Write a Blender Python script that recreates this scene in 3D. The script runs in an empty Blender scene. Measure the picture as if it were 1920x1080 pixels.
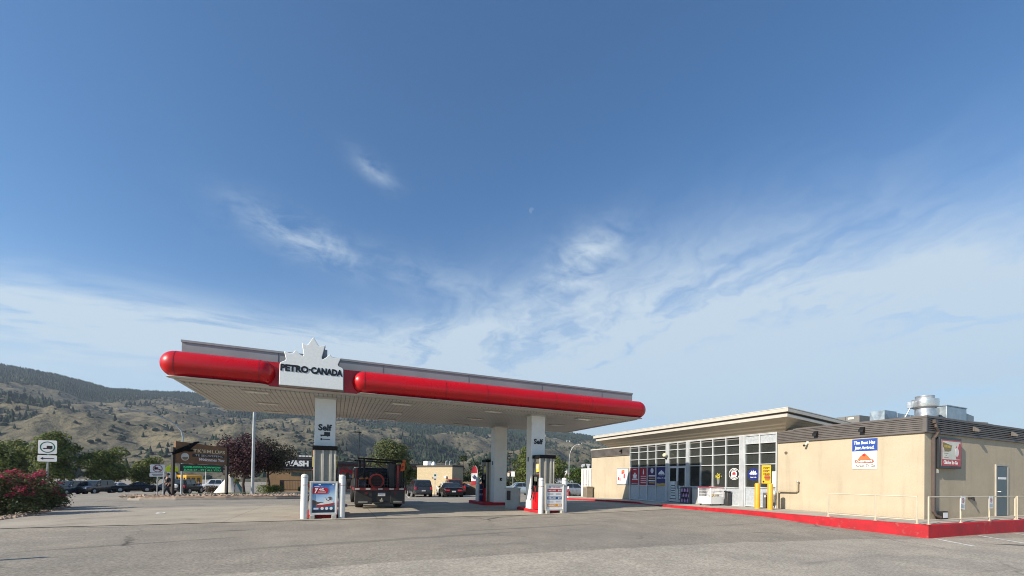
import bpy, bmesh, math, random
import numpy as np
from mathutils import Vector, Matrix, noise

S = bpy.context.scene
COL = S.collection
R = math.radians
random.seed(7)

# ---------------------------------------------------------------- camera, sky, sun, exposure
YAW, PITCH, ROLL, FPX, EYE = 0.40417, 0.012555, 0.01629, 775.25, 1.6
def cam_axes():
    c, s = math.cos(YAW), math.sin(YAW)
    r, f, u = Vector((c, -s, 0)), Vector((s, c, 0)), Vector((0, 0, 1))
    f2 = f * math.cos(PITCH) + u * math.sin(PITCH)
    u2 = -f * math.sin(PITCH) + u * math.cos(PITCH)
    return r * math.cos(ROLL) + u2 * math.sin(ROLL), -r * math.sin(ROLL) + u2 * math.cos(ROLL), f2
CR, CU, CF = cam_axes()
cam = bpy.data.cameras.new("camera")
cam.lens = 36 * FPX / 1920
cam.shift_y = (885.99 - 540) / 1920
cam.clip_start, cam.clip_end = 0.1, 20000
camo = bpy.data.objects.new("camera", cam)
COL.objects.link(camo)
camo.matrix_world = Matrix(((CR.x, CU.x, -CF.x, 0), (CR.y, CU.y, -CF.y, 0), (CR.z, CU.z, -CF.z, EYE), (0, 0, 0, 1)))
S.camera = camo

SUN_DIR = Vector((1, 0.20, -0.545)).normalized()          # the way the light travels
ELEV = math.asin(-SUN_DIR.z)
AZ = math.atan2(-SUN_DIR.x, -SUN_DIR.y)                  # clockwise from +Y
sl = bpy.data.lights.new("sun", 'SUN')
sl.energy, sl.angle, sl.color = 5.0, R(0.5), (1.0, 0.90, 0.76)
so = bpy.data.objects.new("sun", sl)
COL.objects.link(so)
so.rotation_euler = SUN_DIR.to_track_quat('-Z', 'Y').to_euler()
so.location = (-60, -20, 60)

W = bpy.data.worlds.new("World")
S.world = W
W.use_nodes = True
nt = W.node_tree
nt.nodes.clear()
class N:
    """tiny node-graph writer"""
    def __init__(s, t): s.t = t
    def new(s, ty, **k):
        n = s.t.nodes.new(ty)
        for a, b in k.items(): setattr(n, a, b)
        return n
    def link(s, a, b): s.t.links.new(a, b)
    def put(s, sock, v):
        if isinstance(v, bpy.types.NodeSocket): s.link(v, sock)
        elif v is not None: sock.default_value = v
    def m(s, op, a, b=None, c=None, clamp=False):
        n = s.new('ShaderNodeMath', operation=op); n.use_clamp = clamp
        s.put(n.inputs[0], a); s.put(n.inputs[1], b); s.put(n.inputs[2], c)
        return n.outputs[0]
    def vm(s, op, a, b=None):
        n = s.new('ShaderNodeVectorMath', operation=op)
        s.put(n.inputs[0], a); s.put(n.inputs[1], b)
        return n.outputs['Value'] if op in ('DOT_PRODUCT', 'LENGTH', 'DISTANCE') else n.outputs[0]
    def mix(s, f, a, b, bt='MIX'):
        n = s.new('ShaderNodeMix', data_type='RGBA', blend_type=bt)
        s.put(n.inputs[0], f); s.put(n.inputs[6], a); s.put(n.inputs[7], b)
        return n.outputs[2]
    def noise(s, vec, scale, detail=4, rough=.55, dist=0, out=0):
        n = s.new('ShaderNodeTexNoise')
        s.put(n.inputs['Vector'], vec)
        n.inputs['Scale'].default_value = scale; n.inputs['Detail'].default_value = detail
        n.inputs['Roughness'].default_value = rough; n.inputs['Distortion'].default_value = dist
        return n.outputs[out]
    def ramp(s, f, a, b, c=0., d=1.):
        n = s.new('ShaderNodeMapRange'); n.interpolation_type = 'SMOOTHSTEP'
        s.put(n.inputs[0], f)
        for i, v in enumerate((a, b, c, d)): n.inputs[i + 1].default_value = v
        return n.outputs[0]
    def comb(s, x, y, z):
        n = s.new('ShaderNodeCombineXYZ')
        for i, v in enumerate((x, y, z)): s.put(n.inputs[i], v)
        return n.outputs[0]
    def sep(s, v):
        n = s.new('ShaderNodeSeparateXYZ'); s.put(n.inputs[0], v); return n.outputs
g_ = N(nt)
sky = g_.new('ShaderNodeTexSky', sky_type='NISHITA', sun_disc=False, sun_elevation=ELEV, sun_rotation=AZ)
sky.air_density, sky.dust_density, sky.ozone_density, sky.altitude = 1.0, 0.6, 1.6, 400
d = g_.new('ShaderNodeTexCoord').outputs['Generated']
dx, dy, dz = g_.sep(d)
pz = g_.m('ADD', g_.m('MAXIMUM', dz, 0.0), 0.16)
P = g_.comb(g_.m('DIVIDE', dx, pz), g_.m('DIVIDE', dy, pz), 0.0)
def patch(az, el, wa, we, tilt=0):
    a, e = R(az), R(el)
    c = Vector((math.sin(a) * math.cos(e), math.cos(a) * math.cos(e), math.sin(e)))
    e1 = Vector((math.cos(a), -math.sin(a), 0)); e2 = c.cross(e1) * -1
    if e2.z < 0: e2 = -e2
    t = R(tilt); f1 = e1 * math.cos(t) + e2 * math.sin(t); f2 = -e1 * math.sin(t) + e2 * math.cos(t)
    u = g_.m('DIVIDE', g_.vm('DOT_PRODUCT', d, tuple(f1)), math.sin(R(wa)))
    v = g_.m('DIVIDE', g_.m('SUBTRACT', g_.vm('DOT_PRODUCT', d, tuple(f2)), 0.0), math.sin(R(we)))
    q = g_.m('ADD', g_.m('MULTIPLY', u, u), g_.m('MULTIPLY', v, v))
    front = g_.m('GREATER_THAN', g_.vm('DOT_PRODUCT', d, tuple(c)), 0.0)
    return g_.m('MULTIPLY', g_.m('POWER', 2.718, g_.m('MULTIPLY', q, -1.0)), front)
# streak frame: cirrus combed along one direction
rot = g_.new('ShaderNodeMapping'); rot.inputs['Rotation'].default_value = (0, 0, R(-28)); rot.inputs['Scale'].default_value = (0.7, 2.1, 1)
g_.link(P, rot.inputs[0])
warp = g_.noise(P, 1.3, 3, .5, 0, 1)
Pw = g_.vm('ADD', rot.outputs[0], g_.vm('MULTIPLY', g_.vm('SUBTRACT', warp, (.5, .5, .5)), (.55, .55, 0)))
streak = g_.noise(Pw, 1.7, 10, .60, .15)
soft = g_.noise(P, 0.9, 5, .5, .3)
fine = g_.noise(Pw, 4.5, 8, .60, .2)
rotb = g_.new('ShaderNodeMapping'); rotb.inputs['Rotation'].default_value = (0, 0, R(14)); rotb.inputs['Scale'].default_value = (2.3, .85, 1)
g_.link(P, rotb.inputs[0])
Pb_ = g_.vm('ADD', rotb.outputs[0], g_.vm('MULTIPLY', g_.vm('SUBTRACT', g_.noise(P, 2.2, 4, .55, 0, 1), (.5, .5, .5)), (1.3, 1.3, 0)))
motb = g_.m('ADD', g_.m('MULTIPLY', g_.noise(Pb_, 1.6, 9, .60, .1), .72), g_.m('MULTIPLY', g_.noise(Pb_, 5.0, 8, .6, .3), .28))
mot = g_.m('ADD', g_.m('MULTIPLY', streak, .62), g_.m('MULTIPLY', fine, .38))
def layer(mask, lo, hi, tex):
    return g_.m('MULTIPLY', mask, g_.ramp(tex, lo, hi))
big = g_.m('ADD', patch(44, 20, 27, 8, 3), patch(60, 17, 22, 5, -4))
big = g_.m('ADD', big, patch(16, 17, 16, 3.8, 4))
left = g_.m('ADD', patch(-24, 14.2, 13, 3.1, 6), patch(-5, 15.2, 16, 2.6, 1))
wisp = g_.m('ADD', patch(-4.6, 27.3, 5.2, 1.8, -12), patch(4.2, 35.1, 2.3, .9, -24))
wisp = g_.m('ADD', wisp, g_.m('MULTIPLY', patch(32.5, 27.6, 5, 2.8, 25), 1.1))
wisp = g_.m('ADD', wisp, g_.m('MULTIPLY', patch(14, 25, 17, 2.2, -8), .35))
veil = g_.ramp(dz, .03, .50, 1.0, 0.0)
c1 = layer(g_.m('MINIMUM', big, 1.0), .30, .68, motb)
c2 = layer(g_.m('MINIMUM', left, 1.0), .36, .60, mot)
wt_ = g_.m('ADD', g_.m('MULTIPLY', g_.noise(Pw, 3.2, 8, .6, .3), .5), g_.m('MULTIPLY', g_.noise(P, 8.5, 9, .66, .6), .5))
c3 = layer(g_.m('MINIMUM', wisp, 1.0), .38, .66, wt_)
c4 = g_.m('MULTIPLY', g_.m('MULTIPLY', veil, veil), g_.ramp(soft, .25, .75, .52, .86))
low = g_.m('MINIMUM', g_.m('ADD', patch(50, 15, 38, 9.5), g_.m('MULTIPLY', patch(-10, 11, 26, 4.0), .30)), 1.0)
c0 = g_.m('MULTIPLY', low, g_.ramp(soft, .3, .7, .50, .80))
dens = g_.m('ADD', g_.m('ADD', g_.m('MULTIPLY', c1, .88), g_.m('MULTIPLY', c2, .88)), g_.m('ADD', g_.m('MULTIPLY', c3, .78), g_.m('ADD', c4, c0)))
dens = g_.m('MINIMUM', dens, .90)
dens = g_.m('MULTIPLY', dens, g_.ramp(dz, -.02, .02))
cloudcol = g_.mix(g_.ramp(dz, .05, .45), (3.7, 4.6, 5.25, 1), (4.2, 4.95, 5.6, 1))
skyc = g_.mix(1.0, sky.outputs[0], (0.50, 0.84, 1.08, 1), 'MULTIPLY')
# the pale daytime moon
mA, mE = R(25.3), R(33.1)
md = Vector((math.sin(mA) * math.cos(mE), math.cos(mA) * math.cos(mE), math.sin(mE)))
moon = g_.m('MULTIPLY', g_.m('GREATER_THAN', g_.vm('DOT_PRODUCT', d, tuple(md)), math.cos(R(.30))),
            g_.m('LESS_THAN', g_.vm('DOT_PRODUCT', d, tuple((md + Vector((.0042, -.002, -.0042))).normalized())), math.cos(R(.26))))
skyc = g_.mix(g_.m('MULTIPLY', moon, .09), skyc, (6, 6.4, 7, 1))
col = g_.mix(dens, skyc, cloudcol)
bg = g_.new('ShaderNodeBackground'); bg.inputs[1].default_value = 0.10
g_.link(col, bg.inputs[0])
out = g_.new('ShaderNodeOutputWorld'); g_.link(bg.outputs[0], out.inputs[0])

S.view_settings.view_transform = 'Standard'
S.view_settings.look = 'None'
S.view_settings.exposure = 0.62
S.view_settings.gamma = 1
S.render.engine = 'CYCLES'
S.cycles.max_bounces = 8
S.cycles.transparent_max_bounces = 12
S.cycles.use_denoising = True
S.cycles.filter_width = 1.0

# ---------------------------------------------------------------- helpers: where a thing stands
def cam_xy(px, Z):
    """ground position seen at column px, Z metres in front of the camera"""
    v = CR * ((px - 960) / FPX * Z) + CF * Z
    return v.x, v.y
CTRL = [(0, 0, -.02), (0, -12, -.02), (-12, 4, 0), (12, 2, -.04), (16.7, 6.6, -.06), (24, 6.4, -.11), (24, -6, -.12), (36, 4, -.15),
        (16.5, 9.4, .02), (16.5, 11.7, .17), (16.5, 17.5, .17), (16.8, 24.8, .05), (8.3, 16, .07), (0, 16, .06), (8.3, 22, .05), (0, 22, .06), (-8, 16, 0.02),
        (18, 40, -.2), (34, 20, .1), (40, 60, -1.2), (-14, 10, .02), (-11, 22, -.1)]
for px, Z, z in [(125, 52, -1.5), (0, 50, -1.5), (250, 55, -1.05), (350, 55, -1.25), (400, 62, -1.25), (785, 41.7, -.47), (845, 40, -.36), (325, 28, -.23), (425, 32, -.25), (560, 45, -.25),
                 (470, 38, -.34), (700, 55, -.8), (860, 60, -.9), (1000, 60, -1.0), (1080, 62, -1.0)]:
    x, y = cam_xy(px, Z); CTRL.append((x, y, z))
for k in range(24):
    a = k / 24 * math.tau; CTRL.append((150 * math.sin(a), 150 * math.cos(a), -3.0 if 4 > abs(((a + math.pi) % math.tau) - math.pi) * 2 else -.6))
_c = np.array(CTRL)
_d = np.hypot(_c[:, None, 0] - _c[None, :, 0], _c[:, None, 1] - _c[None, :, 1])
_w = np.linalg.solve(_d + np.eye(len(_c)) * .15, _c[:, 2] + 1.0)
def g(x, y):
    """height of the ground"""
    v = float(np.dot(np.hypot(_c[:, 0] - x, _c[:, 1] - y), _w)) - 1.0
    r = math.hypot(x, y)
    if r > 110: v = v + (-4.0 - v) * min(1, (r - 110) / 90)
    return v
def at(px, Z, dz=0):
    x, y = cam_xy(px, Z); return Vector((x, y, g(x, y) + dz))
def ang(px):
    """turn that makes a thing's front (-y) look back at the camera from column px"""
    return -(YAW + math.atan((px - 960) / FPX))

# ---------------------------------------------------------------- helpers: materials
_mats = {}
def PM(name, c, rough=.6, metal=0., var=.12, scale=3., bump=0., bscale=40., spec=.5, coat=0., dirt=0., chip=0.):
    """painted or plain surface with a little wear"""
    if name in _mats: return _mats[name]
    m = bpy.data.materials.new(name); m.use_nodes = True
    t = m.node_tree; b = t.nodes['Principled BSDF']; k = N(t)
    tc = k.new('ShaderNodeTexCoord').outputs['Object']
    n1 = k.noise(tc, scale, 6, .6)
    f = k.ramp(n1, .25, .75, 1 - var, 1 + var)
    c4 = (*c, 1)
    colr = k.mix(1., c4, k.comb(f, f, f), 'MULTIPLY')
    if dirt:
        n2 = k.noise(tc, scale * .35, 5, .65)
        colr = k.mix(k.ramp(n2, .5, .8, 0, dirt), colr, (c[0] * .45, c[1] * .42, c[2] * .38, 1))
    if chip:
        n3 = k.m('ADD', k.noise(tc, 7, 6, .7), k.m('MULTIPLY', k.m('SUBTRACT', k.noise(tc, .7, 3, .6), .5), .5))
        colr = k.mix(k.ramp(n3, .62, .70, 0, chip), colr, (.30, .25, .21, 1))
    k.link(colr, b.inputs['Base Color'])
    b.inputs['Metallic'].default_value = metal
    b.inputs['Specular IOR Level'].default_value = spec
    b.inputs['Coat Weight'].default_value = coat
    b.inputs['Coat Roughness'].default_value = .08
    k.link(k.ramp(n1, .2, .8, max(.02, rough - .08), min(1, rough + .08)), b.inputs['Roughness'])
    if bump:
        bn = k.new('ShaderNodeBump'); bn.inputs['Strength'].default_value = bump; bn.inputs['Distance'].default_value = .01
        k.link(k.noise(tc, bscale, 4, .6), bn.inputs['Height']); k.link(bn.outputs[0], b.inputs['Normal'])
    _mats[name] = m
    return m
def EM(name, c, s):
    m = bpy.data.materials.new(name); m.use_nodes = True
    b = m.node_tree.nodes['Principled BSDF']
    b.inputs['Base Color'].default_value = (*c, 1); b.inputs['Emission Color'].default_value = (*c, 1); b.inputs['Emission Strength'].default_value = s
    return m

# ---------------------------------------------------------------- helpers: meshes and objects
def tag(o, label, cat, group=None, kind=None):
    if label: o['label'] = label
    if cat: o['category'] = cat
    if group: o['group'] = group
    if kind: o['kind'] = kind
    return o
def thing(name, label, cat, loc=(0, 0, 0), rz=0, group=None):
    o = bpy.data.objects.new(name, None); COL.objects.link(o)
    o.location = loc; o.rotation_euler = (0, 0, rz); o.empty_display_size = .2
    return tag(o, label, cat, group)
def root_of(o):
    while o.parent: o = o.parent
    return o
class MB:
    """collects shapes; build() links them as one mesh object. local=False: coordinates are world ones"""
    def __init__(s): s.v, s.f = [], []
    def add(s, vs, fs):
        n = len(s.v); s.v += [tuple(v) for v in vs]; s.f += [tuple(i + n for i in f) for f in fs]; return s
    def box(s, x0, x1, y0, y1, z0, z1):
        return s.add([(x0, y0, z0), (x1, y0, z0), (x1, y1, z0), (x0, y1, z0), (x0, y0, z1), (x1, y0, z1), (x1, y1, z1), (x0, y1, z1)],
                     [(0, 3, 2, 1), (4, 5, 6, 7), (0, 1, 5, 4), (1, 2, 6, 5), (2, 3, 7, 6), (3, 0, 4, 7)])
    def obox(s, p, a, b, c):
        """box from corner p along vectors a, b, c"""
        p, a, b, c = map(Vector, (p, a, b, c))
        vs = [p, p + a, p + a + b, p + b, p + c, p + a + c, p + a + b + c, p + b + c]
        return s.add(vs, [(0, 3, 2, 1), (4, 5, 6, 7), (0, 1, 5, 4), (1, 2, 6, 5), (2, 3, 7, 6), (3, 0, 4, 7)])
    def prism(s, pts, o, u, v, w):
        """polygon pts in the (u, v) frame at o, given thickness along w"""
        o, u, v, w = map(Vector, (o, u, v, w)); n = len(pts)
        A = [o + u * a + v * b for a, b in pts]; B = [p + w for p in A]
        return s.add(A + B, [tuple(range(n))[::-1], tuple(range(n, 2 * n))] + [(i, (i + 1) % n, n + (i + 1) % n, n + i) for i in range(n)])
    def tube(s, path, r, n=10, cap=True):
        path = [Vector(p) for p in path]; rs = r if isinstance(r, (list, tuple)) else [r] * len(path)
        base = len(s.v); up = None
        for i, p in enumerate(path):
            t = (path[min(i + 1, len(path) - 1)] - path[max(i - 1, 0)]).normalized()
            if up is None or abs(t.dot(up)) > .98: up = Vector((0, 0, 1)) if abs(t.z) < .9 else Vector((1, 0, 0))
            a = t.cross(up).normalized(); b = t.cross(a).normalized(); up = -b if i == 0 and False else up
            for k in range(n):
                q = k / n * math.tau; s.v.append(tuple(p + (a * math.cos(q) + b * math.sin(q)) * rs[i]))
        for i in range(len(path) - 1):
            for k in range(n):
                s.f.append((base + i * n + k, base + i * n + (k + 1) % n, base + (i + 1) * n + (k + 1) % n, base + (i + 1) * n + k))
        if cap:
            s.f.append(tuple(base + k for k in range(n))[::-1]); e = base + (len(path) - 1) * n; s.f.append(tuple(e + k for k in range(n)))
        return s
    def lathe(s, prof, c, n=20, axis='z', cap=True):
        base = len(s.v); c = Vector(c)
        for r, h in prof:
            for k in range(n):
                q = k / n * math.tau; a, b = r * math.cos(q), r * math.sin(q)
                s.v.append(tuple(c + Vector({'z': (a, b, h), 'y': (a, h, b), 'x': (h, a, b)}[axis])))
        for i in range(len(prof) - 1):
            for k in range(n):
                s.f.append((base + i * n + k, base + i * n + (k + 1) % n, base + (i + 1) * n + (k + 1) % n, base + (i + 1) * n + k))
        if cap: s.f.append(tuple(base + k for k in range(n))[::-1]); e = base + (len(prof) - 1) * n; s.f.append(tuple(e + k for k in range(n)))
        return s
    def build(s, name, mat, parent=None, local=False, bevel=0, smooth=35, seg=2):
        v = s.v
        if parent and not local:
            r = root_of(parent); M = (Matrix.Translation(r.location) @ r.rotation_euler.to_matrix().to_4x4()).inverted()
            v = [tuple(M @ Vector(p)) for p in v]
        me = bpy.data.meshes.new(name); me.from_pydata(v, [], s.f)
        bm = bmesh.new(); bm.from_mesh(me); bmesh.ops.recalc_face_normals(bm, faces=bm.faces); bm.to_mesh(me); bm.free()
        if mat: me.materials.append(mat)
        o = bpy.data.objects.new(name, me); COL.objects.link(o)
        if parent: o.parent = parent
        if smooth:
            me.polygons.foreach_set('use_smooth', [True] * len(me.polygons)); me.set_sharp_from_angle(angle=R(smooth))
        if bevel:
            b = o.modifiers.new('bevel', 'BEVEL'); b.width = bevel; b.segments = seg; b.limit_method = 'ANGLE'; b.angle_limit = R(40)
        return o
_tc = {}
def text_geo(st, bold=0., shear=0., ext=.01, spacing=1.):
    cu = bpy.data.curves.new('t', 'FONT'); cu.body = st; cu.size = 1; cu.offset = bold; cu.shear = shear; cu.extrude = ext; cu.space_character = spacing; cu.resolution_u = 3
    ob = bpy.data.objects.new('t', cu); COL.objects.link(ob)
    dg = bpy.context.evaluated_depsgraph_get(); me = ob.evaluated_get(dg).to_mesh()
    vs = [v.co.copy() for v in me.vertices]; fs = [tuple(p.vertices) for p in me.polygons]
    ob.evaluated_get(dg).to_mesh_clear(); bpy.data.objects.remove(ob); bpy.data.curves.remove(cu)
    return vs, fs
def lettering(mb, st, o, u, v, w=None, h=None, bold=.0, shear=0., depth=.01, align='C', spacing=1.):
    """text fitted into width w and/or cap height h; o is the middle (or start, align 'L') of its baseline"""
    vs, fs = text_geo(st, bold, shear, .5, spacing)
    if not vs: return mb
    x0, x1 = min(p.x for p in vs), max(p.x for p in vs); y0, y1 = min(p.y for p in vs), max(p.y for p in vs)
    sx = w / (x1 - x0) if w else None; sy = h / y1 if h else None
    sx = sx or sy; sy = sy or sx
    o, u, v = Vector(o), Vector(u), Vector(v); n = u.cross(v)
    off = -(x0 + x1) / 2 if align == 'C' else -x0
    return mb.add([o + u * ((p.x + off) * sx) + v * (p.y * sy) + n * ((p.z + .5) * depth) for p in vs], fs)
def copy_tree(o, parent=None):
    c = o.copy(); COL.objects.link(c); c.parent = parent
    for ch in list(o.children): copy_tree(ch, c)
    return c
X, Y, Zv = Vector((1, 0, 0)), Vector((0, 1, 0)), Vector((0, 0, 1))

# ---------------------------------------------------------------- materials used widely
M_white = PM('white_paint', (.74, .73, .68), .45, var=.05, dirt=.25, scale=2)
M_black = PM('black_plastic', (.014, .014, .015), .55, var=.2, spec=.3)
M_steel = PM('brushed_steel', (.46, .45, .43), .34, .85, var=.12, scale=5)
M_galv = PM('galvanised', (.50, .53, .56), .42, .8, var=.2, scale=7)
M_grey = PM('grey_metal', (.33, .34, .35), .5, .3, var=.1)
M_redp = PM('red_paint', (.52, .005, .010), .4, var=.06)
M_conc = PM('concrete', (.40, .36, .30), .85, var=.16, scale=1.4, bump=.3, bscale=60, dirt=.2)
M_redk = PM('red_kerb_paint', (.40, .005, .013), .7, var=.25, scale=2.2, bump=.3, bscale=30, dirt=.40, chip=.18)
M_yellow = PM('yellow_paint', (.66, .34, .02), .45, var=.06)
M_glassd = M_auto = PM('dark_glass', (.020, .024, .024), .05, var=.3, spec=.8)
M_rubber = PM('rubber', (.012, .012, .012), .8, var=.2)
M_lampgrey = PM('pole_grey', (.40, .42, .42), .45, .4, var=.1)
M_wood = PM('weathered_wood', (.16, .10, .06), .8, var=.3, scale=6)
M_wht = PM('bright_white', (.80, .80, .78), .5, var=.03)
M_cream = PM('cream_paint', (.66, .62, .50), .5, var=.06)
# ---------------------------------------------------------------- ground
def ground_mat():
    m = bpy.data.materials.new('asphalt'); m.use_nodes = True
    t = m.node_tree; b = t.nodes['Principled BSDF']; k = N(t)
    p = k.new('ShaderNodeTexCoord').outputs['Object']
    x, y, z = k.sep(p)
    # two pours of asphalt that meet on a slightly wandering seam
    wob = k.m('MULTIPLY', k.m('SUBTRACT', k.noise(p, .35, 4, .6), .5), .5)
    bow = k.m('MULTIPLY', k.m('MULTIPLY', k.m('SUBTRACT', x, 3), k.m('SUBTRACT', x, 3)), -.0062)
    seam = k.m('ADD', k.m('ADD', wob, bow), 7.75)
    old = k.ramp(k.m('SUBTRACT', y, seam), -.03, .05)
    grain = k.noise(p, 20, 6, .82); chips = k.noise(p, 110, 2, .6); mid = k.noise(p, 1.1, 6, .62); big = k.noise(p, .16, 5, .6)
    vor = k.new('ShaderNodeTexVoronoi'); vor.inputs['Scale'].default_value = 75; k.link(p, vor.inputs['Vector'])
    c_near = k.mix(k.ramp(grain, .36, .66), (.25, .222, .180, 1), (.51, .463, .385, 1))
    c_near = k.mix(k.ramp(vor.outputs['Distance'], .0, .6, .30, 0), c_near, (.62, .57, .49, 1))
    c_mid = k.mix(k.ramp(grain, .35, .68), (.19, .170, .140, 1), (.41, .37, .305, 1))
    c = k.mix(old, c_near, c_mid)
    c = k.mix(1., c, k.mix(k.ramp(mid, .25, .75), (.86, .86, .86, 1), (1.12, 1.11, 1.10, 1)), 'MULTIPLY')
    c = k.mix(1., c, k.mix(k.ramp(big, .3, .7), (.86, .865, .875, 1), (1.10, 1.09, 1.07, 1)), 'MULTIPLY')
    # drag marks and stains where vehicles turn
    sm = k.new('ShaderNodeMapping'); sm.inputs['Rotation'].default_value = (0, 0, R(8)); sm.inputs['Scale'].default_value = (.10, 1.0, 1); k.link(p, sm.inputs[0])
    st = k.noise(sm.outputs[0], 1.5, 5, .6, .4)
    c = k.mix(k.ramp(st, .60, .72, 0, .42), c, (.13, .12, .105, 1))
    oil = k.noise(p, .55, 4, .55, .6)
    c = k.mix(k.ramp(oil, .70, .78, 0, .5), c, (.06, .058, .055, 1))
    # tyre scuffs and oil at known spots; right-hand streaks paint cast shadows
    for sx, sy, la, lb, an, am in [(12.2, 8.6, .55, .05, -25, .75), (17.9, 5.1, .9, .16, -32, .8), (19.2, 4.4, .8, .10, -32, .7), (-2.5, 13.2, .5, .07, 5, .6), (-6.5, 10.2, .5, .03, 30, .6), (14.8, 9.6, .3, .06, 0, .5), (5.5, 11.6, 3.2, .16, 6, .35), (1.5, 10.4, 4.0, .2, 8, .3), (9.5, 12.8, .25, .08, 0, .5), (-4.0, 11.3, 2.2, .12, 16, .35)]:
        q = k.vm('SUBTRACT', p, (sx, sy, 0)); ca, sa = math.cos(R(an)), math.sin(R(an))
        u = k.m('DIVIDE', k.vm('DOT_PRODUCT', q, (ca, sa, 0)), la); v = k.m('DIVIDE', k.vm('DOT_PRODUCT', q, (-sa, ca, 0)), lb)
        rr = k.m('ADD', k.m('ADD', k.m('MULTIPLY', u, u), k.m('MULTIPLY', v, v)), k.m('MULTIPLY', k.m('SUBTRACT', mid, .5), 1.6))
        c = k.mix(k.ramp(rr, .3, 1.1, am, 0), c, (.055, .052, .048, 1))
    # cracks
    cp = k.vm('ADD', p, k.vm('MULTIPLY', k.noise(p, 1.2, 4, .6, 0, 1), (.9, .9, 0)))
    vc = k.new('ShaderNodeTexVoronoi', feature='DISTANCE_TO_EDGE'); vc.inputs['Scale'].default_value = .16; k.link(cp, vc.inputs['Vector'])
    cr = k.m('MULTIPLY', k.ramp(vc.outputs['Distance'], .0, .009, 1, 0), k.ramp(k.noise(p, .22, 2), .48, .6))
    c = k.mix(k.m('MULTIPLY', cr, .85), c, (.055, .05, .046, 1))
    k.link(c, b.inputs['Base Color']); b.inputs['Roughness'].default_value = .9; b.inputs['Specular IOR Level'].default_value = .25
    bn = k.new('ShaderNodeBump'); bn.inputs['Strength'].default_value = .55; bn.inputs['Distance'].default_value = .012
    k.link(k.m('ADD', grain, k.m('MULTIPLY', chips, .5)), bn.inputs['Height']); k.link(bn.outputs[0], b.inputs['Normal'])
    return m
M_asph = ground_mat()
def ground_sheet():
    rings = [0.4 * 1.075 ** i for i in range(100)]
    rings = [r for r in rings if r < 420] + [420]
    na = 200; v = [(0, 0, g(0, 0))]; f = []
    for r in rings:
        for k in range(na):
            a = k / na * math.tau; x, y = r * math.sin(a), r * math.cos(a); v.append((x, y, g(x, y)))
    f += [(0, 1 + (k + 1) % na, 1 + k) for k in range(na)]
    for i in range(len(rings) - 1):
        for k in range(na):
            a, b2 = 1 + i * na + k, 1 + i * na + (k + 1) % na
            f.append((a, b2, b2 + na, a + na))
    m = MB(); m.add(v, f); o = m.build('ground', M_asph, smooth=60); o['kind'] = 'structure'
ground_sheet()
def sheet(name, mat, inside, x0, x1, y0, y1, step, lift, kind='structure', hfun=None):
    """grid laid over the ground where inside(x, y)"""
    nx, ny = int((x1 - x0) / step) + 1, int((y1 - y0) / step) + 1
    m = MB(); idx = {}
    h = hfun or g
    def vid(i, j):
        if (i, j) not in idx:
            x, y = x0 + i * step, y0 + j * step; idx[(i, j)] = len(m.v); m.v.append((x, y, h(x, y) + lift))
        return idx[(i, j)]
    for i in range(nx):
        for j in range(ny):
            if inside(x0 + (i + .5) * step, y0 + (j + .5) * step):
                m.f.append((vid(i, j), vid(i + 1, j), vid(i + 1, j + 1), vid(i, j + 1)))
    o = m.build(name, mat, smooth=60); o['kind'] = kind; return o
def slab_mat():
    m = bpy.data.materials.new('pavement_concrete'); m.use_nodes = True
    t = m.node_tree; b = t.nodes['Principled BSDF']; k = N(t)
    p = k.new('ShaderNodeTexCoord').outputs['Object']; x, y, z = k.sep(p)
    c = k.mix(k.ramp(k.noise(p, 45, 4, .7), .3, .7), (.30, .268, .216, 1), (.44, .395, .322, 1))
    c = k.mix(1., c, k.mix(k.ramp(k.noise(p, .5, 6, .62), .25, .75), (.80, .80, .80, 1), (1.12, 1.11, 1.09, 1)), 'MULTIPLY')
    oil = k.noise(p, .8, 5, .6, .5)
    c = k.mix(k.ramp(oil, .58, .74, 0, .45), c, (.10, .09, .075, 1))
    jx = k.m('ABSOLUTE', k.m('SUBTRACT', k.m('FRACT', k.m('DIVIDE', k.m('ADD', x, 40.), 4.6)), .5))
    jy = k.m('ABSOLUTE', k.m('SUBTRACT', k.m('FRACT', k.m('DIVIDE', k.m('ADD', y, 1.3), 4.6)), .5))
    j = k.m('MAXIMUM', k.ramp(jx, .4965, .499), k.ramp(jy, .4965, .499))
    c = k.mix(k.m('MULTIPLY', j, .6), c, (.07, .06, .05, 1))
    k.link(c, b.inputs['Base Color']); b.inputs['Roughness'].default_value = .88; b.inputs['Specular IOR Level'].default_value = .25
    bn = k.new('ShaderNodeBump'); bn.inputs['Strength'].default_value = .3; bn.inputs['Distance'].default_value = .01
    k.link(k.noise(p, 60, 3, .7), bn.inputs['Height']); k.link(bn.outputs[0], b.inputs['Normal'])
    return m
M_slab = slab_mat()
# concrete apron under and round the canopy: one gridded strip whose near edge wanders a little
def apron():
    m = MB(); xs = [-34 + i * .5 for i in range(101)]; nrow = 18
    for i, x in enumerate(xs):
        y0 = 15.38 + .10 * noise.noise((x * .5, 3, 0)) + max(0, x - 12) * .10 + max(0, -x - 8) * .03
        y1 = 23.8
        for j in range(nrow):
            y = y0 + (y1 - y0) * j / (nrow - 1); m.v.append((x, y, g(x, y) + .014))
    for i in range(len(xs) - 1):
        for j in range(nrow - 1):
            if xs[i + 1] > 16.2: continue
            a = i * nrow + j; m.f.append((a, a + nrow, a + nrow + 1, a + 1))
    o = m.build('pavement', M_slab, smooth=60); o['kind'] = 'structure'
apron()
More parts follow.
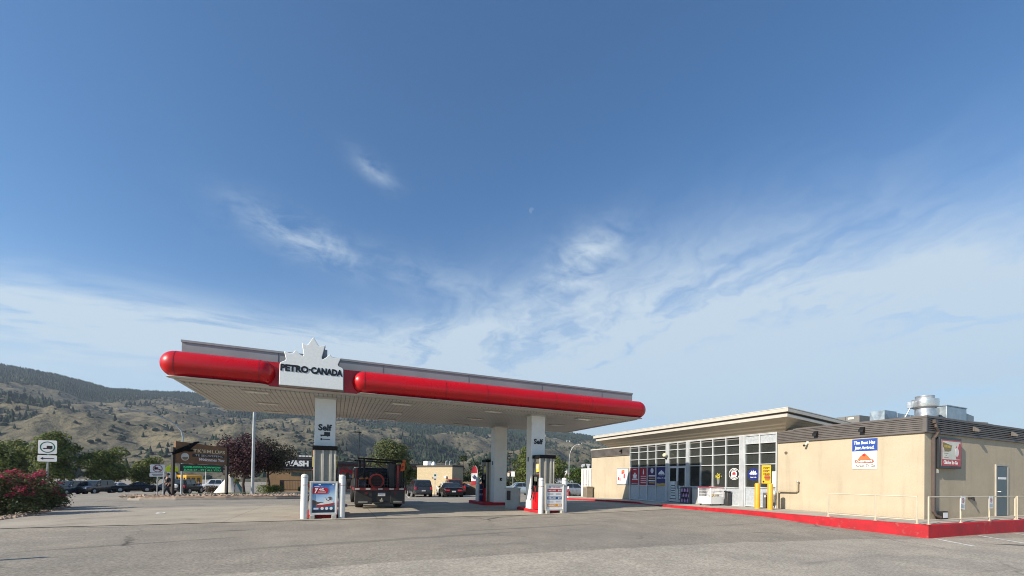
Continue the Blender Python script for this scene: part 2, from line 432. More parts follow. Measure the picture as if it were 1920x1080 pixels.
# ---------------------------------------------------------------- store walk and kerb
def walk_z(y):
    return .35 if y < 13 else .35 - .25 * min(1, (y - 13) / 15.5)
KX = [(16.76, 6.64), (16.42, 10.5), (16.30, 14), (16.3, 17.3), (16.75, 18.6), (17.2, 20.5), (17.0, 24.9), (16.2, 27), (15.2, 31)]
def kerb_x(y):
    for (xa, ya), (xb, yb) in zip(KX, KX[1:]):
        if y <= yb: return xa + (xb - xa) * max(0, (y - ya) / (yb - ya))
    return KX[-1][0]
def walk():
    m = MB(); ys = [6.86 + .4 * i for i in range(61)]
    for y in ys:
        x0 = kerb_x(y) + .16
        for j in range(7): m.v.append((x0 + (19.45 - x0) * j / 6, y, walk_z(y) - (.12 if 17.6 < y < 20.3 and j == 0 else 0)))
    for i in range(len(ys) - 1):
        for j in range(6): a = i * 7 + j; m.f.append((a, a + 1, a + 8, a + 7))
    n = len(m.v); m.box(19.0, 40, 6.86, 8.2, .0, .348)
    o = m.build('sidewalk', M_conc, smooth=40); o['kind'] = 'structure'
    # red painted kerb that grows into a low retaining wall towards the corner
    k = MB(); ys = [6.64] + [6.9 + .4 * i for i in range(58)]
    prof = []
    for y in ys:
        x = kerb_x(y); zt = walk_z(y) + .004; zb = g(x, y) - .08
        if 17.5 < y < 18.4 or 19.9 < y < 20.4: zt -= .05
        if 18.4 <= y <= 19.9: zt = g(x, y) + .03
        prof.append([(x, y, zb), (x, y, zt - .02), (x + .02, y, zt), (x + .16, y, zt), (x + .16, y, zb)])
    for i, q in enumerate(prof):
        k.v += q
        if i:
            for j in range(4): a = (i - 1) * 5 + j; k.f.append((a, a + 1, a + 6, a + 5))
    for xa, xb in [(16.76 + .16 * i, 0) for i in ()]: pass
    base = len(k.v); xs = [16.76 + .6 * i for i in range(40)]
    for i, x in enumerate(xs):
        zb = g(x, 6.64) - .08; k.v += [(x, 6.64, zb), (x, 6.64, .334), (x, 6.66, .354), (x, 6.82, .354), (x, 6.82, zb)]
        if i:
            for j in range(4): a = base + (i - 1) * 5 + j; k.f.append((a, a + 1, a + 6, a + 5))
    o = k.build('kerb', M_redk, smooth=30); o['kind'] = 'structure'
walk()
# parking bay lines by the side wall
def stripe(name, p, q, w):
    p, q = Vector(p), Vector(q); dd = (q - p); n = max(2, int(dd.length / .4)); s = dd.normalized().cross(Zv) * w / 2
    m = MB()
    for i in range(n + 1):
        c = p + dd * i / n
        for e in (c - s, c + s): m.v.append((e.x, e.y, g(e.x, e.y) + .008))
    m.f = [(2 * i, 2 * i + 1, 2 * i + 3, 2 * i + 2) for i in range(n)]
    o = m.build(name, PM('road_paint', (.70, .70, .66), .7, var=.2, scale=8, dirt=.3), smooth=0); o['kind'] = 'structure'
for a, b in [((16.95, 6.55, 0), (16.0, 5.4, 0)), ((19.6, 6.5, 0), (18.1, 4.6, 0)), ((22.2, 6.45, 0), (20.6, 4.4, 0)), ((24.9, 6.4, 0), (23.2, 4.3, 0))]:
    stripe('road_marking', a, b, .10)
for px, Z, px2, Z2 in [(735, 36, 752, 40), (768, 35, 764, 44)]:
    x, y = cam_xy(px, Z); x2, y2 = cam_xy(px2, Z2); stripe('road_marking', (x, y, 0), (x2, y2, 0), .12)

# ---------------------------------------------------------------- hills
def ridge_el(a):
    P_ = [(-75, 7.0), (-45, 8.6), (-28, 9.0), (-24.7, 8.9), (-21.4, 8.2), (-15.7, 8.7), (-8, 8.9), (0, 9.2), (10, 8.6), (20, 7.6), (30, 6.5), (34.2, 5.8), (40, 4.8), (50, 3.6), (60, 2.6), (75, 2), (100, 1.5)]
    for (a0, e0), (a1, e1) in zip(P_, P_[1:]):
        if a <= a1: return e0 + (e1 - e0) * (a - a0) / (a1 - a0)
    return 1.5
R0, R1 = 300., 2300.
def hill_h(a, r):
    t = (r - R0) / (R1 - R0); x, y = r * math.sin(R(a)), r * math.cos(R(a))
    rad = R1 * math.tan(R(ridge_el(a)))
    s = .10 * t + .90 * max(0, t - .12) ** 1.25 / (.88 ** 1.25) if t < 1 else 1 - .5 * (t - 1)
    p = Vector((x / 420, y / 420, 3.1))
    gul = 1 - abs(noise.fractal(p, 1.0, 2.1, 5) * 1.3)
    gul2 = 1 - abs(noise.noise(Vector((x / 150, y / 150, 8.)))) * 1.4
    f3 = noise.fractal(Vector((x / 60, y / 60, 1.)), 1., 2., 4)
    env = max(0, min(1, t * 3.5)) * max(0, 1.15 - t)
    foot = 16 * max(0, noise.noise(Vector((x / 260, y / 260, 4.4)))) * max(0, 1 - abs(t - .16) / .16)
    return -7 + rad * s + env * ((gul - .6) * 82 + (gul2 - .4) * 16 + f3 * 8) * rad / 330 + foot + f3 * 1.5 * min(1, t * 6) + .8
def forest(x, y, t):
    """how wooded the slope is here, 0..1"""
    a = noise.fractal(Vector((x / 330, y / 330, 9.)), 1., 2.2, 5) * .55
    gul = abs(noise.fractal(Vector((x / 420, y / 420, 3.1)), 1.0, 2.1, 5) * 1.3)
    return a + gul * .55 + (t - .56) * 1.15
def hill_mat():
    m = bpy.data.materials.new('dry_hillside'); m.use_nodes = True
    t = m.node_tree; b = t.nodes['Principled BSDF']; k = N(t)
    p = k.new('ShaderNodeTexCoord').outputs['Object']
    a = k.noise(p, .006, 8, .65, .4); f = k.noise(p, .035, 7, .72); s = k.noise(p, .12, 4, .7)
    c = k.mix(k.ramp(a, .38, .64), (.178, .152, .096, 1), (.102, .093, .065, 1))
    c = k.mix(k.ramp(f, .48, .64, 0, .85), c, (.048, .050, .036, 1))
    c = k.mix(k.ramp(s, .50, .62, 0, .65), c, (.036, .040, .030, 1))
    at_ = k.new('ShaderNodeAttribute', attribute_name='wooded')
    wd = k.m('ADD', at_.outputs['Fac'], k.m('MULTIPLY', k.m('SUBTRACT', k.noise(p, .05, 5, .7), .5), .8))
    c = k.mix(k.ramp(wd, .16, .50, 0, .85), c, (.026, .034, .026, 1))
    c = k.mix(k.ramp(k.noise(p, .018, 5, .6), .62, .72, 0, .5), c, (.24, .19, .115, 1))
    k.link(c, b.inputs['Base Color']); b.inputs['Roughness'].default_value = .95; b.inputs['Specular IOR Level'].default_value = .1
    bn = k.new('ShaderNodeBump'); bn.inputs['Strength'].default_value = .8; bn.inputs['Distance'].default_value = 3.
    k.link(k.m('ADD', f, s), bn.inputs['Height']); k.link(bn.outputs[0], b.inputs['Normal'])
    return m
def hills():
    az = [-80 + .35 * i for i in range(530)]; nr = 120
    rr = [R0 + (R1 * 1.12 - R0) * (i / (nr - 1)) ** 1.25 for i in range(nr)]
    m = MB()
    for r in rr:
        for a in az: m.v.append((r * math.sin(R(a)), r * math.cos(R(a)), hill_h(a, r)))
    na = len(az)
    for i in range(nr - 1):
        for j in range(na - 1): q = i * na + j; m.f.append((q, q + 1, q + na + 1, q + na))
    o = m.build('hills', hill_mat(), smooth=180); o['kind'] = 'structure'
    wa = o.data.attributes.new('wooded', 'FLOAT', 'POINT')
    wa.data.foreach_set('value', [forest(v.co.x, v.co.y, (math.hypot(v.co.x, v.co.y) - R0) / (R1 - R0)) for v in o.data.vertices])
    # the pines and scrub that spread over the slopes as one mass
    t_ = MB(); rnd = random.Random(3); n = 0; tries = 0
    while n < 46000 and tries < 400000:
        tries += 1
        a = rnd.uniform(-32, 40); t = rnd.uniform(.03, 1.03) ** .8; r = R0 + (R1 - R0) * t
        x, y = r * math.sin(R(a)), r * math.cos(R(a))
        w = forest(x, y, t)
        if rnd.random() > max(0.035 + .5 * max(0, noise.noise(Vector((x / 90, y / 90, 2.)))) ** 1.5, min(1, (w - .12) * 2.2)) or (t > .2 and rnd.random() > r / R1): continue
        bush = w < .22 and rnd.random() < .75
        h = rnd.uniform(2.5, 6) if bush else rnd.uniform(7, 15); rad = h * (rnd.uniform(.5, .9) if bush else rnd.uniform(.20, .34)); z = hill_h(a, r) - 1.
        ph = rnd.uniform(0, 6.28); k = 5; q = len(t_.v)
        for j in range(k):
            e = ph + j / k * math.tau; rj = rad * rnd.uniform(.75, 1.2); t_.v.append((x + rj * math.cos(e), y + rj * math.sin(e), z + h * rnd.uniform(.12, .3)))
        if bush:
            for j in range(k):
                e = ph + (j + .5) / k * math.tau; rj = rad * rnd.uniform(.6, .95); t_.v.append((x + rj * math.cos(e), y + rj * math.sin(e), z + h * rnd.uniform(.6, .85)))
            t_.v.append((x, y, z + h))
            for j in range(k): t_.f += [(q + j, q + (j + 1) % k, q + k + j), (q + (j + 1) % k, q + k + (j + 1) % k, q + k + j), (q + k + j, q + k + (j + 1) % k, q + 2 * k)]
            n += 1; continue
        t_.v.append((x, y, z + h)); t_.v.append((x, y, z))
        for j in range(k): t_.f += [(q + j, q + (j + 1) % k, q + k), (q + (j + 1) % k, q + j, q + k + 1)]
        n += 1
    o = t_.build('hillside_forest', PM('pine_green', (.026, .040, .026), .95, var=.45, scale=.03, spec=.1), smooth=0)
    tag(o, 'dark pines and scrub scattered over the dry hillsides', 'forest', kind='stuff')
hills()
# ---------------------------------------------------------------- fuel canopy
def soffit_mat():
    m = bpy.data.materials.new('ribbed_soffit'); m.use_nodes = True
    t = m.node_tree; b = t.nodes['Principled BSDF']; k = N(t)
    p = k.new('ShaderNodeTexCoord').outputs['Object']; x, y, z = k.sep(p)
    fr = k.m('FRACT', k.m('DIVIDE', k.m('ADD', x, 50.), .152))
    fy = k.m('FRACT', k.m('DIVIDE', k.m('ADD', y, 50.55), 3.05))
    gr = k.m('MAXIMUM', k.ramp(k.m('ABSOLUTE', k.m('SUBTRACT', fr, .5)), .40, .455), k.m('MULTIPLY', k.ramp(k.m('ABSOLUTE', k.m('SUBTRACT', fy, .5)), .490, .494), .8))
    c = k.mix(k.ramp(k.noise(p, .7, 6, .6), .3, .75), (.47, .47, .445, 1), (.41, .41, .385, 1))
    c = k.mix(k.m('MULTIPLY', gr, .62), c, (.10, .09, .075, 1))
    k.link(c, b.inputs['Base Color']); b.inputs['Roughness'].default_value = .5
    bn = k.new('ShaderNodeBump'); bn.inputs['Strength'].default_value = 1; bn.inputs['Distance'].default_value = .02; bn.invert = True
    k.link(gr, bn.inputs['Height']); k.link(bn.outputs[0], b.inputs['Normal'])
    return m
def red_mat():
    m = bpy.data.materials.new('red_plastic'); m.use_nodes = True
    t = m.node_tree; b = t.nodes['Principled BSDF']; k = N(t)
    p = k.new('ShaderNodeTexCoord').outputs['Object']
    n = k.noise(p, 1.2, 6, .65); f = k.noise(p, 60, 3, .7)
    c = k.mix(k.ramp(n, .3, .7), (.56, .003, .007, 1), (.48, .004, .009, 1))
    c = k.mix(k.ramp(f, .42, .72, 0, .55), c, (.33, .006, .010, 1))
    sm = k.new('ShaderNodeMapping'); sm.inputs['Scale'].default_value = (5, .3, .3); k.link(p, sm.inputs[0])
    c = k.mix(k.ramp(k.noise(sm.outputs[0], 1.3, 5, .65), .50, .78, 0, .30), c, (.30, .03, .03, 1))
    k.link(c, b.inputs['Base Color']); b.inputs['Specular IOR Level'].default_value = .35
    k.link(k.ramp(n, .3, .7, .22, .42), b.inputs['Roughness']); b.inputs['Coat Weight'].default_value = .22; b.inputs['Coat Roughness'].default_value = .06
    bn = k.new('ShaderNodeBump'); bn.inputs['Strength'].default_value = .10; bn.inputs['Distance'].default_value = .02
    k.link(k.noise(p, 3.5, 3, .5), bn.inputs['Height']); k.link(bn.outputs[0], b.inputs['Normal'])
    return m
M_red = red_mat()
M_par = PM('parapet_grey', (.27, .275, .28), .55, .25, var=.10, scale=.8, dirt=.15)
M_trim = PM('soffit_trim', (.47, .46, .43), .5, var=.06)
M_blackl = PM('black_letters', (.008, .008, .010), .4, var=.1)
cx0, cx1, cy0, cy1 = -4.62, 13.40, 16.07, 22.75
canopy = thing('gas_canopy', 'long white fuel canopy with glossy red rounded bumpers over the pumps', 'canopy', (4.4, 19.4, 0.06))
def capsule(x0, x1, y, z, r, n=26):
    pr = []
    for i in range(9): q = math.pi / 2 * i / 8; pr.append((r * math.sin(q) + .0005, x0 + r - r * math.cos(q)))
    for i in range(9): q = math.pi / 2 * i / 8; pr.append((r * math.cos(q) + .0005, x1 - r + r * math.sin(q)))
    return pr
def bumpers():
    for x0, x1, seams in [(-5.06, -1.93, (-4.62, -2.36)), (.50, 13.83, (.93, 3.9, 5.6, 8.75, 10.6, 13.4))]:
        m = MB(); m.lathe(capsule(x0, x1, 0, 0, .412), (0, cy0, 4.99), 28, 'x'); b = m.build('bumper', M_red, canopy, smooth=50)
        for x in seams: MB().lathe([(.408, x - .011), (.4155, x - .011), (.4155, x + .011), (.408, x + .011)], (0, cy0, 4.99), 28, 'x').build('joint', PM('dark_red', (.20, .006, .010), .4), b, smooth=50)
        c = MB(); c.lathe([(r, h) for r, h in capsule(x0 + .05, x1 - .05, 0, 0, .36)], (0, 0, 0), 24, 'x')
        # pale tray under the bumper, round-ended like it
        n = 10; pts = []
        for i in range(n + 1): q = math.pi / 2 + math.pi * i / n; pts.append((x0 + .45 + .28 * math.cos(q), .28 * math.sin(q)))
        for i in range(n + 1): q = -math.pi / 2 + math.pi * i / n; pts.append((x1 - .45 + .28 * math.cos(q), .28 * math.sin(q)))
        MB().prism(pts, (0, cy0 + .0, 4.566), X, Y, (0, 0, .011)).build('bumper_tray', M_trim, canopy, smooth=30)
bumpers()
m = MB(); m.box(cx0 - .02, cx1 + .02, cy0, cy0 + .05, 4.585, 5.40)
for xa in (cx0 - .02, cx1 - .03): m.box(xa, xa + .05, cy0 + .05, cy1 - .05, 4.585, 5.40)
m.box(cx0 - .02, cx1 + .02, cy1 - .05, cy1, 4.585, 5.40); m.build('fascia', M_red, canopy)
m = MB(); m.box(cx0, cx1, cy0 + .33, cy0 + .36, 5.2, 5.80); m.box(cx0, cx1, cy1 - .36, cy1 - .33, 5.2, 5.80)
m.box(cx0, cx0 + .03, cy0 + .36, cy1 - .36, 5.2, 5.80); m.box(cx1 - .03, cx1, cy0 + .36, cy1 - .36, 5.2, 5.80)
par = m.build('parapet', M_par, canopy)
m = MB(); m.box(cx0 - .02, cx1 + .02, cy0 + .30, cy0 + .40, 5.80, 5.87); m.box(cx0 - .02, cx1 + .02, cy1 - .40, cy1 - .30, 5.80, 5.87)
m.box(cx0 - .02, cx0 + .06, cy0 + .4, cy1 - .4, 5.80, 5.87); m.box(cx1 - .06, cx1 + .02, cy0 + .4, cy1 - .4, 5.80, 5.87); m.build('coping', M_par, par)
for x in (-1.9, 1.6, 5.0, 8.4, 11.6): MB().box(x - .006, x + .006, cy0 + .322, cy0 + .33, 5.36, 5.80).build('panel_joint', PM('joint_grey', (.10, .10, .10), .6), par)
MB().box(cx0 + .05, cx1 - .05, cy0 + .36, cy1 - .36, 5.3, 5.34).build('roof', M_grey, canopy)
MB().box(cx0, cx1, cy0 + .42, cy1 - .10, 4.50, 4.56).build('soffit', soffit_mat(), canopy)
m = MB(); m.box(cx0 - .03, cx1 + .03, cy0 + .05, cy0 + .42, 4.545, 4.583)
m.box(cx0 - .10, cx0, cy0 + .05, cy1 + .02, 4.515, 4.583); m.box(cx1, cx1 + .10, cy0 + .05, cy1 + .02, 4.515, 4.583); m.box(cx0, cx1, cy1 - .10, cy1 + .02, 4.51, 4.583)
m.build('soffit_edge', M_trim, canopy, bevel=.01)
for xa in (cx0 + .16, cx1 - .22): MB().box(xa, xa + .06, cy0 + .5, cy1 - .2, 4.47, 4.50).build('soffit_rail', M_trim, canopy)
for x in (-2.6, 2.4, 6.3, 10.95):
    for y in (16.95, 19.55, 22.0):
        f = MB().box(x - .42, x + .42, y - .16, y + .16, 4.462, 4.50).build('light_fixture', PM('fixture_frame', (.40, .38, .34), .5), canopy, bevel=.01)
        MB().box(x - .36, x + .36, y - .115, y + .115, 4.452, 4.462).build('lens', PM('lamp_lens', (.72, .71, .66), .25), f)
# columns
def column(x0, x1, y0, y1, z0):
    c = MB().box(x0, x1, y0, y1, z0, 4.50).build('column', M_white, canopy, bevel=.012)
    MB().box(x0 - .03, x1 + .03, y0 - .03, y1 + .03, 4.42, 4.498).build('collar', M_trim, c)
    return c
TRUCK = [(0, .12), (.05, .12), (.05, .06), (.12, .06), (.14, .0), (.20, .0), (.22, .06), (.72, .06), (.74, 0), (.82, 0), (.84, .06), (1, .06), (1, .5), (.42, .5), (.42, .2), (.06, .19)]
ARROW = [(0, .5), (.2, .8), (.2, .58), (1, .58), (1, .42), (.2, .42), (.2, .2)]
cl = column(-.73, -.02, 16.90, 17.45, .2)
m = MB(); lettering(m, 'Self', (-.375, 16.895, 3.25), X, Zv, w=.46, bold=.035)
m.prism([(a * .34, b * .34) for a, b in TRUCK], (-.545, 16.895, 3.02), X, Zv, (0, -.006, 0)); m.prism([(a * .34, (b - .5) * .16) for a, b in ARROW], (-.545, 16.895, 2.92), X, Zv, (0, -.006, 0))
m.build('lettering', M_blackl, cl, smooth=0)
cr = column(8.14, 8.83, 16.85, 17.38, .2)
m = MB(); lettering(m, 'Self', (8.49, 16.845, 3.16), X, Zv, w=.46, bold=.035); m.build('lettering', M_blackl, cr, smooth=0)
MB().box(8.13, 8.138, 17.08, 17.22, 2.36, 2.56).build('label_plate', PM('blue_grey_plate', (.10, .14, .18), .5), cr)
cb = column(8.17, 8.91, 21.60, 22.2, .2)
MB().box(8.162, 8.168, 21.82, 22.0, 2.30, 2.52).build('label_plate', PM('blue_grey_plate', (.10, .14, .18), .5), cb)
bx = MB().box(8.50, 8.62, 21.54, 21.60, 1.42, 1.58).build('emergency_stop', M_black, cb, bevel=.008)
MB().lathe([(.03, 0), (.03, -.03)], (8.59, 21.54, 1.5), 12, 'y').build('button', PM('pale_button', (.6, .5, .45), .4), bx)
column(-.73, -.02, 21.60, 22.2, .2)
m = MB(); m.tube([(8.45, 22.0, 4.5), (8.45, 21.9, 4.42), (8.4, 21.75, 4.40)], .03, 8); m.build('camera', M_black, canopy)
# the leaf sign
LEAF = [(-1.8, 4.58), (-1.79, 5.29), (-1.76, 5.35), (-1.65, 5.41), (-1.62, 5.44), (-1.61, 5.48), (-1.67, 5.73), (-1.50, 5.685), (-1.43, 5.69), (-1.38, 5.73), (-1.33, 5.83), (-1.20, 5.70), (-1.13, 5.65), (-1.09, 5.65), (-1.07, 5.70), (-1.14, 6.11),
        (-1.03, 6.045), (-.98, 6.04), (-.94, 6.07), (-.78, 6.35), (-.64, 6.11), (-.59, 6.06), (-.54, 6.065), (-.40, 6.11), (-.50, 5.68), (-.49, 5.62), (-.46, 5.61), (-.39, 5.66), (-.24, 5.81), (-.18, 5.72), (-.13, 5.70), (.12, 5.72), (.03, 5.50), (.035, 5.45), (.06, 5.42), (.17, 5.38), (.20, 5.34), (.21, 5.29), (.22, 4.585)]
ls = thing('leaf_sign', 'white maple leaf shaped sign with black lettering on the canopy edge', 'sign', (-.79, 15.9, 4.58))
def shrink(pts, dd):
    n = len(pts); o = []
    for i in range(n):
        a, b, c = Vector(pts[i - 1]), Vector(pts[i]), Vector(pts[(i + 1) % n])
        e1, e2 = (b - a).normalized(), (c - b).normalized(); n1, n2 = Vector((e1.y, -e1.x)), Vector((e2.y, -e2.x))
        q = n1 + n2; q = q / max(.5, q.length_squared) * 2 if q.length > .2 else n1
        o.append(tuple(b + q * dd / 1))
    return o
MB().prism(LEAF, (0, 16.06, 0), X, Zv, (0, -.26, 0)).build('sign_body', PM('sign_edge', (.20, .21, .21), .5), ls, smooth=0)
MB().prism([(-.785 + (a + .785) * .985, 5.3 + (b - 5.3) * .988) for a, b in LEAF], (0, 15.80, 0), X, Zv, (0, -.05, 0)).build('sign_face', PM('leaf_white', (.78, .79, .76), .45, var=.05, scale=14), ls, bevel=.014, smooth=20)
m = MB()
for i, (st, xa, xb) in enumerate((('PETRO', -1.755, -.905), ('CANADA', -.835, .175))): lettering(m, st, ((xa + xb) / 2, 15.748, 5.082), X, Zv, w=xb - xa, h=.215, bold=.06, depth=.008)
m.box(-.90, -.838, 15.742, 15.748, 5.165, 5.215); m.build('lettering', M_blackl, ls, smooth=0)
MB().box(-.52, -.34, 16.02, 16.2, 5.55, 6.02).build('transformer_box', M_grey, ls)

# ---------------------------------------------------------------- pump islands, bollards, poster boards, dispensers
def island(x0, x1, y0, y1, label):
    zt = .21; n = 6; pts = []
    for cx, cy, a in ((x1 - .25, y1 - .25, 0), (x0 + .25, y1 - .25, 90), (x0 + .25, y0 + .25, 180), (x1 - .25, y0 + .25, 270)):
        for i in range(n + 1): q = R(a + 90 * i / n); pts.append((cx + .25 * math.cos(q), cy + .25 * math.sin(q)))
    o = MB().prism(pts, (0, 0, -.05), X, Y, (0, 0, zt + .05)).build('pump_island', M_redk, None, bevel=.02)
    tag(o, label, 'island', 'red pump islands')
island(8.08, 9.5, 15.97, 18.4, 'red kerbed pump island under the white column marked Self with no arrow')
island(-.98, .35, 16.05, 18.4, 'red kerbed pump island mostly hidden behind the kayak poster board')
island(7.45, 9.1, 21.2, 24.2, 'red kerbed pump island in the canopy shade beside the concrete waste bin')
island(-.98, .35, 21.2, 24.2, 'red kerbed pump island hidden behind the front left column')
def bollard(x, y, label, grp='white bollards at the pump islands', h=1.53, mat=None, name='bollard'):
    z = g(x, y); o = thing(name, label, 'bollard', (x, y, z), 0, grp)
    MB().lathe([(.112, 0), (.112, h - .04), (.10, h - .01), (.06, h + .015), (.001, h + .02)], (0, 0, 0), 20).build('post', mat or M_white, o, local=True, smooth=40)
    MB().lathe([(.118, h - .36), (.118, h - .345)], (0, 0, 0), 20).build('band', PM('band_red', (.35, .10, .08), .5), o, local=True)
    MB().lathe([(.119, h - .10), (.119, h - .09)], (0, 0, 0), 20).build('cap_ring', M_grey, o, local=True)
    return o
bollard(-.96, 15.9, 'white bollard left of the kayak poster, in full sun')
bollard(.24, 15.92, 'white bollard between the kayak poster and the flatbed truck')
bollard(8.18, 15.9, 'white bollard left of the white price board, at the red island corner')
bollard(9.36, 15.95, 'white bollard right of the white price board')
bollard(7.62, 22.85, 'white bollard in the shade at the far pump, before the flag banner')
def poster_board(x0, x1, y, z0, label, art):
    o = thing('poster_board', label, 'poster board', ((x0 + x1) / 2, y, .06), 0, 'poster boards at the pump islands')
    z1 = z0 + 1.285
    m = MB(); m.box(x0, x1, y, y + .09, z0 + .12, z0 + .175); m.box(x0, x1, y, y + .09, z1 - .05, z1); m.box(x0, x0 + .05, y, y + .09, z0 + .175, z1 - .05); m.box(x1 - .05, x1, y, y + .09, z0 + .175, z1 - .05)
    m.build('frame', PM('frame_alu', (.62, .61, .56), .4, .25), o, bevel=.006)
    for xa in (x0 + .02, x1 - .18): MB().box(xa, xa + .16, y - .10, y + .20, z0 - .03, z0 + .12).build('foot', PM('foot_grey', (.36, .35, .31), .7), o, bevel=.02)
    MB().box(x0 + .05, x1 - .05, y + .035, y + .07, z0 + .175, z1 - .05).build('panel', PM('poster_white', (.78, .78, .77), .4, var=.02), o)
    art(o, x0 + .085, x1 - .085, y + .034, z0 + .195, z1 - .075)
    return o
def flat(o, name, mat, pts, org, u, v, d=.003):
    u, v = Vector(u), Vector(v)
    return MB().prism(pts, org, u, v, u.cross(v) * d).build(name, mat, o, smooth=0)
def rect(a, b, c, d): return [(a, c), (b, c), (b, d), (a, d)]
def pill(x0, x1, y0, y1, n=8):
    r = (y1 - y0) / 2; p = [(x0, y0)]
    for i in range(n + 1): q = -math.pi / 2 + math.pi * i / n; p.append((x1 - r + r * math.cos(q), y0 + r + r * math.sin(q)))
    return p + [(x0, y1)]
def disc(cx, cy, r, n=16, sy=1.): return [(cx + r * math.cos(i / n * math.tau), cy + r * sy * math.sin(i / n * math.tau)) for i in range(n)]
def sky_print():
    m = bpy.data.materials.new('printed_sky'); m.use_nodes = True; t = m.node_tree; k = N(t); b = t.nodes['Principled BSDF']
    p = k.new('ShaderNodeTexCoord').outputs['Object']; x, y, z = k.sep(p)
    c = k.mix(k.ramp(k.m('ADD', z, k.m('MULTIPLY', x, -.35)), .60, 1.15), (.50, .66, .78, 1), (.02, .14, .42, 1))
    c = k.mix(k.ramp(k.noise(p, 5, 5, .6), .5, .7, 0, .4), c, (.55, .68, .78, 1))
    k.link(c, b.inputs['Base Color']); b.inputs['Roughness'].default_value = .3; return m
def kayak_art(o, x0, x1, y, z0, z1):
    w, h = x1 - x0, z1 - z0
    C = lambda n, c: PM('print_' + n, c, .35, var=.04)
    L = [0]
    def a(name, mat, pts):
        L[0] += 1; flat(o, name, mat, [(p * w, q * h) for p, q in pts], (x0, y - .0012 * L[0], z0), X, Zv, .0011)
    a('poster_sky', sky_print(), rect(0, 1, 0, 1))
    a('poster_hill', C('hill', (.12, .07, .055)), [(0, .22), (.62, .22), (.60, .30), (.42, .37), (.25, .36), (.10, .42), (0, .44)])
    a('poster_water', C('water', (.035, .12, .20)), rect(0, 1, .0, .26))
    a('poster_footer', C('navy', (.012, .022, .045)), rect(0, 1, 0, .09))
    a('poster_boat', C('boat', (.42, .03, .03)), [(.16, .20), (.36, .18), (.98, .27), (.99, .33), (.72, .33), (.40, .27), (.20, .26)])
    a('poster_figure', C('shirt', (.74, .72, .68)), [(.18, .27), (.40, .34), (.52, .33), (.55, .50), (.66, .47), (.76, .44), (.90, .40), (.92, .33), (.70, .30), (.42, .27)])
    a('poster_figure_dark', C('skin', (.16, .08, .06)), [(.74, .43), (.79, .42), (.85, .46), (.85, .53), (.78, .55), (.66, .51), (.75, .50)])
    a('poster_paddle', C('paddle', (.05, .05, .06)), [(.54, .53), (.57, .52), (.62, .43), (.76, .39), (.76, .41), (.64, .45)])
    a('poster_pill', C('pill', (.50, .015, .03)), pill(0, .70, .65, .86))
    for i in range(3): a('poster_disc', C('white', (.76, .76, .76)), disc(.44 + .2 * i, .145, .072, 16, w / h))
    a('poster_strip', C('pale', (.55, .6, .75)), rect(.06, .28, .11, .17))
    m = MB(); yy = y - .0012 * (L[0] + 1)
    lettering(m, '7', (x0 + .17 * w, yy, z0 + .685 * h), X, Zv, h=.15 * h, w=.16 * w, bold=.05, depth=.002, shear=.15)
    lettering(m, '\u00a2/L', (x0 + .40 * w, yy, z0 + .755 * h), X, Zv, h=.085 * h, w=.27 * w, bold=.04, depth=.002, shear=.15)
    m.box(x0 + .24 * w, x0 + .60 * w, yy - .001, yy, z0 + .695 * h, z0 + .715 * h); m.box(x0 + .08 * w, x0 + .30 * w, yy - .001, yy, z0 + .885 * h, z0 + .90 * h)
    m.box(x0 + .26 * w, x0 + .36 * w, yy - .001, yy, z0 + .95 * h, z0 + .98 * h); m.box(x0 + .88 * w, x0 + .96 * w, yy - .001, yy, z0 + .95 * h, z0 + .98 * h)
    m.build('lettering', M_wht, o, smooth=0)
poster_board(-.79, .095, 15.80, .083, 'kayak poster board with red seven cents pill between two white bollards', kayak_art)
def wash_art(o, x0, x1, y, z0, z1):
    w, h = x1 - x0, z1 - z0
    C = lambda n, c: PM('print_' + n, c, .35, var=.04)
    red, blu, org = C('bandred', (.42, .03, .03)), C('bandblue', (.02, .09, .24)), C('bandorange', (.70, .30, .03))
    for q, mt in ((.72, red), (.40, blu), (.09, org)): flat(o, 'poster_band', mt, rect(.03 * w, .97 * w, q * h, (q + .125) * h), (x0, y - .001, z0), X, Zv, .001)
    m = MB()
    for q, st, pr in ((.72, 'DELUXE', '$15'), (.40, 'DELUXE', '$14'), (.09, 'BASIC', '$10')):
        lettering(m, st, (x0 + .07 * w, y - .0035, z0 + (q + .035) * h), X, Zv, h=.055 * h, w=.50 * w, bold=.03, depth=.002, align='L'); lettering(m, pr, (x0 + .83 * w, y - .0035, z0 + (q + .035) * h), X, Zv, h=.06 * h, w=.22 * w, bold=.03, depth=.002)
    m.build('lettering', M_wht, o, smooth=0)
    m = MB(); lettering(m, 'CAR WASH', (x0 + .60 * w, y - .002, z0 + .905 * h), X, Zv, h=.045 * h, w=.5 * w, bold=.02, depth=.002); m.build('heading', C('dullred', (.36, .10, .07)), o, smooth=0)
    m = MB(); m.prism([(a * .07, b * .07) for a, b in [(-1, .3), (0, .6), (1, .2), (.3, -.8), (-.4, -.5)]], (x0 + .20 * w, y - .0005, z0 + .925 * h), X, Zv, (0, -.002, 0))
    for q in (.64, .60, .32, .28):
        for a, b in ((.08, .42), (.58, .90)): m.box(x0 + a * w, x0 + b * w, y - .002, y - .0005, z0 + q * h, z0 + (q + .014) * h)
    m.build('small_print', C('greytext', (.30, .27, .28)), o, smooth=0)
poster_board(8.345, 9.27, 15.80, .085, 'white car wash price board with red, blue and orange bands', wash_art)

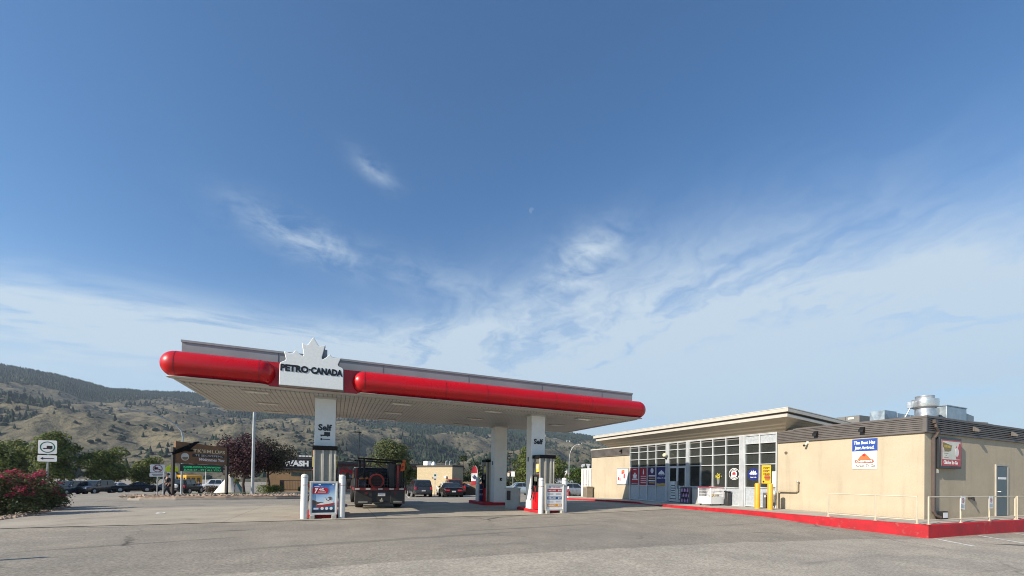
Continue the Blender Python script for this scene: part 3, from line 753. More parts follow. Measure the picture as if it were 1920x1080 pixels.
LEAF_L = [(0, -1), (.08, -.55), (.5, -.62), (.42, -.45), (.95, -.05), (.82, .02), (.9, .35), (.6, .28), (.55, .42), (.25, .15), (.33, .75), (.16, .66), (0, 1)]
LEAF_S = LEAF_L + [(-a, b) for a, b in LEAF_L[1:-1]][::-1]
def dispenser(x, y, w, dep, label, blue=False):
    o = thing('fuel_dispenser', label, 'fuel pump', (x, y, .21), 0, 'fuel dispensers')
    x0, x1, y0, y1 = -w / 2, w / 2, 0, dep
    L = dict(local=True)
    M_pan = PM('dispenser_panel', (.23, .22, .195), .38, .55, var=.15)
    M_post = PM('dispenser_post', (.52, .47, .38), .4, .3)
    MB().box(x0 + .03, x1 - .03, y0 + .03, y1 - .03, 0, 2.27).build('end_panel', M_pan, o, **L)
    for a, b in ((x0, x0 + .06), (x0 + .26, x0 + .34), (x1 - .22, x1 - .14), (x1 - .06, x1)): MB().box(a, b, y0, y0 + .03, 0, 2.27).build('post', M_post, o, bevel=.006, **L)
    MB().box(x0 - .04, x1 + .04, y0 - .05, y1 + .02, 2.27, 2.42).build('top', PM('top_black', (.007, .007, .008), .6, spec=.12), o, bevel=.012, **L)
    for sx, xs in ((-1, x0), (1, x1)):
        xa, xb = (xs - .03, xs + .03) if sx < 0 else (xs - .03, xs + .03)
        base = MB().box(xa, xb, y0 + .03, y1 - .03, .02, .78).build('door', M_redp, o, bevel=.008, **L)
        xo = xs + sx * .031
        m = MB(); m.prism([(a * .22, b * .30) for a, b in LEAF_S], (xo, (y0 + y1) / 2, .22), (0, -sx * -1, 0), Zv, (sx * .003, 0, 0)); m.box(xo, xo + sx * .0025, y0 + .06, y1 - .06, .03, .08)
        m.build('leaf_mark', M_wht, base, smooth=0)
        MB().box(xa - .02, xb + .02, y0 + .03, y1 - .03, .78, 1.55).build('hose_bay', M_black, o, bevel=.02, **L)
        hd = MB().box(xs - .05, xs + .05, y0 + .10, y1 - .10, 1.05, 1.5).build('display', PM('display_black', (.02, .02, .022), .2), o, bevel=.015, **L)
        MB().box(xs + sx * .051 - .002, xs + sx * .051 + .002, y0 + .16, y0 + .40, 1.25, 1.45).build('screen', PM('screen_grey', (.16, .18, .15), .15), hd, **L)
        MB().box(xs - .036, xs + .036, y0 + .05, y0 + .12, 1.10, 1.58).build('red_strip', M_redp, o, bevel=.008, **L)
        st = MB().box(xs + sx * .02, xs + sx * .036, y0 + .03, y0 + .26, 1.66, 2.02).build('sticker', PM('sticker_yellow', (.72, .55, .06), .5), o, **L)
        MB().box(xs + sx * .036, xs + sx * .039, y0 + .06, y0 + .22, 1.80, 1.98).build('sticker_print', PM('sticker_pale', (.72, .70, .60), .5), st, **L)
        for i in range(2):
            yy = y0 + .22 + .25 * i
            n = MB(); n.tube([(xs + sx * .05, yy, .98), (xs + sx * .13, yy, 1.02), (xs + sx * .15, yy, .90)], [.022, .025, .02], 8); n.tube([(xs + sx * .06, yy, 1.0), (xs + sx * .08, yy, .80)], .018, 8)
            nz = n.build('nozzle', PM('nozzle_dark', (.025, .025, .03), .4) if i else PM('nozzle_red', (.4, .02, .02), .4), o, **L)
            hs = MB(); hs.tube([(xs + sx * .06, yy, .82), (xs + sx * .16, yy + .02, .55), (xs + sx * .17, yy + .05, .40), (xs + sx * .10, yy + .08, .55), (xs + sx * .05, yy + .09, 1.3), (xs + sx * .03, yy + .06, 2.1)], .014, 8); hs.build('hose', M_rubber, nz, **L)
    return o
dispenser(-.345, 16.20, .74, .68, 'stainless fuel pump below the column with the truck symbol')
dispenser(8.60, 16.17, .74, .66, 'fuel pump with red base and white leaf behind the price board')
dispenser(8.16, 22.35, .40, .70, 'shaded fuel pump left of the far column, before the wooden fence')
bn = thing('drink_cooler', 'dark blue cabinet standing at the shaded far pump', 'cabinet', (7.86, 22.9, .21))
MB().box(7.66, 8.02, 22.8, 23.2, .21, 1.20).build('cabinet', PM('navy_cabinet', (.02, .04, .12), .4), bn, bevel=.01)
m = MB(); m.box(7.70, 7.96, 22.79, 22.80, .55, .66); m.box(7.70, 7.96, 22.79, 22.80, .86, .92); m.build('label_strip', PM('pale_strip', (.35, .38, .45), .5), bn)
# concrete waste and windscreen-wash station between the pumps
wb = thing('waste_station', 'boxy grey concrete waste bin between the two pump islands', 'waste bin', (8.0, 18.9, .06))
mt = PM('precast', (.40, .385, .345), .8, var=.12, bump=.3, bscale=50)
MB().obox((7.68, 18.76, .05), (.62, -.29, 0), (.42, .78, 0), (0, 0, 1.0)).build('body', mt, wb, bevel=.02)
MB().obox((7.645, 18.77, 1.05), (.68, -.32, 0), (.43, .83, 0), (0, 0, .05)).build('lid', mt, wb, bevel=.015)
MB().obox((7.745, 18.724, .50), (.17, -.08, 0), (-.006, -.012, 0), (0, 0, .46)).build('opening', PM('dark_opening', (.035, .03, .028), .7), wb)
# ---------------------------------------------------------------- the shop
XW, YC = 19.36, 7.787
mY = -Y                                           # reading direction on the shop front
def stucco(name, c):
    m = bpy.data.materials.new(name); m.use_nodes = True
    t = m.node_tree; b = t.nodes['Principled BSDF']; k = N(t)
    p = k.new('ShaderNodeTexCoord').outputs['Object']
    a = k.noise(p, .9, 6, .6); f = k.noise(p, 26, 4, .7); e = k.noise(p, 110, 3, .7)
    x, y, z = k.sep(p)
    cc = k.mix(k.ramp(a, .3, .72), tuple(v * 1.05 for v in c) + (1,), tuple(v * .92 for v in c) + (1,))
    cc = k.mix(k.ramp(f, .42, .70, 0, .45), cc, tuple(v * .74 for v in c) + (1,))
    # splash dirt along the foot of the wall and faint streaks from the cornice
    sm = k.new('ShaderNodeMapping'); sm.inputs['Scale'].default_value = (3, 3, .25); k.link(p, sm.inputs[0])
    stn = k.noise(sm.outputs[0], 1.2, 5, .6)
    cc = k.mix(k.m('MULTIPLY', k.ramp(stn, .50, .75), .30), cc, tuple(v * .55 for v in c) + (1,))
    cc = k.mix(k.m('MULTIPLY', k.ramp(z, .05, .55, .35, 0), k.ramp(f, .3, .6)), cc, tuple(v * .5 for v in c) + (1,))
    k.link(cc, b.inputs['Base Color']); b.inputs['Roughness'].default_value = .92; b.inputs['Specular IOR Level'].default_value = .2
    bn = k.new('ShaderNodeBump'); bn.inputs['Strength'].default_value = .5; bn.inputs['Distance'].default_value = .008
    k.link(k.m('ADD', e, f), bn.inputs['Height']); k.link(bn.outputs[0], b.inputs['Normal'])
    return m
M_stuc = stucco('beige_stucco', (.468, .398, .288))
M_corn = PM('cornice_brown', (.118, .105, .097), .55, .15, var=.12, scale=2)
M_alu = PM('window_alu', (.62, .635, .64), .38, .35, var=.07)
M_pan = PM('window_panel', (.40, .43, .455), .5, .2, var=.14, scale=9, bump=.2, bscale=30)
def glass_mat():
    m = bpy.data.materials.new('shop_glass'); m.use_nodes = True; t = m.node_tree; k = N(t); t.nodes.remove(t.nodes['Principled BSDF'])
    p = k.new('ShaderNodeTexCoord').outputs['Object']
    bn = k.new('ShaderNodeBump'); bn.inputs['Strength'].default_value = .05; bn.inputs['Distance'].default_value = .02; k.link(k.noise(p, .9, 2), bn.inputs['Height'])
    tr = k.new('ShaderNodeBsdfTransparent'); tr.inputs[0].default_value = (.34, .38, .36, 1)
    gl = k.new('ShaderNodeBsdfGlossy'); gl.inputs['Roughness'].default_value = .015; gl.inputs[0].default_value = (.9, .95, .95, 1); k.link(bn.outputs[0], gl.inputs['Normal'])
    df = k.new('ShaderNodeBsdfDiffuse'); df.inputs[0].default_value = (.32, .345, .32, 1)
    fr = k.new('ShaderNodeFresnel'); fr.inputs[0].default_value = 1.75
    m1 = k.new('ShaderNodeMixShader'); m1.inputs[0].default_value = .10; k.link(tr.outputs[0], m1.inputs[1]); k.link(df.outputs[0], m1.inputs[2])
    m2 = k.new('ShaderNodeMixShader'); k.link(fr.outputs[0], m2.inputs[0]); k.link(m1.outputs[0], m2.inputs[1]); k.link(gl.outputs[0], m2.inputs[2]); k.link(m2.outputs[0], t.nodes['Material Output'].inputs[0]); return m
M_shopglass = glass_mat()
M_sof = PM('soffit_beige', (.42, .36, .265), .7, var=.07)
M_fas = PM('fascia_pale', (.46, .435, .375), .5, var=.06)
shop = thing('store_building', 'beige stucco shop with brown ribbed cornice and gridded aluminium windows', 'shop', (XW, 18, .2))
MB().box(XW, 40, YC, 13.12, 0, 3.47).build('wall', M_stuc, shop)
MB().box(XW, 31, 23.85, 28.65, -.1, 3.37).build('wall', M_stuc, shop)
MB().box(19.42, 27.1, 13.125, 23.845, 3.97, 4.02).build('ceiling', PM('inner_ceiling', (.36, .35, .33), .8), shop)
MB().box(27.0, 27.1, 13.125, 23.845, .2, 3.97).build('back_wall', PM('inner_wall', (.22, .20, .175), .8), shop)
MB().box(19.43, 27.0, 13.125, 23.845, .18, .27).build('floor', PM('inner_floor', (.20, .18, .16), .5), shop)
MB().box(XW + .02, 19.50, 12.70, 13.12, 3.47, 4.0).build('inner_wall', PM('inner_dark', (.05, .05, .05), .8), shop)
rnd = random.Random(19)
GC = [PM('goods_%s' % n, c, .5) for n, c in (('red', (.30, .03, .03)), ('blue', (.03, .06, .22)), ('yellow', (.45, .30, .04)), ('white', (.45, .44, .42)), ('green', (.04, .16, .05)), ('orange', (.40, .13, .02)), ('grey', (.12, .12, .12)))]
WHERE = ('nearest the shop door', 'behind the round white decal', 'in the middle of the shop', 'behind the navy poster', 'behind the red posters')
for i, (y, x) in enumerate(((18.2, 21.2), (15.6, 20.9), (17.0, 22.8), (20.6, 21.4), (22.6, 21.0))):
    o = thing('store_shelf', 'dark grocery shelf inside the window ' + WHERE[i], 'shelf', (x, y, .27), 0, 'shelves inside the shop')
    m = MB(); m.box(x - .22, x + .22, y - .9, y + .9, .27, .37); m.box(x - .02, x + .02, y - .9, y + .9, .37, 1.78)
    for z in (.75, 1.12, 1.48): m.box(x - .22, x + .22, y - .9, y + .9, z, z + .02)
    m.build('rack', PM('shelf_dark', (.07, .07, .075), .5), o)
    for z in (.37, .77, 1.14, 1.50):
        yy = y - .86
        while yy < y + .8:
            w_ = rnd.uniform(.14, .34); MB().box(x - .20, x - .03, yy, yy + w_ - .02, z, z + rnd.uniform(.16, .30)).build('goods', rnd.choice(GC), o); yy += w_
def cornice(y0, y1, z0, z1, cap=True, capm=None, side=True):
    m = MB(); n = 6; bz0, bz1 = z0 + .075, z1 - .09
    m.box(XW - .05, XW + .05, y0, y1, z0, z1 - .01)
    m.box(XW - .085, XW - .05, y0 - .035, y1, z0, bz0)
    for i in range(n):
        a = bz0 + (bz1 - bz0) * (i + .32) / n; m.box(XW - .078, XW - .05, y0 - .028, y1, a, a + (bz1 - bz0) / n * .58)
    if side:
        m.box(XW + .05, 40, y0 - .05 + .05, y0 + .05, z0, z1 - .01)
        m.box(XW - .05, 40, y0 - .085, y0 - .05 + .05, z0, bz0)
        for i in range(n):
            a = bz0 + (bz1 - bz0) * (i + .32) / n; m.box(XW - .05, 40, y0 - .078, y0, a, a + (bz1 - bz0) / n * .58)
        m.box(XW - .092, XW + .02, y0 - .092, y0 + .02, z0 + .02, z1 - .085)
    c = m.build('cornice', M_corn, shop)
    if cap:
        q = MB(); q.box(XW - .10, XW + .10, y0 - .10, min(y1, 12.35) if side else y1, z1 - .085, z1)
        if side: q.box(XW + .10, 40, y0 - .10, y0 + .10, z1 - .085, z1)
        q.build('coping', capm or M_corn, c, bevel=.008)
    return c
cornice(YC, 13.10, 3.455, 4.065)
cornice(23.87, 28.68, 3.36, 4.02, True, M_fas, False)
MB().box(XW, 40, YC + .1, 28.5, 3.80, 3.84).build('flat_roof', PM('roof_membrane', (.20, .19, .18), .9), shop)
# overhanging roof with its sloped soffit
def roof_z(x, z): return z - .075 * (x - 18.36)
def roofslab(x0, x1, y0, y1, z0, z1):
    m = MB(); vs = []
    for z in (z0, z1):
        for x, y in ((x0, y0), (x1, y0), (x1, y1), (x0, y1)): vs.append((x, y, roof_z(x, z)))
    return m.add(vs, [(0, 3, 2, 1), (4, 5, 6, 7), (0, 1, 5, 4), (1, 2, 6, 5), (2, 3, 7, 6), (3, 0, 4, 7)])
rf = roofslab(18.36, 29, 12.0, 27.0, 4.745, 4.92).build('roof', M_fas, shop)
roofslab(18.345, 29.01, 11.985, 27.01, 4.905, 4.935).build('drip_edge', PM('drip_pale', (.52, .49, .43), .5), rf)
roofslab(18.46, 28.9, 12.10, 26.8, 4.655, 4.745).build('shadow_gap', PM('gap_shade', (.06, .045, .038), .7), rf)  # recess strip coloured dark to carry its shade
roofslab(18.40, 28.95, 12.05, 26.70, 4.52, 4.655).build('lower_fascia', M_fas, rf)
def soffit_strips():
    m = MB(); n = 4
    def P(t, side):       # loop corner at height fraction t: outer (t=0) to wall (t=1)
        x = 18.45 + (19.36 - 18.45) * t; z = 4.525 + (3.97 - 4.525) * t; ya = 12.12 + (12.78 - 12.12) * t; yb = 26.62 - .6 * t
        return [(x, yb, z), (x, ya, z), (27, ya, z - .38 * (1 - t))][0 if side == 'n' else 1 if side == 'c' else 2]
    for i in range(n):
        t0, t1 = i / n, (i + 1) / n; e = .018
        a = [Vector(P(t0, s)) for s in 'nce']; b = [Vector(P(t1, s)) + Vector((-e, 0, -e * .4)) for s in 'nce']
        d_ = Vector((0, -e, -e * .4)); b[2] = Vector(P(t1, 'e')) + d_; b[1] = Vector(P(t1, 'c')) + Vector((-e, -e, -e * .4))
        m.add(a + b, [(0, 1, 4, 3), (1, 2, 5, 4)])
        c = [Vector(P(t1, s)) for s in 'nce']; m.add(b + c, [(0, 1, 4, 3), (1, 2, 5, 4)])
    m.build('soffit', M_sof, rf, smooth=0)
soffit_strips()
# window wall
ZB = lambda y: walk_z(y) + .005
def window_wall():
    fr, pn, gl = MB(), [], []
    def v(y, z0, z1, w=.024, x0=19.30): fr.box(x0, 19.42, y - w, y + w, z0, z1)
    def h(ya, yb, z, w=.021): fr.box(19.305, 19.42, ya, yb, z - w, z + w)
    bays = [([13.16, 14.01, 14.80], [1.31, 2.47, 3.03, 3.52, 3.93], 'R'), ([15.10, 15.93, 16.78, 17.62, 18.44], [1.26, 2.475, 3.03, 3.50, 3.93], 'M'), ([20.31, 21.21, 22.02, 22.87, 23.80], [1.22, 2.47, 2.99, 3.51, 3.93], 'L')]
    for ys, zs, nm in bays:
        zb = ZB((ys[0] + ys[-1]) / 2) - .05
        for y in ys: v(y, zb, zs[-1] + .03)
        for z in [zb + .08] + zs: 
            for a, b in zip(ys, ys[1:]): h(a + .03, b - .03, z)
        for a, b in zip(ys, ys[1:]):
            pn.append((a + .03, b - .03, zb + .10, zs[0] - .028))
            for i, (za, zc) in enumerate(zip(zs, zs[1:])):
                if nm == 'R' and i == 3: pn.append((a + .03, b - .03, za + .028, zc - .028))
                else: gl.append((a + .03, b - .03, za + .028, zc - .028))
    # door bay
    for y in (18.66, 20.08): v(y, .2, 3.96)
    for z in (2.47, 2.99, 3.50, 3.93): h(18.69, 20.05, z)
    v(19.36, 2.5, 3.93)
    for za, zc in ((2.47, 2.99), (2.99, 3.50), (3.50, 3.93)):
        for a, b in ((18.69, 19.33), (19.39, 20.05)): gl.append((a, b, za + .028, zc - .028))
    fr.box(19.30, 19.42, 13.12, 23.85, 3.96, 4.02)
    f = fr.build('window_frame', M_alu, shop); 
    for a, b, za, zc in pn: MB().box(19.355, 19.40, a, b, za, zc).build('window_panel', M_pan, shop)
    for a, b, za, zc in gl: MB().box(19.385, 19.395, a, b, za, zc).build('window_pane', M_shopglass, shop)
    for a, b in ((14.83, 15.07), (18.47, 18.63), (20.11, 20.28)): MB().box(19.27, 19.40, a, b, .2, 3.96).build('pilaster', PM('pilaster_grey', (.45, .47, .49), .45, .25, var=.1), shop, bevel=.006)
    for a, b in ((18.70, 19.355), (19.365, 20.04)):
        dz = .29; m = MB(); m.box(19.32, 19.37, a, a + .07, dz, 2.44); m.box(19.32, 19.37, b - .07, b, dz, 2.44); m.box(19.32, 19.37, a + .07, b - .07, dz, dz + .14); m.box(19.32, 19.37, a + .07, b - .07, 2.36, 2.44)
        d_ = m.build('door', M_alu, shop)
        MB().box(19.34, 19.35, a + .07, b - .07, dz + .14, 2.36).build('pane', M_shopglass, d_)
        MB().tube([(19.30, a + .10 if a > 19 else b - .10, 1.1), (19.26, a + .10 if a > 19 else b - .10, 1.1), (19.26, a + .10 if a > 19 else b - .10, 1.55), (19.30, a + .10 if a > 19 else b - .10, 1.55)], .014, 8).build('handle', M_black, d_)
        q = MB().box(19.333, 19.339, a + .10, b - .10, dz + .2, dz + .2 + (1.05 if a > 19 else .8)).build('notice', PM('notice_white', (.68, .70, .68), .5), d_)
        m = MB()
        for i in range(5): m.box(19.331, 19.333, a + .18, b - .18, dz + .35 + i * .15, dz + .41 + i * .15)
        m.box(19.331, 19.333, a + .11, a + .125, dz + .22, dz + .95); m.box(19.331, 19.333, b - .125, b - .11, dz + .22, dz + .95); m.build('notice_print', PM('notice_ink', (.06, .09, .08), .5), q)
window_wall()
# side wall: door, downspout
sd = MB().box(24.90, 25.88, YC - .035, YC + .02, .36, 2.40).build('side_door', PM('door_slate', (.085, .12, .135), .5, var=.06), shop, bevel=.006)
m = MB(); m.box(24.82, 24.895, YC - .045, YC, .36, 2.47); m.box(25.885, 25.96, YC - .045, YC, .36, 2.47); m.box(24.895, 25.885, YC - .045, YC, 2.405, 2.47); m.build('door_frame', PM('door_frame', (.36, .33, .28), .6), sd)
MB().tube([(25.0, YC - .035, 1.35), (25.0, YC - .10, 1.35), (25.12, YC - .10, 1.35)], .022, 8).build('handle', M_steel, sd)
MB().box(25.02, 25.75, YC - .040, YC - .036, 1.86, 1.95).build('door_label', M_wht, sd)
ds = MB(); ds.box(19.68, 19.86, YC - .17, YC - .088, 3.80, 3.93)
ds.tube([(19.77, YC - .13, 3.80), (19.78, YC - .14, 3.68), (19.93, YC - .15, 3.52), (19.93, YC - .10, 3.38), (19.86, YC - .06, 3.28)], .05, 8); ds.box(19.81, 19.92, YC - .10, YC - .012, .62, 3.30)
ds.tube([(19.86, YC - .06, .64), (19.90, YC - .10, .50), (20.02, YC - .20, .42)], .05, 8)
ds.build('downspout', PM('downspout_brown', (.075, .055, .048), .5), shop, smooth=30)
# things fixed to the shop walls
def text_on(o, st, y, z, w=None, h=None, mat=None, x=XW, name='lettering', **k):
    m = MB(); lettering(m, st, (x, y, z), mY, Zv, w=w, h=h, depth=.004, **k); return m.build(name, mat, o, smooth=0)
ws = thing('wall_sign', 'blue over white sign reading The Best Has Just Arrived on the sunny wall', 'sign', (XW, 9.6, 2.18))
MB().box(XW - .035, XW, 9.18, 10.02, 2.18, 2.885).build('lower_panel', PM('sign_white', (.78, .77, .70), .5, var=.04), ws, bevel=.004)
MB().box(XW - .036, XW, 9.18, 10.02, 2.888, 3.375).build('upper_panel', PM('sign_blue', (.018, .065, .30), .45, var=.08), ws, bevel=.004)
xs = XW - .037
text_on(ws, 'The Best Has', 9.60, 3.17, w=.72, h=.12, mat=M_wht, x=xs, bold=.03, shear=.12); text_on(ws, 'Just Arrived.', 9.60, 2.97, w=.66, h=.12, mat=M_wht, x=xs, bold=.03, shear=.12)
text_on(ws, 'Chicken To Go', 9.60, 2.25, w=.72, h=.11, mat=PM('ink_brown', (.10, .075, .05), .5), x=xs, bold=.02, shear=.1)
flat(ws, 'emblem', PM('emblem_orange', (.60, .16, .05), .5), [(-.25, .0), (-.14, .16), (-.05, .24), (0, .20), (.05, .26), (.15, .14), (.25, 0)], (xs, 9.60, 2.52), mY, Zv)
flat(ws, 'emblem_flash', PM('emblem_red', (.50, .03, .03), .5), [(-.06, .18), (-.05, .29), (-.01, .25), (.02, .29), (.05, .20), (0, .15)], (xs - .003, 9.60, 2.52), mY, Zv)
flat(ws, 'emblem_bar', PM('emblem_rust', (.32, .12, .07), .5), [(-.33, 0), (-.30, .09), (.30, .09), (.33, 0), (.28, -.05), (-.28, -.05)], (xs - .005, 9.60, 2.46), mY, Zv)
text_on(ws, "CHESTER'S", 9.60, 2.445, w=.54, h=.075, mat=M_wht, x=xs - .009, bold=.03, name='emblem_name')
bs = thing('box_sign', 'black framed lightbox sign reading Chicken To Go on the shaded side wall', 'sign', (20.8, YC, 2.2))
yb = YC - .16; bx0, bx1, bz0, bz1 = 19.98, 21.60, 2.20, 3.33
MB().box(bx0, bx1, yb, YC, bz0, bz1).build('box', PM('sign_box_black', (.016, .018, .02), .4), bs, bevel=.008)
f0, f1, h0, h1 = bx0 + .16, bx1 - .07, bz0 + .09, bz1 - .09
flat(bs, 'face', PM('face_cream', (.62, .60, .50), .35), rect(f0, f1, h0, h1), (0, yb - .001, 0), X, Zv)
flat(bs, 'red_band', PM('face_red', (.42, .02, .025), .35), rect(f0, f1, h0, h0 + .24), (0, yb - .004, 0), X, Zv)
m = MB(); m.box(f0, f1, yb - .008, yb - .004, h1 - .04, h1); m.box(f0, f0 + .03, yb - .008, yb - .004, h0 + .24, h1 - .04); m.box(f1 - .03, f1, yb - .008, yb - .004, h0 + .24, h1 - .04); m.build('red_border', PM('face_red', (), 0), bs, smooth=0)
flat(bs, 'red_shape', PM('face_red', (), 0), [(f1 - .34, h0 + .26), (f1 - .42, h0 + .5), (f1 - .36, h0 + .78), (f1 - .24, h0 + .62), (f1 - .12, h0 + .86), (f1 - .03, h0 + .82), (f1 - .03, h0 + .26)], (0, yb - .004, 0), X, Zv)
flat(bs, 'pale_shape', PM('face_pale', (.70, .68, .62), .4), disc(f1 - .30, h0 + .52, .14, 14, 1.2), (0, yb - .0075, 0), X, Zv)
flat(bs, 'gold_panel', PM('face_gold', (.20, .14, .025), .4), [(f0 + .07, h1 - .10), (f0 + .16, h1 - .10), (f0 + .72, h1 - .19), (f0 + .66, h1 - .40), (f0 + .20, h1 - .42), (f0 + .14, h1 - .30), (f0 + .07, h1 - .26)], (0, yb - .004, 0), X, Zv)
m = MB(); lettering(m, "CHESTER'S", (f0 + .42, yb - .0075, h1 - .28), X, Zv, w=.48, h=.08, bold=.02, depth=.003); m.build('gold_name', PM('gold_ink', (.45, .34, .05), .4), bs, smooth=0)
m = MB(); lettering(m, 'Chicken To Go', ((f0 + f1) / 2 - .05, yb - .0075, h0 + .07), X, Zv, w=1.02, h=.13, bold=.03, depth=.003); m.build('lettering', M_wht, bs, smooth=0)
m = MB()
for i, wd in enumerate((.44, .44, .30, .10, .32)): m.box(f0 + .32 - wd / 2, f0 + .32 + wd / 2, yb - .006, yb - .004, h0 + .30 + (4 - i) * .075, h0 + .315 + (4 - i) * .075)
m.build('small_print', PM('ink_rust', (.25, .10, .06), .5), bs)
wp = thing('wall_poster', 'white framed poster with red shapes, half in shadow on the far beige wall', 'poster', (XW, 24.6, 1.23))
MB().box(XW - .05, XW, 23.98, 25.27, 1.22, 2.43).build('frame', M_grey, wp, bevel=.008)
MB().box(XW - .054, XW - .05, 24.04, 25.21, 1.28, 2.37).build('sheet', PM('sheet_white', (.76, .75, .72), .4, var=.04), wp)
M_pr = PM('poster_red', (.50, .03, .035), .45)
for pts in (rect(-.10, .06, .72, 1.0), rect(.10, .24, .75, 1.02), rect(-.50, -.34, .25, .5), rect(.14, .30, .4, .74), rect(-.30, -.20, .18, .42)): flat(wp, 'red_block', M_pr, pts, (XW - .0545, 24.62, 1.28), mY, Zv)
flat(wp, 'orange_block', PM('poster_orange', (.65, .28, .05), .45), disc(.08, .92, .07), (XW - .058, 24.62, 1.28), mY, Zv)
m = MB()
for a, b, z in ((-.48, -.15, .62), (-.45, -.2, .55), (-.05, .1, .5), (-.4, -.1, .12), (.12, .4, .2)): m.box(XW - .057, XW - .0545, 24.62 - b, 24.62 - a, 1.28 + z, 1.31 + z)
m.build('print', PM('ink_grey', (.15, .13, .13), .5), wp)
def wposter(ya, yb, col, label, art):
    o = thing('window_poster', label, 'poster', (19.38, (ya + yb) / 2, 1.25), 0, 'posters in the shop windows')
    MB().box(19.372, 19.384, ya, yb, 1.25, 2.44).build('sheet', col, o); art(o, (ya + yb) / 2, yb - ya); return o
M_wred, M_wblu, M_wpur = PM('poster_crimson', (.34, .012, .03), .4, var=.05), PM('poster_navy', (.014, .024, .15), .4, var=.05), PM('poster_plum', (.06, .012, .09), .4, var=.05)
def bars(o, yc, zs, mat, wd, x=19.371, hh=.07):
    m = MB()
    for z in zs: m.box(x - .003, x, yc - wd / 2, yc + wd / 2, z, z + hh)
    m.build('print', mat, o)
def art1(o, yc, w):
    flat(o, 'leaf_mark', M_wht, [(a * .24, b * .26) for a, b in LEAF_S], (19.3715, yc, 1.88), mY, Zv)
    m = MB(); m.box(19.3685, 19.3715, yc - .3, yc + .3, 1.60, 1.66); m.build('white_bar', M_wht, o); text_on(o, 'PETRO', yc, 1.68, w=.4, mat=M_wht, x=19.371, bold=.03)
    MB().box(19.368, 19.3715, yc - w / 2, yc + w / 2, 1.25, 1.37).build('black_strip', M_black, o); bars(o, yc, (1.29,), M_wht, w * .8, 19.367, .04)
    bars(o, yc, (2.30,), M_wht, .34, hh=.05)
def art2(o, yc, w):
    flat(o, 'bottle_mark', M_wht, [(-.05, 0), (.05, 0), (.05, .2), (.025, .26), (.025, .34), (-.025, .34), (-.025, .26), (-.05, .2)], (19.3715, yc, 1.98), mY, Zv); bars(o, yc, (1.80, 1.66, 1.52, 1.38), PM('pale_pink', (.62, .45, .46), .5), w * .68)
def art3(o, yc, w):
    flat(o, 'ball_mark', PM('ball_pale', (.66, .66, .68), .5), disc(0, 0, .14, 14, 1.25), (19.3715, yc, 2.22), mY, Zv); bars(o, yc, (1.84, 1.52), M_wht, w * .86); bars(o, yc, (1.68, 1.38), PM('print_gold', (.5, .30, .04), .5), w * .7)
def art4(o, yc, w):
    flat(o, 'emblem', M_wht, [(-.30, 0), (-.2, .14), (-.08, .2), (0, .28), (.1, .2), (.22, .13), (.30, 0), (.2, -.06), (-.2, -.06)], (19.3715, yc, 1.98), mY, Zv); text_on(o, "CHESTER'S", yc, 1.94, w=.5, h=.07, mat=PM('ink_navy', (.01, .02, .1), .5), x=19.367, bold=.03)
    text_on(o, 'Chicken To Go', yc, 1.70, w=w * .86, h=.09, mat=M_wht, x=19.371, bold=.02, shear=.1); flat(o, 'gold_wave', PM('print_gold', (), 0), [(-w / 2, -.11), (w / 2, -.11), (w / 2, .02), (.1, .05), (-.2, .0), (-w / 2, .04)], (19.3715, yc, 1.365), mY, Zv)
wposter(22.90, 23.74, M_wred, 'red window poster with a white leaf and a black bottom strip', art1)
wposter(22.05, 22.84, M_wred, 'red window poster with a small white bottle and pink lines', art2)
wposter(21.24, 21.99, M_wpur, 'dark purple window poster with a white ball and gold lines', art3)
wposter(20.34, 21.18, M_wblu, 'navy Chicken To Go window poster with gold bottom beside the door', art4)
dc = thing('window_decal', 'round white ring decal with a red centre on the dark window', 'decal', (19.38, 15.45, 2.0), 0, 'round decals on the shop windows')
ring = [(.31 * math.cos(i / 36 * math.tau), .31 * math.sin(i / 36 * math.tau)) for i in range(36)]
flat(dc, 'ring', M_wht, ring, (19.384, 15.47, 1.99), mY, Zv); flat(dc, 'ring_band', M_black, [(a * .93, b * .93) for a, b in ring], (19.3805, 15.47, 1.99), mY, Zv); flat(dc, 'centre', M_wht, [(a * .56, b * .56) for a, b in ring], (19.377, 15.47, 1.99), mY, Zv)
m = MB()
for st, a0, da in (('PETRO', 140, -20), ('POINTS', 222, 17)):
    for i, ch in enumerate(st):
        q = R(a0 + da * i); r_ = .222; u = mY * math.sin(q) - Zv * math.cos(q); v_ = mY * math.cos(q) + Zv * math.sin(q)
        if st == 'POINTS': u, v_ = -u, -v_
        lettering(m, ch, Vector((19.377, 15.47, 1.99)) + (mY * math.cos(q) + Zv * math.sin(q)) * (.195 if st == 'PETRO' else .265), u, v_, h=.075, bold=.03, depth=.003)
m.build('lettering', M_wht, dc, smooth=0)
flat(dc, 'emblem', PM('poster_red', (), 0), [(-.10, -.05), (-.10, .05), (-.04, .10), (.04, .10), (.10, .05), (.10, -.05)], (19.3735, 15.47, 1.99), mY, Zv)
dc = thing('window_decal', 'round navy chicken decal on the dark window', 'decal', (19.38, 14.36, 2.0), 0, 'round decals on the shop windows')
flat(dc, 'disc', M_wblu, ring, (19.384, 14.38, 1.97), mY, Zv)
flat(dc, 'emblem', M_wht, [(-.22, 0), (-.14, .08), (-.10, .17), (-.03, .09), (0, .2), (.04, .09), (.12, .16), (.14, .07), (.22, 0), (.15, -.05), (-.15, -.05)], (19.3805, 14.38, 1.99), mY, Zv); text_on(dc, "CHESTER'S", 14.38, 1.955, w=.38, h=.06, mat=M_wblu, x=19.377, bold=.03)
text_on(dc, 'Chicken To Go', 14.38, 1.80, w=.34, h=.05, mat=M_wht, x=19.3805, bold=.02)
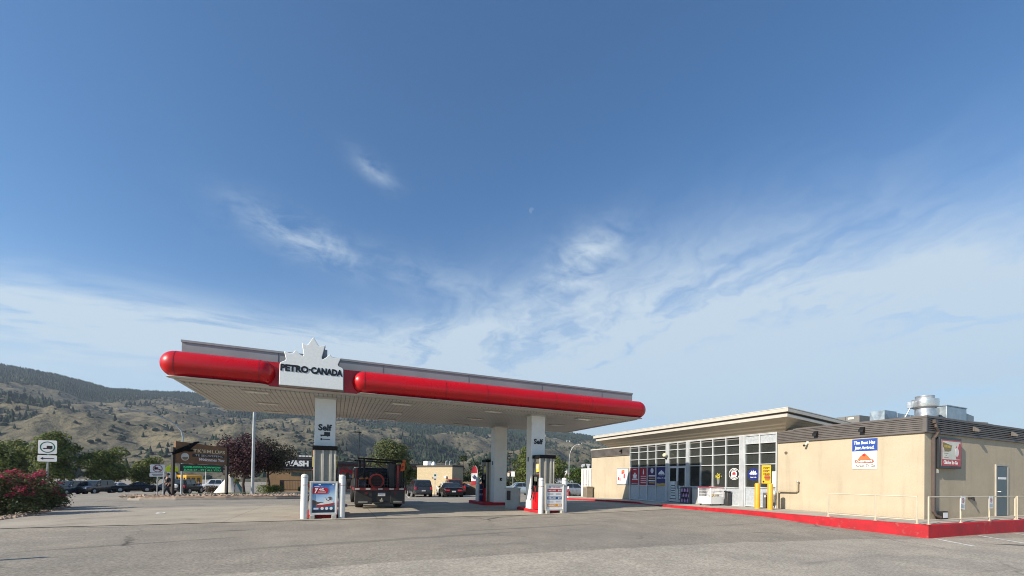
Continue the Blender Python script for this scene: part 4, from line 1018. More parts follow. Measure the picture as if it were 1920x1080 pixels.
yp = thing('window_poster', 'tall yellow burger poster in the window behind the yellow bollards', 'poster', (19.38, 13.68, 1.5), 0, 'posters in the shop windows')
MB().box(19.372, 19.384, 13.46, 13.93, 1.52, 2.43).build('sheet', PM('poster_yellow', (.78, .42, .03), .4, var=.05), yp)
m = MB()
for i, st in enumerate(('CRISPY', 'CRISPY', 'CHICKEN')): lettering(m, st, (19.371, 13.68, 2.22 - .14 * i), mY, Zv, w=.34, h=.10, bold=.03, depth=.003)
m.prism(disc(-.14, 1.61, .05), (19.3715, 13.69, 0), mY, Zv, (-.003, 0, 0)); m.build('lettering', M_black, yp, smooth=0)
flat(yp, 'bun', PM('bun_brown', (.36, .14, .03), .5), [(-.10, 1.84), (-.08, 1.92), (0, 1.97), (.12, 1.96), (.20, 1.88), (.20, 1.84)], (19.3715, 13.69, 0), mY, Zv)
flat(yp, 'filling', PM('filling_red', (.30, .05, .03), .5), rect(-.10, .21, 1.77, 1.84), (19.3715, 13.69, 0), mY, Zv); flat(yp, 'bun', PM('bun_brown', (), 0), [(-.08, 1.77), (.20, 1.77), (.16, 1.66), (-.04, 1.66)], (19.3715, 13.69, 0), mY, Zv)
np_ = thing('window_poster', 'narrow white notice with red lines at the end of the windows', 'poster', (19.36, 13.24, 1.4), 0, 'posters in the shop windows')
MB().box(19.280, 19.286, 13.13, 13.34, 1.38, 2.10).build('sheet', M_wht, np_); bars(np_, 13.235, (1.5, 1.62, 1.74, 1.86), PM('pale_pink', (), 0), .15, 19.279, .05)
def wall_light(x, y, z, nx, ny, label, mat=None):
    o = thing('wall_light', label, 'wall light', (x, y, z), 0, 'lights on the shop cornice')
    n = Vector((nx, ny, 0)); t = Vector((-ny, nx, 0)); m = MB()
    p = Vector((x, y, z)); m.obox(p - t * .07 - Zv * .09, t * .14, n * .05, Zv * .18); m.build('backplate', mat or M_black, o, bevel=.006)
    m = MB(); m.prism([(.05, .08), (.05, -.10), (.19, -.13), (.19, -.05)], p - t * .08, n, Zv, t * .16); m.build('head', mat or M_black, o, bevel=.008)
for y, lb in ((11.35, 'black cornice light on the front, nearer the windows'), (9.62, 'black cornice light on the front above the blue and white sign')): wall_light(XW - .085, y, 3.76, -1, 0, lb)
for x, lb in ((22.75, 'grey cornice light on the side wall next to the lightbox sign'), (26.1, 'grey cornice light on the side wall above the slate door')): wall_light(x, YC - .085, 3.78, 0, -1, lb, PM('light_bronze', (.10, .09, .082), .6))
wall_light(XW - .085, 24.7, 3.72, -1, 0, 'black cornice light on the far beige wall')
o = thing('globe_light', 'pale round light on the pilaster left of the shop door', 'wall light', (19.27, 20.2, 3.15))
m = MB(); m.tube([(19.27, 20.2, 2.98), (19.14, 20.2, 2.98), (19.10, 20.2, 3.06)], .035, 8); m.build('arm', M_black, o)
m = MB(); m.lathe([(.001, -.13)] + [(.13 * math.cos(q), .13 * math.sin(q)) for q in [R(-75 + 15 * i) for i in range(11)]] + [(.001, .13)], (19.10, 20.2, 3.18), 16); m.build('globe', PM('globe_cream', (.75, .68, .45), .3), o, smooth=80)
o = thing('security_camera', 'small white camera under the front cornice', 'camera', (XW, 11.76, 3.3)); m = MB(); m.box(XW - .05, XW, 11.70, 11.80, 3.33, 3.43); m.tube([(XW - .05, 11.76, 3.36), (XW - .13, 11.78, 3.27), (XW - .20, 11.79, 3.25)], .045, 10); m.build('body', M_cream, o, smooth=40)
m = MB(); m.lathe([(.05, 0), (.05, -.02)], (XW - .20, 11.79, 3.245), 12, 'x'); m.build('lens', M_black, o)
o = thing('vent_ring', 'small dark ring vent on the sunny front wall', 'vent', (XW, 12.72, 2.97))
m = MB(); m.lathe([(.035, 0), (.065, 0), (.065, -.03), (.035, -.03)], (XW, 12.72, 2.97), 16, 'x'); m.build('ring', PM('vent_bronze', (.12, .09, .06), .5), o)
o = thing('hose_bib', 'black hose tap on the shaded side wall below the rail', 'tap', (22.68, YC, 1.12)); m = MB(); m.box(22.55, 22.82, YC - .10, YC, 1.06, 1.18); m.tube([(22.6, YC - .05, 1.1), (22.6, YC - .16, 1.06), (22.6, YC - .17, .99)], .03, 8); m.build('body', M_black, o, bevel=.02)
o = thing('floodlight', 'small square white floodlight at the foot of the downspout', 'floodlight', (20.25, YC - .2, .36)); m = MB(); m.box(20.02, 20.42, YC - .24, YC - .12, .36, .64); m.build('body', M_black, o, bevel=.01); m = MB(); m.box(20.07, 20.37, YC - .245, YC - .24, .41, .60); m.build('glass', M_wht, o)
o = thing('junction_box', 'small pale box on the side wall below the lightbox sign', 'box', (20.08, YC, 2.24)); m = MB(); m.box(19.98, 20.14, YC - .09, YC, 2.02, 2.16); m.build('body', M_cream, o, bevel=.01)
# gas meter with its pipe
gm = thing('gas_meter', 'grey gas meter and pipes between a yellow bollard and the wall', 'gas meter', (18.9, 12.95, .34))
M_pipe = PM('pipe_beige', (.36, .30, .20), .6, var=.1)
m = MB(); m.tube([(19.28, 12.10, 1.62), (19.25, 12.12, 1.62), (19.25, 12.12, 1.22), (19.25, 12.2, 1.17), (19.22, 12.95, 1.17), (19.2, 13.0, 1.1), (19.2, 13.0, .38)], .035, 10); m.build('pipe', M_pipe, gm, smooth=40)
m = MB(); m.lathe([(.05, -.02), (.06, 0), (.05, .03)], (19.25, 12.12, 1.62), 12); m.build('pipe_cap', M_grey, gm)
m = MB(); m.box(19.0, 19.22, 13.08, 13.30, .62, 1.0); m.build('meter_body', M_galv, gm, bevel=.04); m = MB(); m.lathe([(.10, -.05), (.16, -.02), (.16, .02), (.10, .05)], (19.05, 13.16, 1.05), 18, 'x'); m.lathe([(.06, -.04), (.09, 0), (.06, .04)], (19.0, 13.15, .8), 14, 'x'); m.build('regulator', M_galv, gm, smooth=40)
m = MB(); m.tube([(19.1, 13.2, .36), (19.1, 13.2, .62)], .03, 8); m.tube([(19.1, 13.2, 1.0), (19.1, 13.1, 1.15), (19.2, 13.0, 1.15)], .03, 8); m.build('meter_pipe', M_grey, gm)
eb = thing('electric_box', 'slim grey box standing behind the yellow bollards', 'box', (19.2, 13.55, .34)); m = MB(); m.box(19.1, 19.28, 13.45, 13.68, .34, 1.08); m.build('body', PM('dark_grey_box', (.10, .10, .105), .5), eb, bevel=.03); m = MB(); m.lathe([(.05, 0), (.05, -.04)], (19.1, 13.52, .9), 12, 'x'); m.build('dial', M_wht, eb)
bollard(18.06, 13.19, 'yellow bollard nearer the shop door', 'yellow bollards before the gas meter', 1.18, M_yellow, 'bollard')
bollard(18.10, 12.60, 'yellow bollard nearer the beige wall and gas meter', 'yellow bollards before the gas meter', 1.18, M_yellow, 'bollard')
for o in [q for q in S.objects if q.get('group') == 'yellow bollards before the gas meter']:
    o.location.z = .345
    for ch in list(o.children):
        if ch.name.startswith(('band', 'cap_ring')): bpy.data.objects.remove(ch)
# handrails on the raised walk
M_rail = PM('rail_cream', (.54, .48, .36), .45, .1, var=.06)
def handrail(pts, label, sign_at=()):
    o = thing('handrail', label, 'handrail', (pts[0][0], pts[0][1], .35), 0, 'cream handrails round the raised walk')
    m = MB()
    for x, y in pts: 
        MB().tube([(x, y, .345), (x, y, 1.21)], .022, 10).build('post', M_rail, o); m.lathe([(.06, .352), (.06, .364)], (x, y, 0), 12)
    m.build('base_plate', M_rail, o)
    MB().tube([(pts[0][0], pts[0][1], 1.21), (pts[-1][0], pts[-1][1], 1.21)], .020, 10).build('top_rail', M_rail, o)
    MB().tube([(pts[0][0], pts[0][1], .47), (pts[-1][0], pts[-1][1], .47)], .017, 10).build('lower_rail', M_rail, o)
    return o
handrail([(16.78, 9.46), (16.86, 8.05), (16.92, 6.98)], 'cream tube handrail along the red kerb before the sunny wall')
handrail([(17.06, 6.76), (19.09, 6.76), (21.13, 6.76), (23.18, 6.76)], 'cream tube handrail with two notices before the shaded side wall')
handrail([(23.36, 6.76), (25.4, 6.76), (27.5, 6.76), (29.6, 6.76)], 'cream tube handrail continuing past the slate door')
for x, tl, lb in ((19.09, 7, 'tilted no parking notice on the handrail, nearer the corner'), (21.13, 0, 'upright no parking notice on the handrail, nearer the slate door')):
    o = thing('notice_sign', lb, 'notice', (x, 6.72, .8), 0, 'notices on the handrail'); o.rotation_euler = (0, R(tl), 0)
    L = dict(local=True); MB().box(-.15, .15, -.008, 0, 0, .43).build('plate', PM('notice_white', (), 0), o, **L)
    m = MB(); rr = [(.085 * math.cos(i / 20 * math.tau), .085 * math.sin(i / 20 * math.tau)) for i in range(20)]
    n = 20; m.add([(a, -.010, .29 + b) for a, b in rr] + [(a * .74, -.010, .29 + b * .74) for a, b in rr], [(i, (i + 1) % n, n + (i + 1) % n, n + i) for i in range(n)]); m.prism([(-.06, .05), (-.05, .06), (.06, -.05), (.05, -.06)], (0, -.009, .29), X, Zv, (0, -.001, 0)); m.build('ban_ring', PM('notice_red', (.40, .03, .03), .5), o, smooth=0, **L)
    m = MB(); m.box(-.03, .03, -.0095, -.008, .25, .33)
    for q in (.05, .08, .11, .14): m.box(-.11, .11, -.0095, -.008, q, q + .014)
    m.build('print', PM('notice_blue', (.12, .17, .25), .5), o, **L)
# cage cart, rack, bins by the shop door
ct = thing('cage_cart', 'white wire cage cart with red rim standing on the shop walk', 'cart', (18.55, 16.2, .3))
zc = walk_z(16.2); m = MB(); ax, bx_, ay, by = 18.08, 19.0, 15.78, 16.62
for a, b, c, d_ in ((ax, bx_, ay, ay + .02), (ax, bx_, by - .02, by), (ax, ax + .02, ay + .02, by - .02), (bx_ - .02, bx_, ay + .02, by - .02)): m.box(a, b, c, d_, zc + .10, zc + .47)
m.box(ax, bx_, ay, by, zc + .09, zc + .10); m.build('lower_panel', M_wht, ct)
m = MB()
for x in (ax + .015, bx_ - .015):
    for y in (ay + .015, by - .015): m.box(x - .02, x + .02, y - .02, y + .02, zc + .47, zc + .92)
n = 11
for i in range(1, n):
    x = ax + (bx_ - ax) * i / n; y = ay + (by - ay) * i / n
    for yy in (ay + .01, by - .01): m.tube([(x, yy, zc + .47), (x, yy, zc + .92)], .005, 5)
    for xx in (ax + .01, bx_ - .01): m.tube([(xx, y, zc + .47), (xx, y, zc + .92)], .005, 5)
for z in (.62, .77):
    for yy in (ay + .01, by - .01): m.tube([(ax, yy, zc + z), (bx_, yy, zc + z)], .005, 5)
    for xx in (ax + .01, bx_ - .01): m.tube([(xx, ay, zc + z), (xx, by, zc + z)], .005, 5)
m.build('cage', M_wht, ct, smooth=0)
m = MB()
for a, b, c, d_ in ((ax - .01, bx_ + .01, ay - .01, ay + .03), (ax - .01, bx_ + .01, by - .03, by + .01), (ax - .01, ax + .03, ay + .03, by - .03), (bx_ - .03, bx_ + .01, ay + .03, by - .03)): m.box(a, b, c, d_, zc + .92, zc + .965)
m.build('rim', PM('rim_red', (.36, .03, .04), .5), ct)
for x in (ax + .1, bx_ - .1):
    for y in (ay + .1, by - .1): MB().lathe([(.045, -.02), (.045, .02)], (x, y, zc + .045), 12, 'y').build('wheel', M_black, ct)
fw = thing('firewood_bundles', 'pale bundles stacked inside the white cage cart', 'bundles', (18.5, 16.2, zc + .1)); m = MB(); rnd = random.Random(5)
for i in range(14): 
    x, y, z = rnd.uniform(18.15, 18.55), rnd.uniform(15.86, 16.2), zc + .10 + .10 * (i % 5) + .05; m.tube([(x, y, z), (x + .35, y + .28 * rnd.random(), z)], .05, 7)
m.build('bundle', PM('split_wood', (.50, .36, .18), .8, var=.3), fw)
rk = thing('display_rack', 'grey shelf rack of purple jugs beside the shop door', 'rack', (18.95, 18.2, .3)); zr = walk_z(18.3)
m = MB(); m.box(18.75, 19.25, 17.85, 17.88, zr, zr + .95); m.box(18.75, 19.25, 18.52, 18.55, zr, zr + .95); m.box(19.22, 19.25, 17.88, 18.52, zr, zr + .95)
for q in (.05, .36, .66, .93): m.box(18.75, 19.22, 17.88, 18.52, zr + q, zr + q + .02)
m.build('frame', PM('rack_grey', (.18, .17, .19), .5), rk)
for i, q in enumerate((.07, .38, .68)):
    for j in range(6):
        o = MB(); y = 17.94 + .105 * j; o.lathe([(.045, 0), (.045, .14), (.02, .19), (.02, .22), (.001, .225)], (18.82, y, zr + q), 8); o.build('jug', PM(('jug_purple', 'jug_pink')[(i + j) % 2], ((.17, .04, .20), (.55, .40, .48))[(i + j) % 2], .4), rk, smooth=40)
tc = thing('trash_bin', 'tall light grey bin between the purple rack and the cage cart', 'bin', (18.9, 17.3, .3)); m = MB(); m.box(18.7, 19.2, 17.15, 17.62, zr, zr + .92); m.build('body', PM('bin_grey', (.36, .36, .35), .6, var=.08), tc, bevel=.03); m = MB(); m.box(18.68, 19.22, 17.13, 17.64, zr + .92, zr + .98); m.build('lid', M_grey, tc, bevel=.02)
tc = thing('trash_bin', 'narrow black bin at the shop wall behind the cage cart', 'bin', (19.1, 15.6, .3)); m = MB(); m.box(19.0, 19.26, 15.52, 15.74, zc, zc + .72); m.build('body', PM('bin_black', (.03, .03, .032), .5), tc, bevel=.03); m = MB(); m.box(18.98, 19.27, 15.50, 15.76, zc + .72, zc + .77); m.build('lid', M_black, tc, bevel=.02)
pf = thing('potted_flower', 'yellow flowers in a grey pot behind the shop window', 'flowers', (19.33, 16.5, 1.5)); m = MB(); m.lathe([(.05, 1.42), (.09, 1.72)], (19.34, 16.40, 0), 14); m.build('pot', PM('pot_grey', (.22, .22, .21), .5), pf)
m = MB(); rnd = random.Random(8)
for i in range(70):
    p = Vector((19.33 + rnd.uniform(-.04, .02), 16.40 + rnd.gauss(0, .07), 1.84 + rnd.gauss(0, .07))); a, b = Vector((rnd.uniform(-.02, .02), .04, rnd.uniform(-.02, .02))), Vector((.01, rnd.uniform(-.02, .02), .04)); m.add([p, p + a, p + a + b, p + b], [(0, 1, 2, 3)])
m.build('bloom', PM('bloom_yellow', (.45, .38, .03), .7), pf, smooth=0)

# ---------------------------------------------------------------- plant on the roof
M_duct = PM('duct_zinc', (.33, .38, .41), .42, .7, var=.22, scale=3)
ef = thing('exhaust_fan', 'round shiny exhaust fan on the roof above the corner', 'exhaust fan', (23.5, 9.45, 3.84))
MB().lathe([(.32, 3.84), (.32, 4.90)], (23.5, 9.45, 0), 28).build('curb', M_galv, ef, smooth=40)
MB().lathe([(.32, 4.90), (.36, 4.90), (.44, 4.95), (.45, 5.02), (.45, 5.27), (.43, 5.28)], (23.5, 9.45, 0), 32).build('bowl', PM('spun_alu', (.62, .62, .61), .28, .85, var=.1, scale=6), ef, smooth=40)
MB().lathe([(.31, 5.28), (.31, 5.40), (.315, 5.41), (.315, 5.43), (.28, 5.43)], (23.5, 9.45, 0), 28).build('top_ring', M_galv, ef, smooth=40)
m = MB(); m.box(22.98, 23.16, 9.62, 9.84, 4.92, 5.20); m.tube([(23.05, 9.75, 4.95), (22.95, 9.9, 4.5), (22.9, 10.0, 4.2)], .03, 8); m.build('junction_box', M_galv, ef, bevel=.02)
def xbox(m, x0, x1, y0, y1, z0, z1):
    """sheet metal box with cross-broken faces"""
    e = .035
    m.add([(x0, y0, z0), (x0, y1, z0), (x0, y1, z1), (x0, y0, z1), (x0 - e, (y0 + y1) / 2, (z0 + z1) / 2)], [(0, 1, 4), (1, 2, 4), (2, 3, 4), (3, 0, 4)])
    m.add([(x0, y0, z0), (x1, y0, z0), (x1, y0, z1), (x0, y0, z1), ((x0 + x1) / 2, y0 - e, (z0 + z1) / 2)], [(0, 1, 4), (1, 2, 4), (2, 3, 4), (3, 0, 4)])
    m.box(x0 + .002, x1, y0 + .002, y1, z0, z1 - .002)
du = thing('roof_duct', 'zinc duct box with creased faces behind the exhaust fan', 'duct', (25, 11.2, 3.84))
m = MB(); xbox(m, 24.3, 25.35, 11.25, 11.85, 3.85, 5.16); m.build('box', M_duct, du, smooth=0)
m = MB(); m.box(25.35, 28.6, 11.40, 11.78, 4.35, 5.14); 
for x in (25.8, 26.4, 27.0, 27.6, 28.2): m.box(x - .015, x + .015, 11.385, 11.40, 4.35, 5.14)
m.build('duct_run', M_duct, du)
ru = thing('rooftop_unit', 'grey rooftop air unit with two white tags', 'air conditioner', (26.0, 13.7, 3.84))
m = MB(); m.box(25.6, 27.2, 12.95, 14.3, 3.85, 5.24); m.build('casing', PM('unit_grey', (.17, .165, .15), .55, .2, var=.06), ru, bevel=.015)
m = MB(); m.box(25.588, 25.6, 13.60, 13.62, 3.9, 5.22); m.build('seam', M_black, ru)
for y in (13.2, 13.9): MB().box(25.585, 25.6, y, y + .28, 5.06, 5.16).build('tag', M_cream, ru)
MB().prism([(0, 0), (0, .95), (.42, .62)], (25.7, 14.3, 4.2), Y, Zv, (1.3, 0, 0)).build('hood', PM('unit_grey', (), 0), ru)
ih = thing('intake_hood', 'zinc intake box with a sloped end on the roof behind the side parapet', 'duct', (26, 9.6, 3.84))
m = MB(); m.box(25.0, 26.8, 9.30, 10.2, 3.85, 5.12); m.box(24.97, 26.83, 9.28, 10.22, 5.12, 5.17); m.build('box', M_duct, ih, bevel=.01)
MB().prism([(0, 0), (.85, .68), (.85, .90), (0, 1.0)], (26.8, 9.35, 3.95), X, Zv, (0, .75, 0)).build('end_cone', PM('duct_dull', (.25, .28, .30), .5, .6), ih, smooth=0)
m = MB(); m.box(24.2, 24.97, 9.55, 10.1, 4.3, 5.06); m.build('neck', M_duct, ih)
pl = thing('roof_vent', 'low white vent cap on the flat roof by the overhanging roof', 'vent', (23.5, 12.0, 3.84)); m = MB(); m.lathe([(.1, 3.84), (.1, 4.12), (.24, 4.15), (.24, 4.22), (.05, 4.26)], (23.2, 11.5, 0), 16); m.build('cap', M_wht, pl, smooth=40)
# ---------------------------------------------------------------- the flatbed work truck at the pump
def work_truck():
    p = Vector((1.98, 20.0, 0)); z = g(p.x, p.y) + .012
    o = thing('work_truck', 'black flatbed work truck with red reel seen from behind at the pump', 'truck', (p.x, p.y, z), R(1))
    L = dict(local=True)
    DK = PM('truck_black', (.014, .014, .015), .45, var=.3); GR = PM('truck_grey', (.030, .029, .027), .55, var=.25, dirt=.3); RD = PM('truck_red', (.14, .012, .014), .5, var=.3, dirt=.3)
    w = 1.17
    m = MB(); m.box(-w, w, 0, 3.6, .86, .95); m.build('flatbed', DK, o, bevel=.01, **L)
    m = MB(); m.box(-w - .01, w + .01, -.02, 0, .84, .96); r_ = m.build('rear_rail', RD, o, **L)
    m = MB()
    for a in (-1.15, -.68, -.14, .36, .82): m.box(a, a + .20, -.025, -.02, .87, .935)
    m.build('reflector', PM('reflector_white', (.50, .47, .45), .5, var=.3), r_, **L)
    for s in (-1, 1): MB().box(s * w - .012, s * w + .012, .02, 3.58, .84, .96).build('side_rail', RD, o, **L)
    for s, a, b in ((-1, -1.13, -.40), (1, .42, 1.08)):
        q = MB().box(a, b, .02, .50, .20, .84).build('mud_panel', GR, o, bevel=.01, **L)
        MB().box(a + .14, a + .54, .012, .02, .27, .34).build('panel_plate', PM('plate_alu', (.30, .29, .26), .5, .4), q, **L)
        MB().lathe([(.06, -.01), (.055, .0)], ((a + b) / 2 + s * .12 * -1, .015, .70), 14, 'y').build('tail_light', PM('lens_red', (.11, .008, .010), .3), q, **L)
    MB().tube([(-1.0, .0, .78), (-.40, -.01, .50)], .025, 6).build('brace', DK, o, **L)
    m = MB(); m.box(-.40, .42, .06, .20, .26, .84); m.build('cross_member', DK, o, **L)
    MB().box(-.14, .19, .045, .06, .57, .72).build('number_plate', PM('plate_pale', (.55, .55, .57), .4, var=.25, scale=30), o, **L)
    m = MB(); m.box(-.5, .5, -.10, .06, .25, .29); m.build('step', GR, o, **L)
    m = MB(); m.box(-.05, .07, -.22, .06, .33, .41); m.lathe([(.03, .41), (.03, .45), (.035, .47), (.001, .51)], (.01, -.18, 0), 10); m.build('hitch', PM('hitch_steel', (.40, .36, .30), .4, .5), o, smooth=40, **L)
    # wheels
    for y in (1.0, 4.9):
        for s in (-1, 1):
            a, b = (s * .70, s * 1.08)
            t = MB(); t.lathe([(.27, min(a, b)), (.40, min(a, b) + .02), (.425, min(a, b) + .07), (.425, max(a, b) - .07), (.40, max(a, b) - .02), (.27, max(a, b))], (0, y, .425), 24, 'x'); t.build('wheel', M_rubber, o, smooth=40, **L)
            ot = max(a, b) if s > 0 else min(a, b)
            MB().lathe([(.26, -.03), (.10, -.01), (.10, .02), (.001, .021)] if s > 0 else [(.26, .03), (.10, .01), (.10, -.02), (.001, -.021)], (ot, y, .425), 18, 'x').build('rim', M_steel, o, **L)
    # load on the bed
    m = MB()
    for x in (-1.12, 1.12): m.box(x - .03, x + .03, .02, .08, .95, 1.42)
    for z0 in (1.10, 1.25, 1.40): m.box(-1.12, 1.12, .035, .055, z0, z0 + .02)
    for i in range(1, 16): m.box(-1.12 + i * .14 - .006, -1.12 + i * .14 + .006, .037, .053, .95, 1.41)
    m.build('tailgate', PM('mesh_black', (.02, .02, .02), .5), o, **L)
    rl = MB(); rl.lathe([(.27, .27), (.345, .27), (.345, .42), (.27, .42), (.27, .27)], (-.18, 0, 1.27), 30, 'y', cap=False); rq = rl.build('reel', PM('reel_red', (.42, .03, .02), .5, var=.15), o, smooth=40, **L); MB().lathe([(.001, .31), (.268, .315), (.268, .44), (.001, .45)], (-.18, 0, 1.27), 24, 'y').build('hose_coil', PM('coil_dark', (.035, .006, .006), .6, var=.4, scale=12), rq, smooth=40, **L)
    m = MB(); m.box(.40, .66, .5, 1.2, .95, 2.10); m.build('tool_locker', PM('locker_grey', (.035, .035, .036), .5), o, bevel=.02, **L)
    m = MB(); m.box(.66, 1.05, .7, 1.6, .95, 2.08); m.build('tank', DK, o, bevel=.03, **L)
    m = MB(); m.box(-.95, .40, 1.7, 3.4, .95, 1.72); m.build('load_box', PM('load_dark', (.02, .021, .023), .6, var=.4), o, bevel=.03, **L)
    m = MB(); m.tube([(.78, .35, .95), (.80, .35, 2.02)], .055, 10); m.build('red_post', PM('post_red', (.36, .03, .025), .5), o, **L)
    m = MB(); m.tube([(-1.06, .4, .95), (-1.06, .4, 1.85)], .06, 10); m.build('left_post', RD, o, **L)
    m = MB(); m.prism([(0, 0), (.20, .05), (.21, .40), (.17, .46), (.03, .34)], (.90, .30, 1.74), X, Zv, (0, .03, 0)); sg = m.build('orange_flag', PM('hi_vis_orange', (.65, .10, .015), .6), o, **L)
    MB().prism([(.05, .12), (.09, .12), (.09, .2), (.15, .2), (.15, .24), (.05, .24)], (.90, .298, 1.74), X, Zv, (0, -.003, 0)).build('flag_mark', M_black, sg, smooth=0, **L)
    m = MB(); m.box(1.0, 1.14, .2, .4, 2.18, 2.30); m.build('beacon', PM('beacon_amber', (.45, .12, .02), .3), o, bevel=.02, **L)
    for x in (-.83, -.60): MB().lathe([(.11, 1.34), (.10, 1.40), (.04, 1.45), (.001, 1.455)], (x, .5, 0), 12).build('hard_hat', PM('hat_orange', (.50, .16, .03), .5), o, **L)
    MB().box(-.95, -.60, .4, .75, .95, 1.33).build('tool_bag', PM('bag_navy', (.03, .04, .07), .8), o, bevel=.06, **L)
    rn = random.Random(4); m = MB()
    for i in range(9):
        x = -.95 + i * .23; hgt = rn.uniform(.45, .85); m.lathe([(.16, .95), (.19, .95 + hgt * .4), (.15, .95 + hgt * .85), (.04, .95 + hgt)], (x, .95 + rn.uniform(-.2, .3), 0), 9)
    m.build('tarped_load', PM('tarp_black', (.016, .016, .018), .7, var=.4), o, smooth=50, **L)
    # rack over the cab
    m = MB()
    m.tube([(-1.0, 3.3, 2.30), (1.12, 3.3, 2.22)], .04, 8); m.tube([(-1.0, .6, 2.32), (1.12, .6, 2.24)], .04, 8)
    for x in (-.72, 1.10): m.tube([(x, .6, .95), (x, .6, 2.28)], .045, 8); m.tube([(x, 3.3, .95), (x, 3.3, 2.26)], .045, 8)
    m.tube([(-1.0, .6, 2.20), (-1.0, 3.3, 2.18)], .035, 8); m.tube([(1.12, .6, 2.12), (1.12, 3.3, 2.10)], .035, 8)
    m.build('rack', M_black, o, **L)
    m = MB(); m.tube([(-1.10, .02, 1.45), (-.60, .3, 1.70), (.2, .9, 1.80)], .02, 6); m.build('boom', DK, o, **L)
    # cab in front
    m = MB(); pts = [(3.75, .55), (3.75, 1.75), (3.95, 1.92), (4.9, 1.90), (5.5, 1.35), (6.7, 1.20), (6.9, .95), (6.9, .55)]
    m.prism([(a, b) for a, b in pts], (-.98, 0, 0), Y, Zv, (1.96, 0, 0)); cab = m.build('cab', DK, o, bevel=.05, **L)
    MB().box(-.70, .70, 3.735, 3.75, 1.30, 1.72).build('rear_window', M_glassd, cab, **L)
    MB().box(-.92, .92, 3.9, 4.9, 1.93, 1.955).build('sunlit_roof_strip', PM('roof_sunlit', (.5, .5, .5), .4), cab, bevel=.01, **L)  # pale strip paints the sunlit top of the black cab
    for s in (-1, 1):
        MB().prism([(3.9, 1.32), (3.95, 1.80), (4.85, 1.80), (5.3, 1.36)], (s * .985, 0, 0), Y, Zv, (s * .005, 0, 0)).build('window', M_glassd, cab, **L)
        mm = MB(); mm.tube([(s * .98, 5.2, 1.35), (s * 1.22, 5.1, 1.38)], .02, 6); mm.box(s * 1.26 - .11, s * 1.26 + .11, 5.06, 5.12, 1.30, 1.66); mm.build('mirror', M_black, cab, bevel=.02, **L)
    MB().box(-.9, .9, .6, 6.8, .50, .62).build('chassis', DK, o, **L)
work_truck()

# ---------------------------------------------------------------- cars
CARS = {
 'sedan': dict(L=4.7, W=1.80, belt=.92, H=1.43, hood=.95, tail=1.02, ws=(.62, -.02), rr=(-1.0, -1.75), clear=.20, wr=.32, wb=1.38),
 'coupe': dict(L=4.75, W=1.88, belt=.92, H=1.38, hood=.95, tail=1.0, ws=(.45, -.22), rr=(-.95, -1.85), clear=.18, wr=.35, wb=1.36),
 'suv': dict(L=4.6, W=1.85, belt=1.05, H=1.73, hood=1.08, tail=1.08, ws=(.95, .35), rr=(-1.75, -2.12), clear=.27, wr=.36, wb=1.33),
 'hatch': dict(L=4.1, W=1.75, belt=.98, H=1.55, hood=1.0, tail=1.02, ws=(.85, .2), rr=(-1.3, -1.9), clear=.2, wr=.32, wb=1.28),
 'pickup': dict(L=5.7, W=1.98, belt=1.18, H=1.90, hood=1.18, tail=1.18, ws=(1.1, .55), rr=(-.95, -1.15), clear=.36, wr=.40, wb=1.78),
 'jeep': dict(L=4.2, W=1.85, belt=1.15, H=1.82, hood=1.12, tail=1.15, ws=(.45, .25), rr=(-1.9, -2.0), clear=.35, wr=.42, wb=1.28),
}
